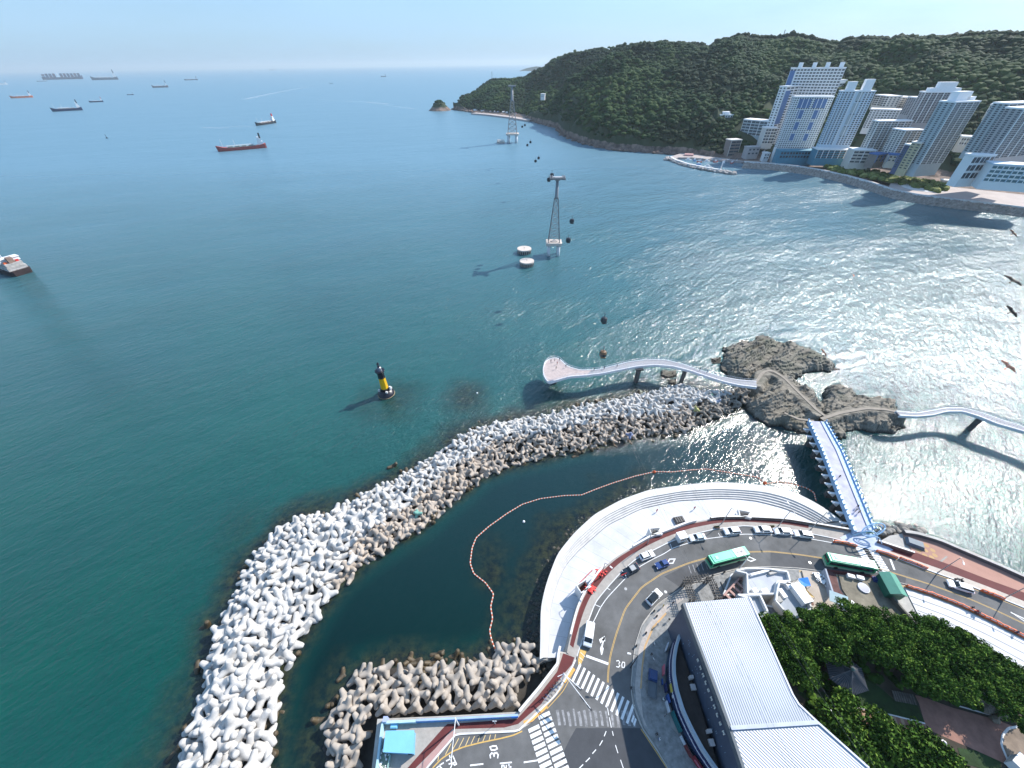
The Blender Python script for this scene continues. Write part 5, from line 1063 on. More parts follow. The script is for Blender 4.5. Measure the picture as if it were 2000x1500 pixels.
# ---------------- fishing harbour
hq = MB(); hz = 2.6
mole = smooth(PL([(1303,310),(1308,307),(1320,314),(1345,322),(1375,328),(1405,333),(1434,337)], 2)[:, :2], 50, 1)
rocks_along("riprap", "pale rock armour of the little fishing harbour's mole", mole, 900, 2.2, .8, 1.9, .2, 2.4, mat("pale_armour_rock",(0.50,0.44,0.40),.9,var=.3,scale=.4), 44)
MB().wall(mole[6:44], 3.0, -1, 3.4).build("mole", CONC_L, kind="structure")
thin("quay", PL([(1304,308),(1330,300),(1370,300),(1420,304),(1452,312),(1452,316),(1425,314),(1390,312),(1350,308),(1325,308),(1310,312)], 2)[:, :2], -1, 2.4, mat("quay_paving",(0.42,0.36,0.34),.9,var=.2), kind="structure")
c = P(1408,330,3.2); lh = thing("harbour_light", "slim white light column on the fishing harbour mole", "harbour light", c); MB().tube([(0,0,0),(0,0,7.5)], [.8,.55], 10).build("column", WHITE, lh, True); MB().tube([(0,0,7.5),(0,0,8.6),(0,0,9.2)], [.9,.7,.1], 10).build("lantern", WHITE, lh)
BCOL = [WHITE, mat("boat_blue",(0.08,0.25,0.55),.5), mat("boat_red",(0.5,0.08,0.06),.5), mat("boat_grey",(0.5,0.52,0.55),.5)]
def small_boat(u, v, D, Ls, rz, m, label, group):
    c = P(u, v, 0); t = thing("fishing_boat", label, "boat", (c[0], c[1], 0), rz, group); w = Ls*.28
    hull = [(-Ls/2,-w/2),(Ls*.2,-w/2),(Ls/2,0),(Ls*.2,w/2),(-Ls/2,w/2)]; MB().prism(hull, -.4, 1.2).build("hull", m, t)
    MB().box(-Ls*.3,Ls*.05,-w*.3,w*.3,1.2,3.0).build("cabin", WHITE, t); MB().tube([(Ls*.12,0,1.2),(Ls*.12,0,4.5)], .08, 4).build("mast", WHITE, t)
HB = "small boats moored in the fishing harbour"
cn_ = ("white","blue","red","grey")
for i, (u, v) in enumerate(((1345,313),(1356,314),(1366,317),(1372,313),(1381,316),(1390,314),(1398,317),(1406,315),(1414,318),(1422,316),(1430,319),(1438,317),(1383,326),(1365,322))):
    small_boat(u, v, 0, 7+rng.random()*3, R(rng.integers(-30,80)), BCOL[i % 4], "%s fishing boat moored in the far harbour, %s from the mole's bend" % (cn_[i%4], ("first","second","third","fourth","fifth","sixth","seventh","eighth","ninth","tenth","eleventh","twelfth","thirteenth","last")[i]), HB)
for (u, v, w, d, h, m, lab) in ((1372,301,16,8,4,MATS["boat_blue"],"long blue tarpaulin shed on the harbour quay"),(1390,299,14,9,6,mat("bright_blue_tarp",(0.12,0.38,0.75),.6),"bright blue domed shelter on the harbour quay"),(1345,304,12,7,3,mat("pink_sheet",(0.55,0.3,0.28),.7),"pinkish low sheds at the left of the harbour quay")):
    c = P(u, v, 2.4); t = thing("quay_shed", lab, "shed", (c[0], c[1], 2.4), R(-20)); MB().box(-w/2,w/2,-d/2,d/2,0,h*.6).build("wall", m, t); MB().add([(-w/2,-d/2,h*.6),(w/2,-d/2,h*.6),(w/2,d/2,h*.6),(-w/2,d/2,h*.6),(-w/2,0,h),(w/2,0,h)], [(0,1,5,4),(3,4,5,2),(0,4,3),(1,2,5)]).build("roof", m, t)
# headland promenade with stalls
pl_ = smooth(PL([(925,221),(960,224),(1000,229),(1035,235)], 3)[:, :2], 30, 1)
MB().wall(radial(pl_, 8), 20, -1, 3.2).build("promenade", PROM, kind="structure")
for i, (u, w) in enumerate(((930,14),(944,12),(960,8),(968,6),(975,9),(984,7),(992,10),(1002,7),(1010,12),(1022,9))):
    c = P(u, 216+(u-930)*.09, 3.2); cols = (APLB, APT, BCOL[2], APT, BCOL[1], APT); t = thing("beach_stall", "low %s stall on the headland beach, %s from the left" % (("grey-blue","white","red","white","blue","white")[i%6], ("first","second","third","fourth","fifth","sixth","seventh","eighth","ninth","tenth")[i]), "stall", (c[0], c[1], 3.2), R(-35), "stalls on the headland beach")
    MB().box(-w/2,w/2,-4,4,0,3).build("wall", APT, t); MB().box(-w/2-.5,w/2+.5,-4.5,4.5,3,3.8,top=(1,2)).build("roof", cols[i%6], t)
# mast and antennas on the skyline
for u, v0, v1, D, lab in ((961,154,140,1640,"thin radio mast on the headland crest"),(908,193,183,1490,"thin pole near the seaward end of the headland"),(1530,70,58,1190,"slim mast on the main ridge above the towers")):
    a = PD(u, v0, D); b_ = PD(u, v1, D); MB().tube([(a[0],a[1],a[2]-12),(a[0],a[1],b_[2])], .8, 5).build("radio_mast", STEEL, label=lab, cat="mast")
# distant low island on the horizon
c = PD(1057,128,9000); ww = 420; V2 = [(-ww,0,-6),(-ww*.6,0,40),(-ww*.2,0,62),(ww*.1,0,50),(ww*.5,0,75),(ww,0,-6)]
MB().at(c[0], c[1], 0).add([v_ for v_ in V2]+[(x, 200, z) for x, y, z in V2], [(0,1,2,3,4,5)]+[(i,i+6,i+7,i+1) for i in range(5)]).build("distant_island", hm, kind="structure")
# round plaza tiers on the right shore
cp_ = P(1802,367,6.2); MB().at(cp_[0],cp_[1]).cyl(0,0,6,6.35,17,n=40).build("round_plaza", CONC_L, kind="structure")
cp_ = P(1848,358,6.2); kk = thing("kiosk", "flat roofed kiosk behind the round plaza on the far shore", "kiosk", (cp_[0],cp_[1],6.1), R(-30)); MB().box(-5,5,-3,3,0,3).build("wall", APBR, kk); MB().box(-6,6,-4,4,3,3.5).build("roof", CONC_L, kk)
# ================================================================== NEAR BUILDINGS
def corrug(name, col, dirv, period=.42):
    m = bpy.data.materials.new(name); m.use_nodes = True; n_, l_ = m.node_tree.nodes, m.node_tree.links; b_ = n_["Principled BSDF"]; b_.inputs["Roughness"].default_value = .42; b_.inputs["Metallic"].default_value = .15
    g_ = n_.new("ShaderNodeNewGeometry"); dt = n_.new("ShaderNodeVectorMath"); dt.operation = 'DOT_PRODUCT'; d = np.array(dirv, float); d /= np.linalg.norm(d)
    dt.inputs[1].default_value = (-d[1]*2*math.pi/period, d[0]*2*math.pi/period, 0); l_.new(g_.outputs["Position"], dt.inputs[0])
    s = n_.new("ShaderNodeMath"); s.operation = 'SINE'; l_.new(dt.outputs["Value"], s.inputs[0])
    r = n_.new("ShaderNodeMapRange"); r.inputs["From Min"].default_value = -1; l_.new(s.outputs[0], r.inputs["Value"])
    cx_ = n_.new("ShaderNodeMix"); cx_.data_type = 'RGBA'; cx_.inputs[6].default_value = tuple(c*.88 for c in col)+(1,); cx_.inputs[7].default_value = tuple(col)+(1,)
    p = n_.new("ShaderNodeMath"); p.operation = 'POWER'; p.inputs[1].default_value = .45; l_.new(r.outputs[0], p.inputs[0]); l_.new(p.outputs[0], cx_.inputs[0])
    t = n_.new("ShaderNodeTexNoise"); t.inputs["Scale"].default_value = .12; t.inputs["Detail"].default_value = 5; l_.new(g_.outputs["Position"], t.inputs["Vector"])
    rr = n_.new("ShaderNodeMapRange"); rr.inputs["From Min"].default_value=.3; rr.inputs["From Max"].default_value=.7; rr.inputs["To Min"].default_value=.88; rr.inputs["To Max"].default_value=1.08; l_.new(t.outputs["Fac"], rr.inputs["Value"])
    mu = n_.new("ShaderNodeVectorMath"); mu.operation = 'SCALE'; l_.new(cx_.outputs[2], mu.inputs[0]); l_.new(rr.outputs[0], mu.inputs["Scale"]); l_.new(mu.outputs[0], b_.inputs["Base Color"])
    bp_ = n_.new("ShaderNodeBump"); bp_.inputs["Distance"].default_value = .035; l_.new(s.outputs[0], bp_.inputs["Height"]); l_.new(bp_.outputs[0], b_.inputs["Normal"]); return m
ZB = 20.5; ZP = 11.0
dA = P(1440,1470,ZB)[:2]-P(1345,1200,ZB)[:2]; dB = P(1590,1413,ZB)[:2]-P(1690,1500,ZB)[:2]
ROOF_A = corrug("ribbed_roof", (0.40,0.435,0.50), dA); ROOF_B = corrug("ribbed_roof_lower", (0.40,0.435,0.50), dB)
mbld = thing("market_hall", "large building with a pale blue ribbed metal roof and navy side wall", "building")
rp = PL([(1335,1178),(1463,1166),(1554,1370),(1597,1412),(1427,1423)], ZB)[:, :2]; rp2 = PL([(1427,1423),(1597,1412),(1697,1500),(1790,1590),(1500,1620),(1453,1500)], ZB)[:, :2]
full = [rp[0], rp[1], rp[2], rp[3], rp2[2], rp2[3], rp2[4], rp2[5], rp[4]]
cen = np.mean(full, axis=0); wallp = [p+(cen-p)/np.linalg.norm(cen-p)*.25 for p in full]
NAVY = mat("navy_cladding", (0.055,0.075,0.115), .6, var=.12, scale=.6)
MB().prism(wallp, 5, ZB-.3).build("wall", NAVY, mbld)
MB().prism(rp, ZB-.25, ZB).build("roof", [ROOF_A], mbld); MB().prism(rp2, ZB-.3, ZB-.12).build("roof", [ROOF_B], mbld)
FASC = mat("grey_green_fascia", (0.10,0.12,0.135), .6)
MB().wall(resample(np.array([rp[4]+(rp[4]-rp[0])*0, rp[0]]), 3), .5, ZB-1.5, ZB+.05).build("fascia", FASC, mbld); MB().wall(resample(np.array([rp2[5], rp[4]]), 3), .5, ZB-1.5, ZB-.05).build("fascia", FASC, mbld)
MB().wall(resample(PL([(1427,1422),(1597,1411)], ZB)[:, :2], 4), .55, ZB-.1, ZB+.22).build("ridge_flashing", mat("flashing",(0.42,0.46,0.55),.5), mbld)
MB().wall(resample(PL([(1463,1166),(1554,1370),(1597,1411),(1697,1500)], ZB)[:, :2], 20), .3, ZB-.2, ZB+.14).build("gutter", mat("pale_gutter",(0.6,0.63,0.70),.5), mbld)
# raised letters on the navy wall (too small to read in the place)
wl_a = P(1342,1196,ZB)[:2]; wdir = (P(1453,1500,ZB)[:2]-wl_a); wl_L = np.linalg.norm(wdir); wdir /= wl_L; nrm = np.array([wdir[1], -wdir[0]]); nrm = nrm if np.dot(nrm, cen-wl_a) < 0 else -nrm
def on_wall(s, z, w, h, d=.14): 
    a = wl_a+wdir*(s-w/2)+nrm*.02; b_ = wl_a+wdir*(s+w/2)+nrm*.02; q = [a, b_, b_+nrm*d, a+nrm*d]; return MB().prism(q, z-h/2, z+h/2)
s0 = 7.6
for i in range(10):
    k = i % 4; s_ = s0+i*1.18; L1 = on_wall(s_-.2, 17.6, .16, .7)
    for (ds, dz, w_, h_) in ([(0,.27,.4,.16),(0,-.27,.4,.16)], [(.2,0,.16,.7),(0,.1,.4,.3)], [(.12,.15,.3,.3),(.2,-.2,.16,.35)], [(0,-.2,.5,.3)])[k]:
        m2 = on_wall(s_+ds, 17.6+dz, w_, h_); L1.add(m2.v, m2.f)
    L1.build("letter", mat("ivory_letter",(0.62,0.62,0.56),.6), mbld)
for i in range(26):
    s_ = 2+rng.random()*(wl_L-4); on_wall(s_, 12.5+rng.random()*4.2, .08, .55, .05).build("vent_slit", mat("slit_blue",(0.16,0.24,0.33),.5), mbld)
for s_ in (9.0, 17.2, 27.5):
    on_wall(s_, 11.8, .55, 1.5, .7).build("duct", mat("duct_pale",(0.5,0.46,0.45),.6), mbld)
    on_wall(s_+1.5, 11.5, 1.0, .6, .9).build("duct", MATS["duct_pale"], mbld)
# curved podium with sign-covered front
pod = thing("shop_podium", "dark terrace podium with a curved navy signboard front along the forecourt", "building")
cv = smooth(PL([(1326,1243),(1319,1265),(1315,1290),(1315,1318),(1320,1348),(1332,1388),(1349,1425),(1370,1464),(1396,1502),(1430,1545)], ZP)[:, :2], 60, 2)
inb = PL([(1440,1560),(1404,1500),(1357,1343),(1324,1250)], ZP)[:, :2]
MB().prism(list(map(tuple, cv))+[tuple(p) for p in inb], 5, ZP).build("terrace", [mat("terrace_deck",(0.045,0.036,0.033),.85,var=.35,scale=.5)], pod)
MB().wall(offset(cv, 0), .5, ZP-.2, ZP+1.0).build("parapet", mat("pale_blue_parapet",(0.40,0.47,0.53),.6,var=.1), pod)
def facade(i0, i1, z0, z1, m, name="signboard", off=.3):
    q = offset(cv, -off)[i0:i1] if np.dot(offset(cv, 1)[5]-cv[5], np.array([-1,0])) < 0 else offset(cv, off)[i0:i1]
    q2_ = q; MB().wall(q2_, .2, z0, z1).build(name, m, pod)
outside = 1 if offset(cv, 1)[20][0] < cv[20][0] else -1
def facade(i0, i1, z0, z1, m, name="signboard", off=.3): MB().wall(offset(cv, outside*off)[i0:i1], .2, z0, z1).build(name, m, pod)
SGN = {k: mat("sign_"+k, c, .5, var=.15, scale=2) for k, c in dict(navy=(0.012,0.02,0.09), deep=(0.015,0.04,0.09), blue=(0.03,0.09,0.30), teal=(0.01,0.13,0.14), red=(0.22,0.02,0.03), pink=(0.5,0.12,0.16), yellow=(0.5,0.42,0.08), white=(0.6,0.62,0.66), maroon=(0.16,0.03,0.03), orange=(0.5,0.18,0.05)).items()}
facade(2,60,8.6,10.7,SGN["navy"]); facade(1,14,6,8.6,SGN["deep"]); facade(14,20,6,8.6,SGN["deep"])
facade(0,60,6,8.5,SGN["deep"],"shopfront",.25)
for i0,i1,z0,z1,c,off in ((13,18,6.8,8.6,"pink",1.2),(20,24,6.6,8.6,"navy",1.0),(24,28,6.2,8.4,"blue",.9),(26,31,6.2,7.6,"white",1.3),(30,38,6.3,8.5,"teal",.8),(38,42,6.3,7.4,"white",1.0),(41,46,6.3,7.8,"maroon",1.1),(45,58,6.3,8.4,"red",.9),(46,59,7.9,8.3,"pink",1.2),(2,7,6.3,7.6,"white",1.1),(18,21,6.2,7.2,"blue",1.3)):
    facade(i0,i1,z0,z1,SGN[c],"awning",off)
facade(21,25,9.0,10.2,SGN["yellow"],"sign_emblem",.45); facade(25,27,9.1,10.1,SGN["white"],"sign_emblem",.45)
dots = MB(); q = resample(offset(cv, outside*.44), 150)
for i in range(60,146,2):
    d = q[i+1]-q[i]; d /= np.linalg.norm(d); a = q[i]; dots.prism([a, a+d*.35, a+d*.35+np.array([-d[1],d[0]])*.05, a+np.array([-d[1],d[0]])*.05], 9.5, 9.85 if i % 6 else 10.0)
for i in range(8,56,2):
    d = q[i+1]-q[i]; d /= np.linalg.norm(d); a = q[i]; dots.prism([a, a+d*.25, a+d*.25+np.array([-d[1],d[0]])*.05, a+np.array([-d[1],d[0]])*.05], 9.3, 9.8)
dots.build("sign_lettering", SGN["white"], pod)
# flat white roofs behind the road
RW = mat("roof_white_coating", (0.44,0.46,0.50), .8, var=.12, scale=.35); RG = mat("roof_grey_coating", (0.32,0.35,0.39), .8, var=.14, scale=.35); RD = mat("roof_dark_sheet", (0.17,0.17,0.18), .8, var=.2)
def flat_house(name, label, pts, z, rm, wm_=WHITE, par=.9, pw=.35, extras=()):
    t = thing(name, label, "building"); q = PL(pts, z)[:, :2]; MB().prism(q, 5, z-.25).build("wall", APBR, t); MB().prism([tuple(p) for p in q], z-.25, z-.2+.02).build("roof", rm, t)
    pr = MB(); cq = np.vstack([q, q[:1]]); c0 = q.mean(0)
    for i in range(len(q)):
        a, b_ = cq[i], cq[i+1]; 
        a2 = a+(c0-a)/np.linalg.norm(c0-a)*.1; b2 = b_+(c0-b_)/np.linalg.norm(c0-b_)*.1; pr.wall(np.array([a2+(b2-a2)*.003*i, b2]), pw, z-.2, z+par-.004*i)
    pr.build("parapet", CONC_L, t)
    for u, v, a, b_, h, m in extras:
        c = P(u, v, z); MB().at(c[0], c[1], z-.2, R(12)).box(-a/2,a/2,-b_/2,b_/2,0,h).build("roof_unit", m, t)
    return t
flat_house("restaurant", "white flat roofed building with a curved front right behind the first bus", [(1435,1117),(1456,1112),(1500,1113),(1536,1119),(1541,1137),(1516,1139),(1512,1163),(1458,1163),(1456,1122)], 10.5, RW, extras=((1473,1155,1.2,1.0,.9,WHITE),(1492,1156,1.6,1.0,.9,WHITE),(1482,1120,5,.5,.9,WHITE),(1508,1120,2,.5,.7,CONC)))
flat_house("restaurant", "pale blue-grey flat roofed building with a big white tank", [(1519,1139),(1566,1147),(1583,1192),(1545,1214),(1512,1176),(1516,1150)], 11.2, RG, extras=((1539,1146,1.3,1.2,1.1,WHITE),(1551,1150,1.3,1.2,1.1,WHITE),(1561,1162,2.4,4.4,1.6,WHITE),(1527,1160,1,2,.8,WHITE),(1520,1172,1.2,1.2,.8,CONC)))
flat_house("annex", "low grey-blue roofed annex touching the ribbed roof", [(1438,1164),(1482,1164),(1497,1196),(1478,1215),(1462,1170)], 13.0, RG)
flat_house("shed", "dark grey sheet-roofed shed between the annex and the trees", [(1494,1182),(1532,1188),(1548,1216),(1510,1222)], 9.5, RD, par=.12)
flat_house("courtyard", "small sunken courtyard with reddish ladder-like wall beside the white restaurant", [(1428,1122),(1452,1120),(1457,1162),(1412,1163)], 7.2, CONC, par=.3)
# red-brown framed fence with square openings
a = P(1454,1119,8)[:2]; b_ = P(1411,1166,8)[:2]; t = thing("slatted_wall", "pinkish framed wall with square dark openings beside the sunken courtyard", "wall"); m_ = MB(); d = (b_-a); LL = np.linalg.norm(d); d /= LL; s = np.array([-d[1], d[0]])
PKW = mat("pink_render", (0.42,0.26,0.23), .8); MB().wall(np.array([a, b_]), .35, 6, 9).build("wall", PKW, t)
for k in range(6): c = a+d*LL*(k+.35)/6; sg_ = -1 if c[0]+s[0] < c[0] else 1; m_.prism([c, c+d*.55, c+d*.55+s*sg_*2.0, c+s*sg_*2.0], 8.4, 8.7)
m_.wall(np.array([a+s*(1 if s[0]>0 else -1)*2.0, b_+s*(1 if s[0]>0 else -1)*2.0]), .3, 6.2, 8.75); m_.build("beam", PKW, t)
# weathered timber pergola / gateway
TIM = mat("weathered_timber", (0.14,0.125,0.11), .9, var=.45, scale=1.4); pg = thing("pergola", "weathered dark timber pergola between the road and the ribbed roof", "pergola")
g0 = [P(1340,1134,9.5), P(1385,1128,9.5), P(1402,1168,9.5), P(1352,1172,9.5)]
for i, (k1_, k2_) in enumerate(((0,1),(1,2),(3,0))):
    a, b_ = g0[k1_], g0[k2_]; m_ = MB()
    for o_ in (-.7,-.25,.25,.7):
        d = (b_-a)[:2]; d /= np.linalg.norm(d); s = np.array([-d[1], d[0]])*o_; m_.tube([(a[0]+s[0], a[1]+s[1], 9.5+.1*i), (b_[0]+s[0], b_[1]+s[1], 9.5+.1*i)], .13, 4)
    for f in np.linspace(0,1,9): c = a+(b_-a)*f; d = (b_-a)[:2]; d /= np.linalg.norm(d); s = np.array([-d[1], d[0]]); m_.tube([(c[0]-s[0], c[1]-s[1], 9.75+.1*i), (c[0]+s[0], c[1]+s[1], 9.75+.1*i)], .1, 4)
    m_.build("beam", TIM, pg)
for q_ in g0:
    for o_ in (-.4,.4): MB().box(q_[0]-.16+o_, q_[0]+.16+o_, q_[1]-.16, q_[1]+.16, 6, 9.5).build("post", TIM, pg)
for i in range(6):
    u = 1390+i*9; a = P(u, 1140-i*2, 6.3); b_ = P(u+8, 1166-i*3, 6.3); MB().tube([a, b_], .12, 4).build("timber_rail", TIM, pg)
# patio with tarpaulins
thin("patio", PL([(1566,1114),(1608,1118),(1628,1185),(1590,1200)], 6.3)[:, :2], 5.5, 6.35, mat("patio_beige",(0.42,0.36,0.30),.85,var=.15,scale=.4), kind="structure")
def tarp(pts, z, m, label, sagz=.35):
    q = PL(pts, z); c = q.mean(0)-np.array([0,0,sagz]); t = thing("tarpaulin", label, "tarpaulin")
    MB().add([tuple(p) for p in q]+[tuple(c)]+[(p[0],p[1],p[2]-.05) for p in q]+[(c[0],c[1],c[2]-.05)], [(0,1,4),(1,2,4),(2,3,4),(3,0,4),(6,5,9),(7,6,9),(8,7,9),(5,8,9)]).build("sheet", m, t)
    for p in q: MB().tube([(p[0],p[1],6.2),(p[0],p[1],p[2])], .05, 5).build("pole", STEEL, t)
tarp([(1559,1130),(1578,1127),(1584,1144),(1565,1146)], 8.4, mat("blue_tarp",(0.02,0.20,0.62),.5), "bright blue tarpaulin stretched over the beige patio")
tarp([(1569,1151),(1573,1149),(1592,1167),(1573,1165)], 8.0, mat("ochre_tarp",(0.55,0.38,0.16),.6), "ochre triangular awning on the beige patio below the blue tarpaulin")
thin("brown_mat", PL([(1571,1167),(1585,1166),(1590,1182),(1576,1183)], 6.4)[:, :2], 6.35, 6.42, mat("brown_mat",(0.16,0.08,0.06),.8), label="brown mat on the patio below the ochre awning", cat="mat")
for i, (u, v) in enumerate(((1596,1127),(1603,1131),(1606,1137))):
    c = P(u, v, 6.4); t = thing("garden_table", "pale picnic table by the patio wall, %s one from the road" % ("first","second","third")[i], "table", (c[0],c[1],6.35), R(20*i), "pale picnic tables by the patio wall")
    MB().box(-.9,.9,-.4,.4,.68,.76).build("tabletop", APT, t); MB().box(-.9,.9,-.95,-.65,.4,.46).build("bench", APT, t); MB().box(-.9,.9,.65,.95,.4,.46).build("bench", APT, t); MB().box(-.6,-.5,-.9,.9,0,.68).build("leg", STEEL, t); MB().box(.5,.6,-.9,.9,0,.68).build("leg", STEEL, t)
MB().wall(PL([(1611,1112),(1626,1160)], 8)[:, :2], .35, 6, 8.4).build("garden_wall", mat("blue_grey_wall",(0.36,0.40,0.46),.8), label="blue-grey garden wall between the patio and the brown lane", cat="garden wall")
# lane, yard
thin("lane", PL([(1612,1112),(1632,1120),(1640,1150),(1660,1180),(1640,1182),(1626,1150)], 6.2)[:, :2], 5.5, 6.2, mat("brown_lane",(0.12,0.055,0.05),.85,var=.3,scale=1), kind="structure")
px_sheet("maroon_strip", [(1612,1111),(1720,1126),(1718,1131),(1640,1122),(1616,1118)], ZR+.17, mat("maroon_deck",(0.16,0.045,0.04),.8,var=.15))
thin("yard", PL([(1638,1122),(1716,1130),(1742,1168),(1793,1218),(1760,1240),(1690,1215),(1665,1180),(1645,1150)], 6.4)[:, :2], 5.5, 6.4, mat("muddy_yard",(0.19,0.17,0.13),.9,var=.5,scale=.28,bump=.03), kind="structure")
tk = P(1686,1149,6.4); t = thing("round_tank", "round blue-grey paddling tank on the muddy yard", "tank", (tk[0],tk[1],6.4)); MB().cyl(0,0,0,.35,1.25,n=24).build("tank_wall", mat("tank_rim",(0.42,0.47,0.60),.5), t); MB().cyl(0,0,.35,.36,1.1,n=24).build("water_surface", mat("tank_water",(0.08,0.11,0.20),.2), t)
for i, (u, v) in enumerate(((1661,1126),(1679,1129))):
    c = P(u, v, 6.8); t = thing("planter_box", "white box at the upper edge of the muddy yard, %s one" % ("left","right")[i], "box", (c[0],c[1],6.4), R(-20), "white boxes on the muddy yard"); MB().box(-.75,.75,-.4,.4,0,.8).build("body", WHITE, t); MB().box(-.8,.8,-.45,.45,.8,.9).build("lid", APT, t)
c = P(1714,1134,6.4); MB().at(c[0],c[1],6.4,R(-20)).box(-1.1,1.1,-.7,.7,0,.35).box(-.9,.9,-.5,.5,.35,.8).build("blue_cart", mat("dark_blue_tarp",(0.03,0.06,0.22),.6), label="dark blue tarp-covered pile left of the green gabled shed", cat="covered pile")
# green gabled container shed
gz = 9.4; q = PL([(1720,1120),(1752,1119),(1768,1155),(1748,1163)], gz)[:, :2]
e1 = (q[1]-q[0]); w = 3.4; ax = ((q[2]+q[3])/2-(q[0]+q[1])/2); Ls = np.linalg.norm(ax); ra = math.atan2(ax[1], ax[0]); cc = q.mean(0)
GRS = mat("green_canvas", (0.02,0.15,0.10), .6, var=.15); sh_ = thing("green_shed", "dark green gable-roofed shed at the corner of the yard beside the road", "shed", (cc[0],cc[1],6.2), ra)
MB().box(-Ls/2,Ls/2,-w/2,w/2,0,2.7).build("wall", GRS, sh_)
h_ = Ls/2+.25; MB().add([(-h_,-w/2-.2,2.65),(h_,-w/2-.2,2.65),(h_,w/2+.2,2.65),(-h_,w/2+.2,2.65),(-h_,0,3.6),(h_,0,3.6)], [(0,1,5,4),(2,3,4,5),(0,4,3),(1,2,5),(0,3,2,1)]).build("roof", mat("green_sheet_roof",(0.10,0.30,0.22),.5,var=.1), sh_)
MB().box(-Ls/2-.06,-Ls/2-.01,-.6,.6,0,2.1).build("door", mat("door_green",(0.02,0.08,0.06),.5), sh_)
c = P(1635,1172,8); t = thing("blue_awning", "pale blue tilted awning at the edge of the trees below the patio", "awning", (c[0],c[1],6.2), R(-25)); MB().add([(-1.9,-1.2,2.3),(1.9,-1.2,2.3),(1.9,1.2,2.9),(-1.9,1.2,2.9),(-1.9,-1.2,2.2),(1.9,-1.2,2.2),(1.9,1.2,2.8),(-1.9,1.2,2.8)], [(0,1,2,3),(7,6,5,4),(0,4,5,1),(1,5,6,2),(2,6,7,3),(3,7,4,0)]).build("sheet", mat("pale_blue_sheet",(0.42,0.56,0.60),.5), t)
for x in (-1.7,1.7): MB().tube([(x,0,0),(x,0,2.4)], .05, 5).build("post", STEEL, t)
MB().wall(PL([(1742,1168),(1758,1188),(1780,1212),(1794,1226)], 7)[:, :2], .4, 6, 7.6).build("garden_wall", mat("dark_stone_wall",(0.12,0.115,0.10),.9,var=.4,scale=1.5), label="dark stone wall from the green shed down to the trees", cat="garden wall")
for i in range(2): c = P(1656+i*6,1176+i*2,7); MB().at(c[0],c[1],6.2,R(30)).box(-.5,.5,-.3,.3,0,1.1).box(-.55,.55,-.35,.35,1.1,1.2).build("drinks_cabinet", WHITE if i else BRK, label=("brown cabinet at the lower end of the brown lane","white cabinet at the lower end of the brown lane")[i], cat="cabinet")
# ---------------- blue harbour hut and parapets
hut = thing("harbour_hut", "sky blue flat roofed hut in the quay corner among the wave blocks", "hut"); 
HB_ = mat("hut_blue", (0.20,0.50,0.72), .6, var=.07, scale=.4); q = PL([(753,1427),(809,1426),(807,1472),(748,1469)], 8.8)[:, :2]
MB().prism([p+(q.mean(0)-p)*.06 for p in q], ZR, 8.6).build("wall", mat("hut_wall_blue",(0.16,0.42,0.62),.6), hut); MB().prism(q, 8.6, 8.8).build("roof", HB_, hut)
a_, b_ = q[3]+(q[2]-q[3])*.8, q[3]+(q[2]-q[3])*.92; MB().wall(np.array([a_, b_])+np.array([0,-.0]), .1, 7.3, 8.2).build("window", GLASS, hut)
qp = PL([(741,1500),(748,1414),(806,1411),(808,1411)], ZR+1.2)[:, :2]
MB().wall(resample(PL([(734,1512),(747,1411),(812,1408)], ZR+1.4)[:, :2], 20), .4, ZR-.1, ZR+1.5).build("blue_parapet", mat("parapet_aqua",(0.42,0.62,0.70),.6,var=.12), label="pale aqua parapet round the harbour hut", cat="parapet wall")
MB().wall(resample(PL([(813,1407),(900,1403),(1012,1397)], ZR+1.2)[:, :2], 24), .35, ZR-.1, ZR+1.5).build("blue_parapet", mat("parapet_lavender_blue",(0.34,0.46,0.68),.6,var=.15,scale=.5), label="long blue painted parapet behind the regular row of wave blocks", cat="parapet wall")
bp_ = PL([(813,1411),(900,1407),(985,1402)], ZR+.6)[:, :2]; MB().wall(resample(bp_, 20), .08, ZR+.15, ZR+.8).build("mural_band", mat("mural_blue",(0.10,0.32,0.66),.6,var=.2), bpy.data.objects["blue_parapet.001"] if "blue_parapet.001" in bpy.data.objects else None)
sgn = PL([(999,1401),(1012,1400)], ZR+1)[:, :2]; MB().wall(sgn, .15, ZR+.4, ZR+1.45).build("blue_board", mat("notice_blue",(0.02,0.18,0.62),.4), label="bright blue notice board at the right end of the blue parapet", cat="sign")
c = P(770,1418,ZR+.5); MB().at(c[0],c[1],ZR).box(-.7,.7,-.4,.4,0,.9).box(-.6,.6,-.3,.3,.9,1.0).build("blue_cabinet", HB_, label="small sky blue cabinet between the hut and the parapet", cat="cabinet")
c = P(755,1407,ZR+.5); MB().at(c[0],c[1],ZR).box(-.4,.4,-.4,.4,0,1.7).box(-.45,.45,-.45,.45,1.7,1.8).build("meter_box", mat("lilac_box",(0.35,0.4,0.58),.5), label="lilac-blue box on the parapet corner above the hut", cat="box")
c = P(748,1483,ZR+.5); fx = thing("flower_planter", "planter of white flowers below the blue hut", "planter", (c[0],c[1],ZR)); MB().box(-1.3,1.3,-1.6,1.6,0,.5).build("tub", mat("planter_green",(0.2,0.27,0.22),.8), fx)
VV=[]; FF=[]; base=0
for _ in range(40): Vb, Fb = rockblobs[3]; w = Vb*rng.uniform(.08,.22)+(rng.uniform(-1.1,1.1), rng.uniform(-1.4,1.4), .6+rng.random()*.4); VV.append(w); FF.append(Fb+base); base += len(w)
mesh_obj("blossoms", np_mesh("blossoms", np.vstack(VV), np.vstack(FF), [WHITE]), fx)
MB().wall(resample(PL([(757,1500),(762,1474)], ZR+.8)[:, :2], 5), .15, ZR, ZR+1.0).build("glass_fence", mat("pale_green_glass",(0.35,0.55,0.50),.2), label="pale green glass fence below the blue hut", cat="fence")
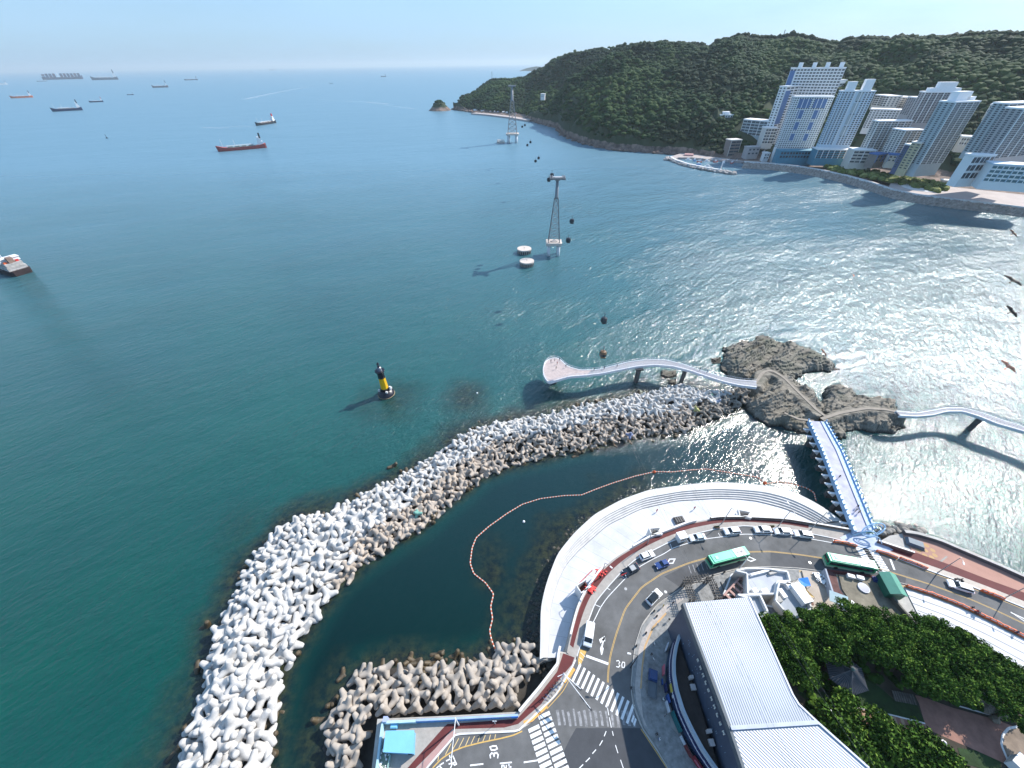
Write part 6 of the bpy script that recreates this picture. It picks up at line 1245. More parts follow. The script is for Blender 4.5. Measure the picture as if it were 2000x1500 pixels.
# ================================================================== PARK
ZG = 8.0
LAWN = mat("lawn", (0.02,0.045,0.012), .95, var=.4, scale=.5, bump=.05, bscale=6); SOIL = mat("park_soil", (0.055,0.045,0.032), .95, var=.5, scale=.4)
thin("park_ground", PL([(1488,1206),(1560,1214),(1640,1190),(1690,1222),(1760,1238),(1800,1218),(1862,1236),(1930,1272),(2000,1316),(2130,1400),(2300,1560),(2000,1750),(1700,1700),(1600,1560),(1560,1440),(1520,1300)], ZG)[:, :2], 5, ZG, SOIL, kind="structure")
BRICK = mat("brick_paving", (0.28,0.145,0.11), .85, var=.22, scale=.7)
px_sheet("brick_path", [(1787,1358),(1800,1360),(1860,1382),(1940,1404),(1990,1422),(2060,1440),(2120,1520),(2000,1530),(1960,1490),(1905,1465),(1860,1446),(1810,1424),(1806,1412),(1795,1374)], ZG+.03, BRICK)
px_sheet("brick_path", [(1660,1381),(1806,1412),(1812,1428),(1730,1426),(1668,1405)], ZG+.034, BRICK)
for i in range(9):
    u = 1668+i*15; px_sheet("paving_stripe", [(u,1384+i*3.1),(u+6,1385.5+i*3.1),(u+13,1404+i*3),(u+6,1403+i*3)], ZG+.04, mat("cream_brick",(0.42,0.30,0.20),.85))
px_sheet("sandy_path", [(1644,1352),(1656,1348),(1682,1384),(1662,1381)], ZG+.03, mat("sand_path",(0.30,0.22,0.14),.9))
px_sheet("lawn", [(1668,1342),(1690,1322),(1722,1345),(1745,1366),(1790,1374),(1806,1410),(1684,1384)], ZG+.05, LAWN)
px_sheet("lawn", [(1870,1460),(1905,1466),(1955,1488),(1955,1512),(1880,1490)], ZG+.05, LAWN)
px_sheet("lawn", [(1556,1352),(1640,1350),(1662,1378),(1660,1384),(1580,1372)], ZG+.05, LAWN)
px_sheet("round_bed", [(1957,1440),(1962,1428),(1978,1420),(2000,1420),(2040,1440),(2050,1500),(1990,1500),(1968,1480),(1957,1460)], ZG+.045, mat("bed_paving",(0.22,0.17,0.13),.9,var=.3))
line_mark("path_kerb", [(1968,1484),(1956,1455),(1958,1436),(1970,1422),(1990,1419)], .35, CONC_L, z=ZG+.06); line_mark("path_kerb", [(1660,1380),(1740,1396),(1807,1413)], .25, CONC_L, z=ZG+.06); line_mark("path_kerb", [(1866,1377),(1940,1398)], .25, CONC_L, z=ZG+.06); line_mark("path_kerb", [(1704,1418),(1730,1425)], .25, CONC_L, z=ZG+.06)
sb = thing("garden_stair", "dark wooden garden stair leading down to the brick path", "stairs"); a = P(1744,1360,ZG+.5); b_ = P(1786,1366,ZG+.2); 
for i in range(9):
    f = i/8; c = a+(b_-a)*f; MB().at(c[0],c[1],ZG+.9*(1-f),R(-20)).box(-.14,.14,-.9,.9,0,.12).build("tread", TIM, sb)
# pavilion
pv = P(1638,1322,ZG); PVR = mat("black_tile_roof", (0.035,0.04,0.05), .6, var=.2, scale=2); pav = thing("pavilion", "six-sided pavilion with a black ribbed tile roof under the trees", "pavilion", (pv[0],pv[1]+.0,ZG), R(12))
Rr = 3.9; hexp = [(Rr*math.cos(k*math.pi/3), Rr*math.sin(k*math.pi/3)) for k in range(6)]
rf = MB()
for k in range(6):
    a, b_ = hexp[k], hexp[(k+1) % 6]; rf.add([(a[0],a[1],2.7),(b_[0],b_[1],2.7),(0,0,5.2),(a[0]*.45,a[1]*.45,3.75),(b_[0]*.45,b_[1]*.45,3.75)], [(0,1,4,3),(3,4,2)])
rf.add([(x,y,2.62) for x,y in hexp], [(5,4,3,2,1,0)]); rf.build("roof", PVR, pav)
rb = MB()
for k in range(6):
    a, b_ = np.array(hexp[k]), np.array(hexp[(k+1) % 6])
    for f in np.linspace(0,1,10)[:-1]:
        p = a+(b_-a)*f; m0 = (a+b_)/2*.02; s = min(1, .25+abs(f-.5)*1.3); e = p*(0.45 if 0 < f < 1 else .02); 
        rb.tube([(p[0],p[1],2.74),(p[0]*.45,p[1]*.45,3.8),(p[0]*.1 if f==0 else p[0]*.3,p[1]*.1 if f==0 else p[1]*.3,5.0 if f==0 else 4.25)], .09 if f == 0 else .045, 4)
rb.build("roof_rib", mat("roof_rib_grey",(0.10,0.105,0.12),.6), pav); MB().tube([(0,0,5.1),(0,0,5.5),(0,0,5.9)], [.3,.35,.05], 8).build("finial", mat("finial_green",(0.08,0.14,0.13),.5), pav)
for x, y in hexp: MB().tube([(x*.78,y*.78,0),(x*.78,y*.78,2.75)], .14, 8).build("post", mat("post_maroon",(0.10,0.03,0.025),.6), pav)
MB().prism([(x*.85,y*.85) for x,y in hexp], -.1, .35).build("floor_slab", mat("pavilion_floor",(0.10,0.07,0.06),.8), pav)
# ---------------- trees
LEAF = leafmat("tree_leaves", (0.012,0.036,0.006), (0.045,0.105,0.014), (0.18,0.28,0.045)); BARK = mat("bark", (0.08,0.06,0.045), .9, var=.3, scale=3)
def crown(seed, n_cl=44, per=150, rad=4.2, leaf=.22, flatz=.85):
    r2 = np.random.default_rng(seed); cs = []
    for _ in range(n_cl):
        a = r2.random()*2*math.pi; rr_ = rad*math.sqrt(r2.random())*.92; z = rad*flatz*math.sqrt(max(0, 1-(rr_/rad)**2))*r2.uniform(.35,1.05)
        cs.append((rr_*math.cos(a), rr_*math.sin(a), z, r2.uniform(.75,1.35)))
    V_=[]; tn=[]
    for (x, y, z, cr__) in cs:
        tn0 = r2.normal()
        d = r2.normal(size=(per,3)); d /= np.linalg.norm(d, axis=1)[:, None]; d[:,2] = d[:,2]*.6+.12
        c_ = np.array([x,y,z])+d*cr__*(.55+.5*r2.random((per,1))); tone = np.clip(.45+.12*r2.normal(size=per)+.2*tn0, 0, 1)
        nn = d+.7*r2.normal(size=(per,3)); nn /= np.linalg.norm(nn, axis=1)[:, None]; u = np.cross(nn, r2.normal(size=(per,3))); u /= np.linalg.norm(u, axis=1)[:, None]; w = np.cross(nn, u); s = leaf*(.6+.8*r2.random((per,1)))
        V_.append(np.stack([c_+u*s, c_+w*s*.6, c_-u*s, c_-w*s*.6], 1).reshape(-1,3)); tn.append(np.repeat(tone, 4))
    V_ = np.vstack(V_); F_ = np.arange(len(V_)).reshape(-1,4); return np_mesh("crown", V_, F_, [LEAF], attr={"tone": np.concatenate(tn)}), cs
crowns = [crown(500+i) for i in range(5)]+[crown(520, 18, 80, 2.2, .24, .8), crown(521, 22, 80, 2.6, .26, .7)]
def tree(u, v, s, k, label, ztop=13.0, group="trees of the hillside park", zg=None):
    zg = ZG if zg is None else zg; c = P(u, v, ztop); me, cs = crowns[k]; t = thing("park_tree", label, "tree", (c[0], c[1], zg), rng.random()*6.28, group); t.scale = (s,s,s)
    hgt = (ztop-zg)/s-1.2; o = mesh_obj("crown", me, t, (0,0,hgt)); tr = MB().tube([(0,0,-.5),(.15,.1,hgt*.45),(0,0,hgt*.9)], [.32,.24,.16], 7)
    for x, y, z, _ in cs[:9]: tr.tube([(0.08,0.05,hgt*.55),(x*.45,y*.45,hgt+z*.25),(x*.9,y*.9,hgt+z*.8)], [.13,.09,.04], 5)
    tr.build("trunk", BARK, t, True); return t
TP = [(1508,1232,1.0,"touching the ribbed roof at the annex corner"),(1530,1262,1.05,"against the ribbed roof, second from the annex"),(1543,1226,.8,"just below the dark sheet-roofed shed"),(1562,1250,1.0,"between the dark shed and the pavilion"),(1590,1222,1.0,"below the tank roof at the wood's upper edge"),(1612,1256,1.1,"with a bright rounded top left of the pavilion path"),(1622,1208,.9,"directly below the pale blue awning"),(1657,1232,1.1,"in the middle of the upper edge below the lane"),(1662,1200,.85,"at the muddy yard's lower left corner"),(1693,1215,1.0,"below the muddy yard's middle"),(1705,1255,1.15,"in the bright centre clump above the pavilion"),(1728,1222,.95,"under the muddy yard's right half"),(1752,1250,1.1,"in the dark hollow right of the centre clump"),(1775,1236,.9,"beside the lower end of the dark stone wall"),(1805,1238,1.0,"at the head of the white apron"),(1800,1275,1.15,"large one in the middle of the right-hand group"),(1842,1240,1.0,"along the white apron, first bulge"),(1850,1282,1.2,"largest rounded crown right of centre"),(1882,1262,1.05,"along the white apron, second bulge"),(1765,1300,1.0,"dark one above the garden stair"),(1815,1322,1.0,"over the lawn's upper corner"),(1862,1328,1.1,"overhanging the brick path's upper kerb"),(1900,1300,1.15,"bright one beside the sandy clearing"),(1922,1290,1.0,"at the turn of the apron above the clearing"),(1925,1340,.9,"by the sandy clearing's edge"),(1950,1312,1.05,"at the right end of the apron"),(1965,1348,1.0,"near the right edge above the curved kerb"),(1990,1330,1.0,"cut by the right edge of the wood"),(1558,1300,1.0,"dark one between roof and pavilion"),(1985,1385,1.0,"right of the curved path near the frame's right edge")]
for i, (u, v, s, w) in enumerate(TP): tree(u, v, s*(.80+.14*((i*7)%3)/2), i % 5, "broad dark green tree "+w)
TS = [(1577,1312,5,"small light green tree left of the pavilion"),(1625,1400,6,"low tree along the ribbed roof, upper one below the pavilion"),(1650,1425,5,"low tree beside the ribbed roof's lower slope"),(1678,1452,6,"yellowish low tree by the stone steps"),(1740,1440,6,"low tree under the striped brick path"),(1765,1465,6,"leafy low tree at the bottom, left of the brick path"),(1800,1450,6,"round low tree just below the brick path's bend"),(1830,1475,6,"low tree at the bottom edge below the brick path"),(1790,1492,6,"low tree cut by the bottom edge"),(1860,1490,5,"small tree right of the low bottom group"),(1700,1490,5,"small tree at the bottom by the pebbled steps"),(1725,1410,5,"sapling standing over the striped path"),(1655,1372,5,"bushy sapling left of the striped path")]
for u, v, k, lab in TS: tree(u, v, 1.15, k, lab, ztop=ZG+2.8)
def hedge_mass(name, lab, poly, n_, seed, smin=.35, smax=.9):
    r2 = np.random.default_rng(seed); q = PL(poly, ZG)[:, :2]; lo, hi = q.min(0), q.max(0); VV=[]; FF=[]; TN=[]; base=0
    while n_ > 0:
        p = lo+(hi-lo)*r2.random(2)
        if not inside(q, np.array([p[0]]), np.array([p[1]]))[0]: continue
        n_ -= 1; Vb, Fb = blobs[int(r2.integers(8))]; s = r2.uniform(smin, smax); w = Vb*s+(p[0], p[1], ZG+s*.3); VV.append(w); FF.append(Fb+base); base += len(w); TN.append(np.full(len(w), np.clip(.35+r2.normal()*.25, 0, 1)))
    tag(mesh_obj(name, np_mesh(name, np.vstack(VV), np.vstack(FF), [LEAF], attr={"tone": np.concatenate(TN)})), lab, "undergrowth", kind="stuff")
hedge_mass("undergrowth", "low dark undergrowth beneath the park trees", [(1500,1225),(1640,1200),(1800,1230),(1990,1330),(1990,1400),(1900,1380),(1780,1350),(1700,1330),(1600,1380),(1545,1330)], 420, 61)
hedge_mass("undergrowth", "undergrowth on the bank along the ribbed roof's lower edge", [(1560,1370),(1640,1390),(1700,1430),(1800,1440),(1880,1500),(1780,1540),(1700,1500),(1640,1440)], 360, 62)
for (u, v, lab) in ((1617,1390,"white lamp globe on a post between the ribbed roof and the striped path"),(1854,1448,"white sign stone at the lower kerb of the brick path")):
    c = P(u, v, ZG+2); t = thing("park_lamp", lab, "lamp" if "lamp" in lab else "sign stone", (c[0],c[1],ZG)); MB().tube([(0,0,0),(0,0,2.6 if "lamp" in lab else .6)], .07 if "lamp" in lab else .5, 6).build("post", WHITE, t); MB().tube([(0,0,2.6 if "lamp" in lab else .6),(0,0,2.9 if "lamp" in lab else .9),(0,0,3.2 if "lamp" in lab else 1.1)], [.15,.3,.1], 8).build("globe", WHITE, t, True)
rocks_along("pebble_steps", "pale stepping stones down the bank in the lower trees", PL([(1704,1428),(1712,1450),(1724,1475),(1733,1500)], ZG)[:, :2], 110, .45, .12, .32, ZG+.1, ZG+.5, CONC_L, 71)
rocks_along("garden_rocks", "grey-brown garden boulders in the sandy clearing", PL([(1912,1340),(1918,1360),(1925,1385),(1945,1392)], ZG)[:, :2], 60, .8, .4, 1.1, ZG+.1, ZG+.5, mat("garden_boulder",(0.20,0.17,0.13),.9,var=.3), 72)
c = P(1992,1492,ZG+1.5); t = thing("white_gazebo", "white lattice structure in the lower right corner by the round bed", "kiosk", (c[0],c[1],ZG), R(25)); 
MB().box(-1.2,1.2,-.9,.9,0,2.2).build("body", APW, t); MB().box(-1.35,1.35,-1.05,1.05,2.2,2.4).build("roof", WHITE, t)
for k in range(5): MB().box(-1.0+k*.45,-.75+k*.45,.9,.96,.5,1.8).build("louvre", APSL, t)
# ================================================================== VEHICLES
def head(a, b, z=ZR+.7):
    pa, pb_ = P(*a, z), P(*b, z); d = pb_-pa; return (pa+pb_)/2, math.atan2(d[1], d[0])
def car(label, rear, front, body, L=4.5, W=1.85, H=1.5, kind="sedan", group=None, cat="car", roof=None):
    c, rz = head(rear, front); t = thing("parked_car" if group else "car", label, cat, (c[0], c[1], ZR), rz, group); h = L/2; w = W/2
    # body shell, side profile lofted across the width (x forward)
    if kind == "van": prof = [(-h,.45),(-h,1.1),(-h+.15,H*.97),(h-1.5,H*.98),(h-.75,1.2),(h-.1,.95),(h,.6),(h-.05,.38),(-h+.05,.38)]
    else: prof = [(-h,.42),(-h,.78),(-h+.12,.95),(h-1.3,.97),(h-.2,.80),(h,.6),(h-.04,.36),(-h+.04,.36)]
    n_ = len(prof); vs=[]; 
    for y, k in ((-w,1),(-w+.12,1.03),(w-.12,1.03),(w,1)):
        ins_ = .10 if abs(y) == w else 0
        for x, z in prof: vs.append((x*(1-(.03 if ins_ else 0)), y, z if z < .9 or not ins_ else z-.06))
    fs = [(r*n_+i, (r+1)*n_+i, (r+1)*n_+(i+1)%n_, r*n_+(i+1)%n_) for r in range(3) for i in range(n_)]; fs += [tuple(range(n_)), tuple(3*n_+i for i in range(n_-1,-1,-1))]
    MB().add(vs, fs).build("body", body, t)
    if kind == "van":
        MB().box(h-1.45,h-.78,-w+.16,w-.16,1.22,1.24).add([(h-1.5,-w+.18,H*.985),(h-.74,-w+.12,1.24),(h-.74,w-.12,1.24),(h-1.5,w-.18,H*.985)], [(0,1,2,3)]).build("windscreen", GLASS, t)
        for y in (-w-.012, w-.03): MB().box(-h+.5,h-1.5,y,y+.04,1.15,H-.3).build("side_window", GLASS, t)
    else:
        b0 = -h+(.35 if kind == "wagon" else .75); r0 = b0+(.25 if kind == "wagon" else .55); r1 = h-1.95; b1 = h-1.25; wr = w-.28
        MB().add([(b0,-w+.1,.95),(b1,-w+.1,.96),(b1,w-.1,.96),(b0,w-.1,.95),(r0,-wr,H-.04),(r1,-wr,H-.04),(r1,wr,H-.04),(r0,wr,H-.04)], [(0,1,5,4),(1,2,6,5),(2,3,7,6),(3,0,4,7)]).build("window_band", GLASS, t)
        MB().box(r0-.06,r1+.06,-wr-.04,wr+.04,H-.05,H,top=(.08,.08)).build("roof", roof or body, t)
        p_ = MB()
        for y in (-1,1): p_.tube([(b1+.02,y*(w-.1),.95),(r1+.02,y*(wr+.01),H-.04)], .045, 4); p_.tube([(b0-.02,y*(w-.1),.95),(r0-.02,y*(wr+.01),H-.04)], .06, 4)
        p_.build("pillar", body, t)
    for x in (-h+.8, h-.85):
        for y in (-w+.08, w-.08):
            wh = MB().tube([(x,y-.11,.33),(x,y+.11,.33)], .33, 12).build("wheel", TYRE, t); MB().tube([(x,y-.125,.33),(x,y+.125,.33)], .19, 8).build("rim", STEEL, wh)
    for y in (-w+.3, w-.3): MB().box(h-.12,h-.01,y-.2,y+.2,.58,.74).build("headlight", mat("lamp_clear",(0.75,0.78,0.8),.1), t); MB().box(-h-.02,-h+.08,y-.18,y+.18,.68,.86).build("tail_light", RED, t)
    for y in (-1,1): MB().box(r1-.05 if kind != "van" else h-1.25, (r1 if kind != "van" else h-1.25)+.15, y*(w+.02)-.1, y*(w+.02)+.1, .95, 1.12).build("mirror", body, t)
    return t
CW = mat("car_white", (0.78,0.79,0.80), .25, var=.02); CDK = mat("car_dark", (0.02,0.03,0.045), .2, var=.05); CSV = mat("car_silver", (0.42,0.42,0.42), .3, metal=.3, var=.02); CBL = mat("car_blue", (0.04,0.08,0.24), .25, var=.05); CCR = mat("car_cream", (0.62,0.58,0.52), .3, var=.02)
G = "cars parked along the curved road"
car("long white van parked nose down beside the turn arrow", (1153,1218), (1147,1261), CW, 5.1, 1.95, 1.95, "van", G, "van")
car("white car with dark glass roof driving up the inner lane", (1268,1176), (1287,1156), CW, 4.7, 1.88, 1.55, roof=GLASS, kind="wagon")
car("black and silver car parked behind the red tape, left of the blue car", (1245,1106), (1220,1119), CDK, 4.6, 1.85, 1.55, "sedan", G, roof=CSV)
car("small dark blue car driving by the white diamond marking", (1301,1099), (1285,1105), CBL, 3.7, 1.65, 1.5, "wagon")
car("white hatchback parked between the black car and the white kiosk", (1252,1089), (1275,1080), CW, 4.3, 1.8, 1.5, "wagon", G)
car("white parked taxi with pale blue roof sign, right of the white kiosk", (1376,1048), (1349,1051), CW, 4.6, 1.85, 1.48, "sedan", G, roof=mat("pale_blue_roof",(0.5,0.62,0.75),.3))
car("white car parked alone above the first green bus", (1443,1036), (1417,1038), CW, 4.6, 1.85, 1.5, "wagon", G)
car("white sedan parked first in the row of three left of the bridge", (1506,1034), (1474,1034), CW, 4.8, 1.88, 1.48, "sedan", G)
car("white sedan parked middle in the row of three left of the bridge", (1545,1038), (1513,1037), CW, 4.8, 1.88, 1.48, "sedan", G)
car("white car parked last in the row of three, nearest the footbridge", (1585,1045), (1553,1041), CW, 4.8, 1.88, 1.5, "wagon", G)
car("white wagon with a black side window line driving at the far right", (1897,1152), (1855,1139), CW, 5.0, 1.9, 1.55, "wagon")
# pickup
c, rz = head((1273,1359), (1275,1313)); t = thing("pickup_truck", "navy pickup truck with an open grey bed on the forecourt", "truck", (c[0],c[1],ZR+.15), rz)
MB().box(-2.5,.35,-.9,.9,.55,.75).box(-2.5,-2.42,-.9,.9,.75,1.1).box(-2.5,.35,-.9,-.84,.75,1.1).box(-2.5,.35,.84,.9,.75,1.1).build("cargo_bed", mat("bed_grey",(0.13,0.15,0.17),.6), t)
MB().box(.4,2.5,-.88,.88,.45,1.2).box(.45,2.2,-.8,.8,1.2,1.85,top=(.12,.08)).build("cab", mat("truck_navy",(0.02,0.055,0.17),.3), t); MB().add([(2.21,-.75,1.22),(2.21,.75,1.22),(2.09,.7,1.8),(2.09,-.7,1.8)], [(0,1,2,3)]).build("windscreen", GLASS, t)
for x in (-1.7,1.7):
    for y in (-.8,.8): MB().tube([(x,y-.1,.3),(x,y+.1,.3)], .3, 12).build("wheel", TYRE, t)
# little white kiosk truck
c, rz = head((1322,1053), (1337,1049)); t = thing("kiosk", "small white booth with a flat roof standing in a parking bay", "booth", (c[0],c[1],ZR+.01), rz)
MB().box(-1.1,1.1,-.9,.9,0,2.3).build("wall", WHITE, t); MB().box(-1.25,1.25,-1.05,1.05,2.3,2.45).build("roof", APT, t); MB().box(-.7,.7,-.94,-.9,1.0,1.9).build("window", GLASS, t); MB().box(.9,1.14,-.35,.35,.1,2.0).build("door", CSV, t)
def bus(label, rear, front):
    pa, pb_ = P(*rear, ZR+1.6), P(*front, ZR+1.6); d = pb_-pa; c = (pa+pb_)/2; t = thing("bus", label, "bus", (c[0],c[1],ZR), math.atan2(d[1], d[0]), "green city buses"); h = 5.5; w = 1.25
    MB().box(-h,h,-w,w,.35,1.05).build("lower_body", mat("bus_pale_green",(0.40,0.58,0.42),.4), t)
    MB().box(-h,h,-w,w,1.05,3.0,top=(.08,.1)).build("body", GRN_G, t)
    MB().box(-h+.1,h-.1,-w+.12,w-.12,3.0,3.12).build("roof", mat("bus_roof_green",(0.10,0.62,0.38),.4,var=.05), t)
    MB().box(-h+.5,h-4.1,-w+.25,w-.25,3.12,3.3,top=(.1,.1)).build("roof_shroud", MATS["bus_roof_green"], t)
    MB().box(h-4.0,h-1.1,-w+.2,w-.2,3.12,3.24).build("roof_panel", WHITE, t)
    m_ = MB()     # the blurred dark registration figures on the white roof panel
    for x in (h-3.2, h-2.9, h-2.2, h-1.95, h-1.7): m_.box(x-.09,x+.09,-.3,.28,3.24,3.25); m_.box(x-.09,x+.16,-.3,-.2,3.24,3.252)
    m_.build("roof_number", DARK, t)
    for y in (-w-.01, w-.05): MB().box(-h+.4,h-.5,y+(.0),y+.06,1.5,2.55).build("side_window", GLASS, t)
    MB().box(h-.07,h+.02,-w+.1,w-.1,1.1,2.6).build("windscreen", GLASS, t); MB().box(-h-.02,-h+.05,-w+.2,w-.2,1.7,2.5).build("rear_window", GLASS, t)
    MB().box(-h+1.4,-h+2.2,-.4,.4,3.3,3.4).build("roof_hatch", mat("hatch_pale",(0.35,0.65,0.5),.5), t)
    for x in (-h+2.4, h-2.5):
        for y in (-w+.05, w-.05): MB().tube([(x,y-.13,.48),(x,y+.13,.48)], .48, 14).build("wheel", TYRE, t)
    for y in (-1,1): MB().tube([(h-.1,y*w,2.6),(h+.35,y*(w+.25),2.5),(h+.35,y*(w+.25),2.1)], .05, 4).build("mirror", DARK, t)
    return t
bus("green city bus with white roof panel heading right in the middle of the bend", (1386,1098), (1454,1080))
bus("green city bus stopped at the zebra crossing by the footbridge", (1617,1093), (1701,1108))
# ================================================================== PEOPLE
SKIN = mat("skin", (0.45,0.27,0.19), .6, var=.03); HAIR = mat("hair_black", (0.012,0.01,0.01), .6)
def person_mesh(pose):
    lf = .16 if pose == "walk" else .05; V_ = [(0,0,.95),(0,0,1.12),(0,0,1.32),(0,0,1.47),(0,.01,1.53),(0,.02,1.64),(0,.02,1.74)]
    rd = [.145,.135,.16,.075,.06,.095,.06]; E_ = [(0,1),(1,2),(2,3),(3,4),(4,5),(5,6)]
    for s in (-1,1):
        b0 = len(V_); f = lf*s; V_ += [(s*.09,0,.9),(s*.10,f*.5,.50),(s*.10,f*-.3+f*.6,.09),(s*.10,f*.3+.12,.04)]; rd += [.10,.068,.045,.04]; E_ += [(0,b0),(b0,b0+1),(b0+1,b0+2),(b0+2,b0+3)]
        b1 = len(V_); a_ = -f; hz = .82 if pose != "phone" or s < 0 else 1.15; hy = a_*.9 if hz < 1 else .28; V_ += [(s*.19,0,1.40),(s*.25,a_*.4-.02,1.13),(s*.25*(1 if hz<1 else .5),hy+.04,hz+.05),(s*.24*(1 if hz<1 else .45),hy+.07,hz-.04)]; rd += [.062,.046,.034,.03]; E_ += [(2,b1),(b1,b1+1),(b1+1,b1+2),(b1+2,b1+3)]
    me = bpy.data.meshes.new("tmp"); me.from_pydata(V_, E_, []); o = mesh_obj("tmp", me); m = o.modifiers.new("s","SKIN"); 
    for i, v in enumerate(me.skin_vertices[0].data): v.radius = (rd[i], rd[i]*.8); v.use_root = i == 0
    o.modifiers.new("b","SUBSURF").levels = 1; dg = bpy.context.evaluated_depsgraph_get(); m2 = bpy.data.meshes.new_from_object(o.evaluated_get(dg)); bpy.data.objects.remove(o); return m2
pm_ = {k: person_mesh(k) for k in ("walk","stand","phone")}
CLO = {"white":(0.7,0.7,0.68),"black":(0.02,0.02,0.025),"red":(0.45,0.04,0.04),"blue":(0.05,0.12,0.35),"grey":(0.22,0.22,0.23),"beige":(0.45,0.36,0.26),"yellow":(0.6,0.42,0.08),"navy":(0.02,0.03,0.08)}
CLM = {k: mat("cloth_"+k, c, .85, var=.06) for k, c in CLO.items()}; _pc = {}
def person(u, v, z, top, leg, pose, where, rz=None):
    k = (top, leg, pose)
    if k not in _pc:
        me = pm_[pose].copy(); me.materials.clear()
        for m in (CLM[leg], CLM[top], SKIN, HAIR): me.materials.append(m)
        for p in me.polygons:
            c_ = p.center; p.material_index = 0 if c_.z < .95 else (3 if c_.z > 1.62 or (c_.z > 1.5 and c_.y < -.03) else (2 if c_.z > 1.49 or (abs(c_.x) > .2 and c_.z < 1.12) else 1)); p.use_smooth = True
        _pc[k] = me
    c = P(u, v, z); o = mesh_obj("person", _pc[k], None, (c[0],c[1],z), (0,0,rng.random()*6.28 if rz is None else rz)); return tag(o, "person in %s top and %s trousers, %s" % (top, leg, where), "person")
D = 8.56
for a in ((1076,708,D,"black","navy","phone","at the left rim of the round viewing deck"),(1083,706,D,"white","black","stand","in the middle of the round viewing deck"),(1088,712,D,"red","black","stand","right of centre on the round viewing deck"),(1093,704,D,"black","black","stand","at the top rail of the round viewing deck"),(1086,721,D,"beige","grey","walk","low on the round viewing deck"),(1105,718,D,"black","grey","walk","where the round deck narrows"),(1160,724,D,"black","black","walk","on the white walkway just right of the deck"),(1180,721,D,"navy","black","walk","at the dip of the white walkway"),(1205,717,D,"grey","black","walk","on the rise of the white walkway"),(1366,724,D,"black","black","walk","on the walkway above the breakwater head"),(1380,729,D,"blue","grey","walk","on the walkway right of the breakwater head"),
    (1637,934,BZ+.02,"black","black","walk","alone halfway along the blue footbridge"),(1672,992,BZ+.02,"black","navy","walk","by the right parapet of the blue footbridge"),(1670,999,BZ+.02,"grey","black","walk","in the middle of the lower blue footbridge"),(1675,1003,BZ+.02,"beige","navy","stand","in the pair low on the blue footbridge"),
    (1294,1186,ZR+.16,"yellow","beige","stand","on the yellow corner of the forecourt pavement"),(1313,1180,ZR+.16,"black","black","walk","on the forecourt near the pergola"),(1305,1213,ZR+.16,"black","grey","stand","beside the navy wall's upper corner"),(1283,1222,ZR+.16,"white","black","walk","crossing the forecourt below the yellow corner"),(1276,1260,ZR+.16,"white","navy","walk","on the forecourt between kerb and shopfronts"),(1271,1280,ZR+.16,"black","black","walk","just above the navy pickup truck"),(1275,1290,ZR+.16,"white","grey","walk","beside the first pickup-side awning"),(1281,1435,ZR+.16,"black","black","walk","low on the forecourt beside a person in white"),(1286,1445,ZR+.16,"white","blue","walk","low on the forecourt by the dark kerb"),(1298,1398,ZR+.16,"grey","black","stand","by the teal awning"),(1293,1368,ZR+.16,"white","black","stand","by the white and blue awning"),
    (1893,1190,ZR+.16,"black","navy","walk","left of three above the white apron"),(1902,1197,ZR+.16,"red","black","walk","middle of three above the white apron"),(1906,1200,ZR+.16,"grey","navy","walk","right of three above the white apron"),(1980,1238,ZR+.16,"navy","black","walk","alone on the pavement near the right edge"),(1872,1135,ZR+.16,"black","black","stand","by the motorbike behind the white wagon"),
    (1355,995,PZ+.02,"red","black","stand","beside the brown hatch on the white plaza"),(1282,1000,PZ+.02,"red","red","stand","alone in red on the white plaza"),(1700,1392,ZG+.05,"black","black","walk","on the striped brick path")): person(*a)
# ================================================================== STREET FURNITURE
def lamp(u, v, H_, arm, label, group="tall street lamps along the curved road", m=STEEL, double=False):
    c = P(u, v, ZR+.15); t = thing("street_lamp", label, "street lamp", (c[0],c[1],ZR+.15), 0, group); MB().tube([(0,0,0),(0,0,.6),(0,0,H_)], [.16,.12,.07], 8).build("pole", m, t)
    for s in ((1,-1) if double else (1,)):
        ax_, ay_ = arm[0]*s, arm[1]*s; MB().tube([(0,0,H_-.05),(ax_*.5,ay_*.5,H_+.3),(ax_,ay_,H_+.35)], .05, 6).build("arm", m, t); MB().at(ax_,ay_,H_+.3,math.atan2(ay_,ax_)).box(-.35,.35,-.14,.14,-.06,.08).build("lamp_head", APT, t)
lamp(1264,1062,8,(1.3,-1.6),"street lamp above the white hatchback beside the maroon track"); lamp(1410,1022,8,(.2,-2),"street lamp above the lone white car")
lamp(1521,1026,8,(0,-2),"white double lamp above the three parked sedans", double=True); lamp(1584,1034,9,(.5,-1.6),"street lamp between the last sedan and the footbridge"); lamp(1173,1128,8,(1.2,-1.2),"dark street lamp beside the red taped stairwell", m=DARK)
lamp(1832,1118,8,(-1,-1.6),"street lamp on the cream pavement right of the footbridge"); lamp(1962,1168,8,(-1,-1.6),"street lamp at the right by the maroon track")
lamp(1232,1303,8,(-1.8,.3),"street lamp on the inner kerb beside the worn 30", m=DARK)
t_ = P(1436,1114,ZR); lamp(1440,1116,7,(-.8,1),"short white lamp at the restaurant corner below the first bus", m=WHITE)
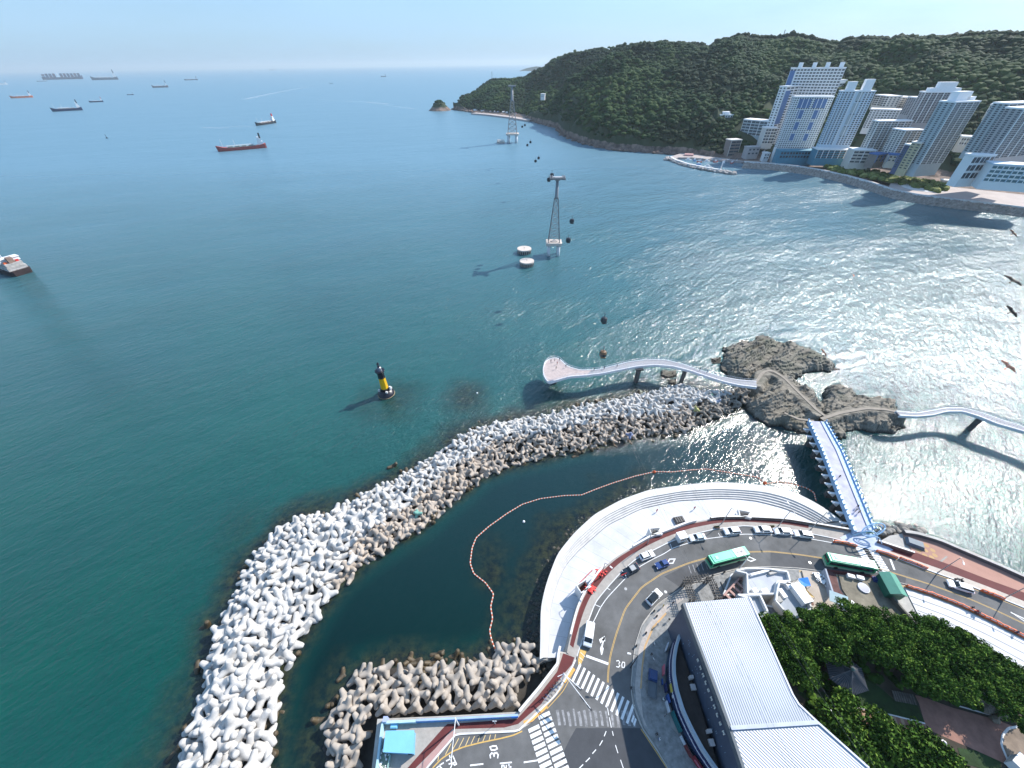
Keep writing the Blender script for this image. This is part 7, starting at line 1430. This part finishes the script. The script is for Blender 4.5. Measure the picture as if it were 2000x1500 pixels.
# traffic light gantry with two white arms over the junction
def mast_arm(base, tips, H_, label):
    c = P(*base, ZR+.15); t = thing("traffic_light_mast", label, "traffic light", (c[0],c[1],ZR+.15)); MB().tube([(0,0,0),(0,0,H_+.4)], [.16,.10], 8).build("pole", WHITE, t)
    for (tip, heads) in tips:
        e = P(*tip, ZR+H_)-np.array([c[0],c[1],ZR+.15]); MB().tube([(0,0,H_),(e[0],e[1],H_)], .07, 6).build("mast_arm", WHITE, t); d = e[:2]/np.linalg.norm(e[:2]); L_ = np.linalg.norm(e[:2])
        for f in heads: MB().at(d[0]*L_*f, d[1]*L_*f, H_, math.atan2(d[1],d[0])).box(-.6,.6,-.14,.14,-.45,-.08).build("signal_head", DARK, t)
mast_arm((1097,1332), [((1153,1384),(.72,.97)),((1134,1346),(.9,)),((1089,1322),())], 6.2, "white traffic light mast with long arms over the junction")
mast_arm((896,1416), [((881,1489),(.55,))], 6.2, "white lamp mast with an arm reaching over the hatched kerb")
c = P(967,1414,ZR+.2); t = thing("street_sign", "thin pole sign behind the hatched kerb near the blue notice board", "sign", (c[0],c[1],ZR+.15)); MB().tube([(0,0,0),(0,0,3)], .05, 6).build("pole", WHITE, t); MB().box(-.4,.4,-.03,.03,2.3,3.0).build("panel", APT, t)
# bicycles parked near the corner
def bicycle(u, v, rz, label, group, col):
    c = P(u, v, ZR+.17); t = thing("bicycle", label, "bicycle", (c[0],c[1],ZR+.16), rz, group); f = MB().tube([(-.5,0,.34),(-.1,0,.34),(.3,0,.8),(-.15,0,.75),(-.5,0,.34)], .025, 5); f.tube([(-.1,0,.34),(-.2,0,.9)], .022, 5).tube([(.3,0,.8),(.5,0,.34)], .025, 5).tube([(.3,0,.8),(.27,0,.98)], .02, 5).tube([(.27,-.26,.98),(.27,.26,.98)], .02, 5); f.build("frame", col, t)
    for x in (-.5,.5): MB().tube([(x+.33*math.cos(a), 0, .34+.33*math.sin(a)) for a in np.linspace(0,2*math.pi,17)], .025, 5, cap=False).build("wheel", TYRE, t)
    MB().box(-.32,-.08,-.07,.07,.9,.95).build("saddle", DARK, t)
BC = [mat("bike_lilac",(0.30,0.28,0.45),.4), STEEL, mat("bike_blue",(0.08,0.16,0.4),.4)]
for i in range(7): bicycle(1095-i*5.2, 1330+i*6, R(-35+rng.normal()*8), "bicycle parked on the maroon track by the traffic light, %s from the mast" % ("first","second","third","fourth","fifth","sixth","seventh")[i], "bicycles parked by the traffic light", BC[i % 3])
c = P(1872,1134,ZR+.2); t = thing("motorcycle", "black motorbike on the kerb behind the white wagon", "motorcycle", (c[0],c[1],ZR+.16), R(-25)); MB().box(-.6,.5,-.15,.15,.45,.8,top=(.1,.03)).box(-.7,-.1,-.13,.13,.8,.9).build("body", CDK, t); MB().tube([(.5,0,.4),(.35,0,1.0)], .04, 5).tube([(.35,-.3,1.02),(.35,.3,1.02)], .025, 5).build("handlebar", STEEL, t)
for x in (-.65,.65): MB().tube([(x,-.08,.3),(x,.08,.3)], .3, 12).build("wheel", TYRE, t)
# barriers
bar = thing("road_barrier", "orange and white plastic road barrier", "barrier"); 
MB().box(-.7,.7,-.2,.2,0,.35,top=(.02,.04)).box(-.68,.68,-.15,.15,.35,.9,top=(.02,.05)).build("body", ORANGE, bar); MB().box(-.45,.45,-.17,.17,.5,.7).build("stripe", WHITE, bar)
def barriers(pts, n_, fmt, group, z=ZR+.02):
    q = resample(PL(pts, z), n_)
    for i in range(n_):
        d = q[min(i+1,n_-1)]-q[max(i-1,0)]; place(bar, USED, q[i], math.atan2(d[1],d[0])+rng.normal()*.12, fmt % ORD[i], group)
ORD = ["first","second","third","fourth","fifth","sixth","seventh","eighth","ninth","tenth","eleventh","twelfth","thirteenth","fourteenth","fifteenth","sixteenth","seventeenth","eighteenth","nineteenth","twentieth","twenty-first","twenty-second","twenty-third","twenty-fourth"]
barriers([(1632,1059),(1643,1060),(1656,1063),(1666,1066)], 7, "orange barrier left of the zebra crossing by the footbridge, %s from the left", "orange barriers left of the footbridge crossing")
barriers([(1716,1078),(1730,1082),(1745,1088)], 6, "orange barrier right of the footbridge crossing, %s from the crossing", "orange barriers right of the footbridge crossing")
barriers([(1762,1093),(1790,1103),(1803,1109)], 6, "orange barrier along the far-side kerb after the stop line, %s one", "orange barriers along the far-side kerb")
barriers([(1775,1147),(1820,1161),(1870,1180),(1920,1204),(1960,1224),(1995,1242)], 22, "orange barrier on the pink line above the white apron, %s from the green shed", "orange barriers above the white apron", ZR+.18)
barriers([(1922,1156),(1930,1159),(1945,1165),(1952,1168)], 4, "orange barrier on the kerb near the right-hand lamp, %s one", "orange barriers near the right-hand lamp", ZR+.18)
line_mark("pink_line", [(1772,1146),(1820,1160),(1870,1179),(1920,1203),(1960,1223),(2000,1244),(2060,1275)], .7, mat("pink_kerb",(0.62,0.36,0.32),.8), z=ZR+.172)
# red barrier frames and tape near the stairwell
for i, (a, b_, lab) in enumerate((((1131,1139),(1157,1113),"red barrier rail across the closed plaza walk, left one"),((1148,1152),(1172,1120),"red barrier rail across the closed plaza walk, right one"),((1214,1123),(1224,1119),"short red rail at the corner of the black car's bay"))):
    pa, pb_ = P(*a, ZR+.9), P(*b_, ZR+.9); t = thing("barrier_rail", lab, "barrier", (0,0,0), 0, "red barrier rails"); MB().tube([pa, pb_], .07, 5).tube([pa-np.array([0,0,.4]), pb_-np.array([0,0,.4])], .05, 5).build("rail", RED, t)
    for q_ in (pa, pb_, (pa+pb_)/2): MB().tube([(q_[0],q_[1],ZR),(q_[0],q_[1],ZR+1)], .05, 5).build("post", RED, t)
for i, (u, v, lab) in enumerate(((1171,1117,"bright red bundled netting at the upper end of the closed walk"),(1154,1151,"larger bright red bundled netting at the lower end of the closed walk"))):
    VV=[]; FF=[]; base=0; c = P(u, v, ZR+.4)
    for _ in range(34): Vb, Fb = rockblobs[int(rng.integers(5))]; w = Vb*rng.uniform(.1,.3)*(1.6,1,.5)+c+rng.normal(size=3)*(.8,.5,.1); VV.append(w); FF.append(Fb+base); base += len(w)
    tag(mesh_obj("red_netting", np_mesh("red_netting", np.vstack(VV), np.vstack(FF), [mat("bright_red_net",(0.75,0.06,0.05),.6)])), lab, "netting")
# brown square hatch and small things on the plaza
c = P(1326,1017,PZ); t = thing("plaza_hatch", "brown square machine frame on the white plaza above the parapet", "hatch", (c[0],c[1],PZ), R(10)); MB().box(-1.5,1.5,-1.1,1.1,0,.5).build("frame", BRK, t)
for k in range(4): MB().box(-1.3+k*.7,-.8+k*.7,-.9,.9,.5,.9).build("motor", DARK, t)
# bollards along the inner kerb
for i, (u, v, w) in enumerate(((1278,1193,"at the yellow corner"),(1283,1203,"below the yellow corner"),(1243,1261,"beside the worn 30"),(1233,1343,"at the crossing's upper end"),(1262,1236,"between the worn 30 and the yellow corner"),(1392,1124,"below the first bus's tail"),(1415,1117,"below the first bus's middle"))):
    c = P(u, v, ZR+.5); t = thing("bollard", "dark bollard on the inner kerb "+w, "bollard", (c[0],c[1],ZR+.15), 0, "dark bollards on the inner kerb"); MB().tube([(0,0,0),(0,0,.75),(0,0,.85)], [.2,.18,.08], 10).build("post", DARK, t)
for i, (u, v) in enumerate(((1400,1030),(1507,1029),(1510,1117))):
    c = P(u, v, ZR+.3); t = thing("planter_box", ("brown planter on the pavement left of the lone white car","brown planter between the first two sedans of the row","brown planter on the narrow pavement above the white restaurant")[i], "planter", (c[0],c[1],ZR+.15), 0, "brown pavement planters"); MB().box(-.7,.7,-.35,.35,0,.45).build("tub", mat("planter_brown",(0.14,0.08,0.05),.8), t); hedge = MB(); 
    for k in range(5): hedge.tube([(-.5+.25*k,0,.4),(-.5+.25*k,.05,.8)], [.16,.1], 6)
    hedge.build("plants", mat("planter_leaves",(0.05,0.07,0.02),.9), t)
c = P(1786,1062,ZR+.3); t = thing("storage_cover", "grey-blue tarpaulined pile at the head of the pink plaza", "covered pile", (c[0],c[1],ZR+.1), R(-30)); MB().box(-2,2,-1.2,1.2,0,1.0,top=(.4,.3)).build("sheet", mat("slate_tarp",(0.10,0.14,0.18),.6), t); MB().box(-2.1,2.1,-1.3,1.3,0,.15).build("pallet", TIM, t)
# ================================================================== SHIPS
def ship(label, bowpx, sternpx, hull_m, kind="tanker", deck_m=None, hfrac=.075, cat="ship", flip=1, D=None, red=True):
    b0 = P(*bowpx, 0); s0 = P(*sternpx, 0); cmid = P((bowpx[0]+sternpx[0])/2, (bowpx[1]+sternpx[1])/2, 0); Dm = np.linalg.norm(cmid[:2])
    bb, ss = PD(*bowpx, Dm)[:2], PD(*sternpx, Dm)[:2]
    if D: bb, ss = b0[:2], s0[:2]
    d = bb-ss; L_ = np.linalg.norm(d); t = thing("cargo_ship" if kind != "boat" else "fishing_vessel", label, cat, ((bb[0]+ss[0])/2, (bb[1]+ss[1])/2, 0), math.atan2(d[1], d[0]), "ships at anchor offshore")
    h = L_*hfrac; w = L_*.075; X_ = np.array([-.5,-.47,-.3,.25,.38,.46,.5])*L_; Wd = np.array([.75,.9,1,1,.8,.45,.04])*w; shr = np.array([1.25,1.2,.85,.85,1.1,1.45,1.6])*h; m_ = MB(); vs=[]
    for x, y, z in zip(X_, Wd, shr): fl_ = 1 if x < .3*L_ else .75; vs += [(x*(.97 if x > .4*L_ else 1),-y*.85*fl_,-2),(x,-y,z),(x,y,z),(x*(.97 if x > .4*L_ else 1),y*.85*fl_,-2)]
    n_ = len(X_); fs = [(i*4+a, (i+1)*4+a, (i+1)*4+a+1, i*4+a+1) for i in range(n_-1) for a in range(3)]; fs += [(0,1,2,3), tuple((n_-1)*4+a for a in (3,2,1,0))]; m_.add(vs, fs); m_.build("hull", hull_m, t)
    dk = MB(); dk.box(-.3*L_,.3*L_,-w*.8,w*.8,h*.7,h*.92); dk.build("deck", deck_m or mat("deck_rust",(0.30,0.20,0.16),.8,var=.3,scale=.2), t)
    if kind == "container":
        for k, x in enumerate(np.linspace(-.44,.42,11)):
            if k in (4,): continue
            for q_ in range(2): MB().box((x-.033)*L_,(x+.033)*L_,-w*.95,w*.95,h*(.7+q_*.9),h*(1.6+q_*.9)*(1 if k > 0 else .9)).build("container_stack", [CT[(k*2+q_) % 3]], t)
        MB().box(-.105*L_,-.075*L_,-w*.9,w*.9,h,h*3.0).build("bridge_house", APT, t); return t
    sx = -.40*L_; ls = .055*L_
    MB().box(sx-ls,sx+ls,-w*.75,w*.75,h,h*1.9).box(sx-ls*.6,sx+ls*.8,-w*.7,w*.7,h*1.9,h*2.7).box(sx,sx+ls*.8,-w*.85,w*.85,h*2.7,h*3.1).build("bridge_house", WHITE, t)
    MB().box(sx-ls*.7,sx-ls*.1,-w*.3,w*.3,h*2.7,h*4.2).build("funnel", DARK if kind != "redfunnel" else RED, t)
    if kind != "boat":
        MB().tube([(.36*L_,0,h),(.37*L_,0,h*3.2)], L_*.004, 5).build("mast", WHITE, t); MB().tube([(.12*L_,0,h*.8),(.12*L_,0,h*2.9)], L_*.004, 5).build("mast", WHITE, t)
        for x in (-.2,-.05,.08,.22): MB().box((x-.045)*L_,(x+.045)*L_,-w*.5,w*.5,h*.92,h*1.15).build("hatch_cover", deck_m or CSV, t)
        MB().tube([(-.28*L_,-w*.6,h*1.3),(.3*L_,-w*.6,h*1.3)], L_*.003, 4).tube([(-.28*L_,w*.6,h*1.3),(.3*L_,w*.6,h*1.3)], L_*.003, 4).build("deck_rail", WHITE, t)
    else: MB().tube([(.1*L_,0,h),(.1*L_,0,h*4)], L_*.008, 5).build("mast", WHITE, t)
    return t
CT = [mat("containers_slate",(0.03,0.035,0.09),.7,var=.2,scale=.03), mat("containers_maroon",(0.09,0.03,0.06),.7,var=.2,scale=.03), mat("containers_blue",(0.03,0.05,0.12),.7,var=.2,scale=.03)]
HR = mat("hull_red", (0.36,0.07,0.06), .6, var=.2, scale=.15); HO = mat("hull_orange", (0.60,0.16,0.07), .6, var=.1, scale=.05); HN = mat("hull_navy", (0.02,0.035,0.09), .5); HK = mat("hull_black", (0.02,0.025,0.035), .5); HGY = mat("hull_grey", (0.05,0.08,0.12), .6); HBG = mat("hull_rusty_grey", (0.22,0.18,0.19), .6, var=.2)
ship("long red coastal tanker with a black funnel at anchor in mid bay", (424,294), (522,290), HR, deck_m=mat("deck_green_grey",(0.22,0.27,0.25),.8,var=.2), hfrac=.07, cat="tanker")
ship("small black-hulled tanker with a white bridge behind the red tanker", (500,246), (538,240), HK, "redfunnel", hfrac=.075, cat="tanker", D=1)
ship("dark navy freighter with raised bow, largest of the dark ships at left", (101,217), (163,216), HN, hfrac=.09, cat="freighter")
ship("bright orange cargo ship near the left edge", (20,191), (66,191), HO, hfrac=.08, cat="cargo ship")
ship("huge hazy container ship on the horizon at left", (164,154), (84,156), MATS["containers_slate"], "container", hfrac=.06, cat="container ship")
ship("faint grey freighter in front of the container ship's bow", (72,159), (92,159), HGY, hfrac=.06, cat="freighter")
ship("long hazy grey bulk carrier right of the container ship", (179,156), (232,156), HGY, hfrac=.09, cat="bulk carrier")
ship("small dark ship with reddish stern between the navy freighter and horizon", (174,199), (203,200), HN, "redfunnel", hfrac=.09, cat="freighter")
ship("tiny dark fishing vessel alone left of centre", (248,185), (262,186), HN, "boat", hfrac=.10, cat="fishing vessel")
ship("rusty grey freighter with a high stern near the horizon", (297,170), (330,172), HBG, hfrac=.10, cat="freighter")
ship("low dark freighter farthest right of the anchored group", (360,156), (387,157), HN, hfrac=.06, cat="freighter")
ship("white and grey ship cut by the left edge near the horizon", (-8,165), (16,166), WHITE, hfrac=.09, cat="freighter")
ship("tiny ship on the horizon line right of the anchored group", (525,137), (537,137), HGY, hfrac=.08, cat="freighter")
ship("tiny sailing craft far out left of the headland", (744,150), (754,150), HGY, "boat", hfrac=.12, cat="boat")
ship("small speedboat leaving a wake toward the horizon", (650,163), (644,164), HGY, "boat", hfrac=.1, cat="boat")
# nearest ship, stern to the right and cut by the left edge
s_ = P(48,536,0); d = P(-70,497,0)-s_; d /= np.linalg.norm(d); L_ = 62; t = thing("coaster", "rusty dark-hulled coaster with white superstructure cut by the left edge", "ship", tuple(s_+d*L_/2), math.atan2(d[1], d[0])); w = 6.2
vs=[]; X_ = [-31,-29,-22,0,20,28,31]; Wd = [.7,.9,1,1,.85,.5,.05]; Sh = [3.4,3.3,3.0,2.6,3.2,4.2,4.8]
for x, y, z in zip(X_, Wd, Sh): vs += [(x,-y*w*.9,-1.5),(x,-y*w,z),(x,y*w,z),(x,y*w*.9,-1.5)]
fs = [(i*4+a, (i+1)*4+a, (i+1)*4+a+1, i*4+a+1) for i in range(6) for a in range(3)]+[(0,1,2,3),(27,26,25,24)]
MB().add(vs, fs).build("hull", mat("hull_dark_rust",(0.035,0.02,0.02),.7,var=.6,scale=.4), t)
MB().box(-29,-17,-4.9,4.9,3.3,5.6).build("stern_house", mat("grimy_white",(0.42,0.40,0.38),.7,var=.3,scale=.5), t); MB().box(-28.5,-18,-4.4,4.4,5.6,7.8).build("upper_house", MATS["grimy_white"], t); MB().box(-24,-18.5,-5.6,5.6,7.8,10).box(-24.4,-18.1,-6,6,10,10.25).build("bridge", WHITE, t)
MB().box(-18.45,-18.4,-5,5,8.6,9.5).build("bridge_window", GLASS, t); MB().box(-28,-25,-1.5,1.5,7.8,11.4).build("funnel", MATS["deck_rust"], t); MB().box(-27,-25.2,2.2,3.9,7.8,8.8).build("lifeboat", ORANGE, t); MB().box(-27,-25.2,-3.9,-2.2,7.8,8.8).build("lifeboat", RED, t)
MB().box(-14,22,-4.4,4.4,2.5,4.0).build("hatch_cover", mat("tan_hatch",(0.42,0.36,0.30),.8,var=.15), t)
for x in (-15,-2,23): MB().tube([(x,0,3),(x,0,15)], [.3,.2], 6).tube([(x,0,13),(x+6,0,6)], .15, 5).build("derrick", APT, t)
r_l = MB()
for y in (-5.6,5.6): r_l.tube([(-30,y*.93,4.4),(-16,y,4.4)], .06, 4)
r_l.tube([(-30.6,-4.4,4.4),(-30.6,4.4,4.4)], .06, 4); r_l.build("railing", WHITE, t)
for (u, v, lab) in ((209,270,"small dark spar buoy in open water at left"),(64,500,"")): 
    if not lab: continue
    c = P(u, v, 0); t = thing("spar_buoy", lab, "buoy", c); MB().tube([(0,0,-1),(0,0,1),(0,0,1.3)], [2.0,2.0,.5], 12).build("float", HK, t); MB().tube([(0,0,1.2),(0,0,7)], [.5,.25], 6).build("spar", HK, t)
# ================================================================== BIRDS in flight
BB = mat("kite_brown", (0.035,0.028,0.024), .8, var=.3, scale=3); BR = mat("kite_rufous", (0.30,0.14,0.09), .8, var=.3, scale=3); BG = mat("kite_green", (0.02,0.09,0.07), .7)
def bird(u, v, D, span, yaw, roll, m, label):
    c = PD(u, v, D); s = span/2; t = mesh_obj("flying_bird", None, None)
    vs = [(0,.30*s,0),(.05*s,.16*s,.045*s),(.08*s,-.05*s,.06*s),(.045*s,-.26*s,.03*s),(0.09*s,-.48*s,0),(-.09*s,-.48*s,0),(-.045*s,-.26*s,.03*s),(-.08*s,-.05*s,.06*s),(-.05*s,.16*s,.045*s),(0,-.05*s,-.08*s)]
    fs = [(0,8,7,2,1),(2,7,6,3),(3,6,5,4),(0,1,9),(1,2,9),(2,3,9),(3,4,9),(4,5,9),(5,6,9),(6,7,9),(7,8,9),(8,0,9)]
    mb2 = MB().add(vs, fs)
    for sg_ in (-1,1): mb2.add([(sg_*.06*s,.14*s,.02*s),(sg_*.45*s,.22*s,.12*s),(sg_*1.0*s,.02*s,.04*s),(sg_*.93*s,-.10*s,.03*s),(sg_*.5*s,-.12*s,.09*s),(sg_*.06*s,-.16*s,.01*s),(sg_*.45*s,.05*s,.145*s)], [(0,1,6,5)[::sg_],(1,2,6)[::sg_],(6,2,3,4)[::sg_],(5,6,4)[::sg_],(0,5,4,3,2,1)[::sg_]])
    bpy.data.objects.remove(t); o = mb2.build("flying_bird", m); o.location = tuple(c); o.rotation_euler = (R(roll), R(roll*.6), R(yaw)); return tag(o, label, "bird", "birds of prey over the glittering sea")
bird(1978,548,62,1.7,-62,28,BB,"dark bird of prey with spread wings near the right edge, upper of two black ones")
bird(1976,608,60,1.5,-40,60,BB,"dark bird of prey banking steeply near the right edge, lower of two black ones")
bird(1969,715,48,1.5,-30,50,BR,"brown and white bird banking at the right edge below the black ones")
bird(1979,455,95,1.5,-30,55,BR,"small reddish bird highest at the right edge")
bird(1693,510,120,1.5,0,20,BG,"tiny dark green bird over the glittering water above the islets")
bird(1667,538,110,1.4,20,50,BR,"tiny red bird just below the dark green one")
bird(1609,688,60,1.3,-28,72,BR,"orange-brown bird seen edge-on at the tip of the large islet")
# ================================================================== HAZE
hz_m = bpy.data.materials.new("haze"); hz_m.use_nodes = True; n_ = hz_m.node_tree.nodes; l_ = hz_m.node_tree.links
for x in list(n_): n_.remove(x)
ou = n_.new("ShaderNodeOutputMaterial"); pv_ = n_.new("ShaderNodeVolumePrincipled"); pv_.inputs["Color"].default_value = (0.80,0.93,1.0,1); pv_.inputs["Density"].default_value = HAZE_D; pv_.inputs["Anisotropy"].default_value = 0.2
l_.new(pv_.outputs[0], ou.inputs["Volume"])
hzo = MB().box(-64000,64000,-64000,64000,-4,330).build("haze", hz_m); tag(hzo, kind="stuff")
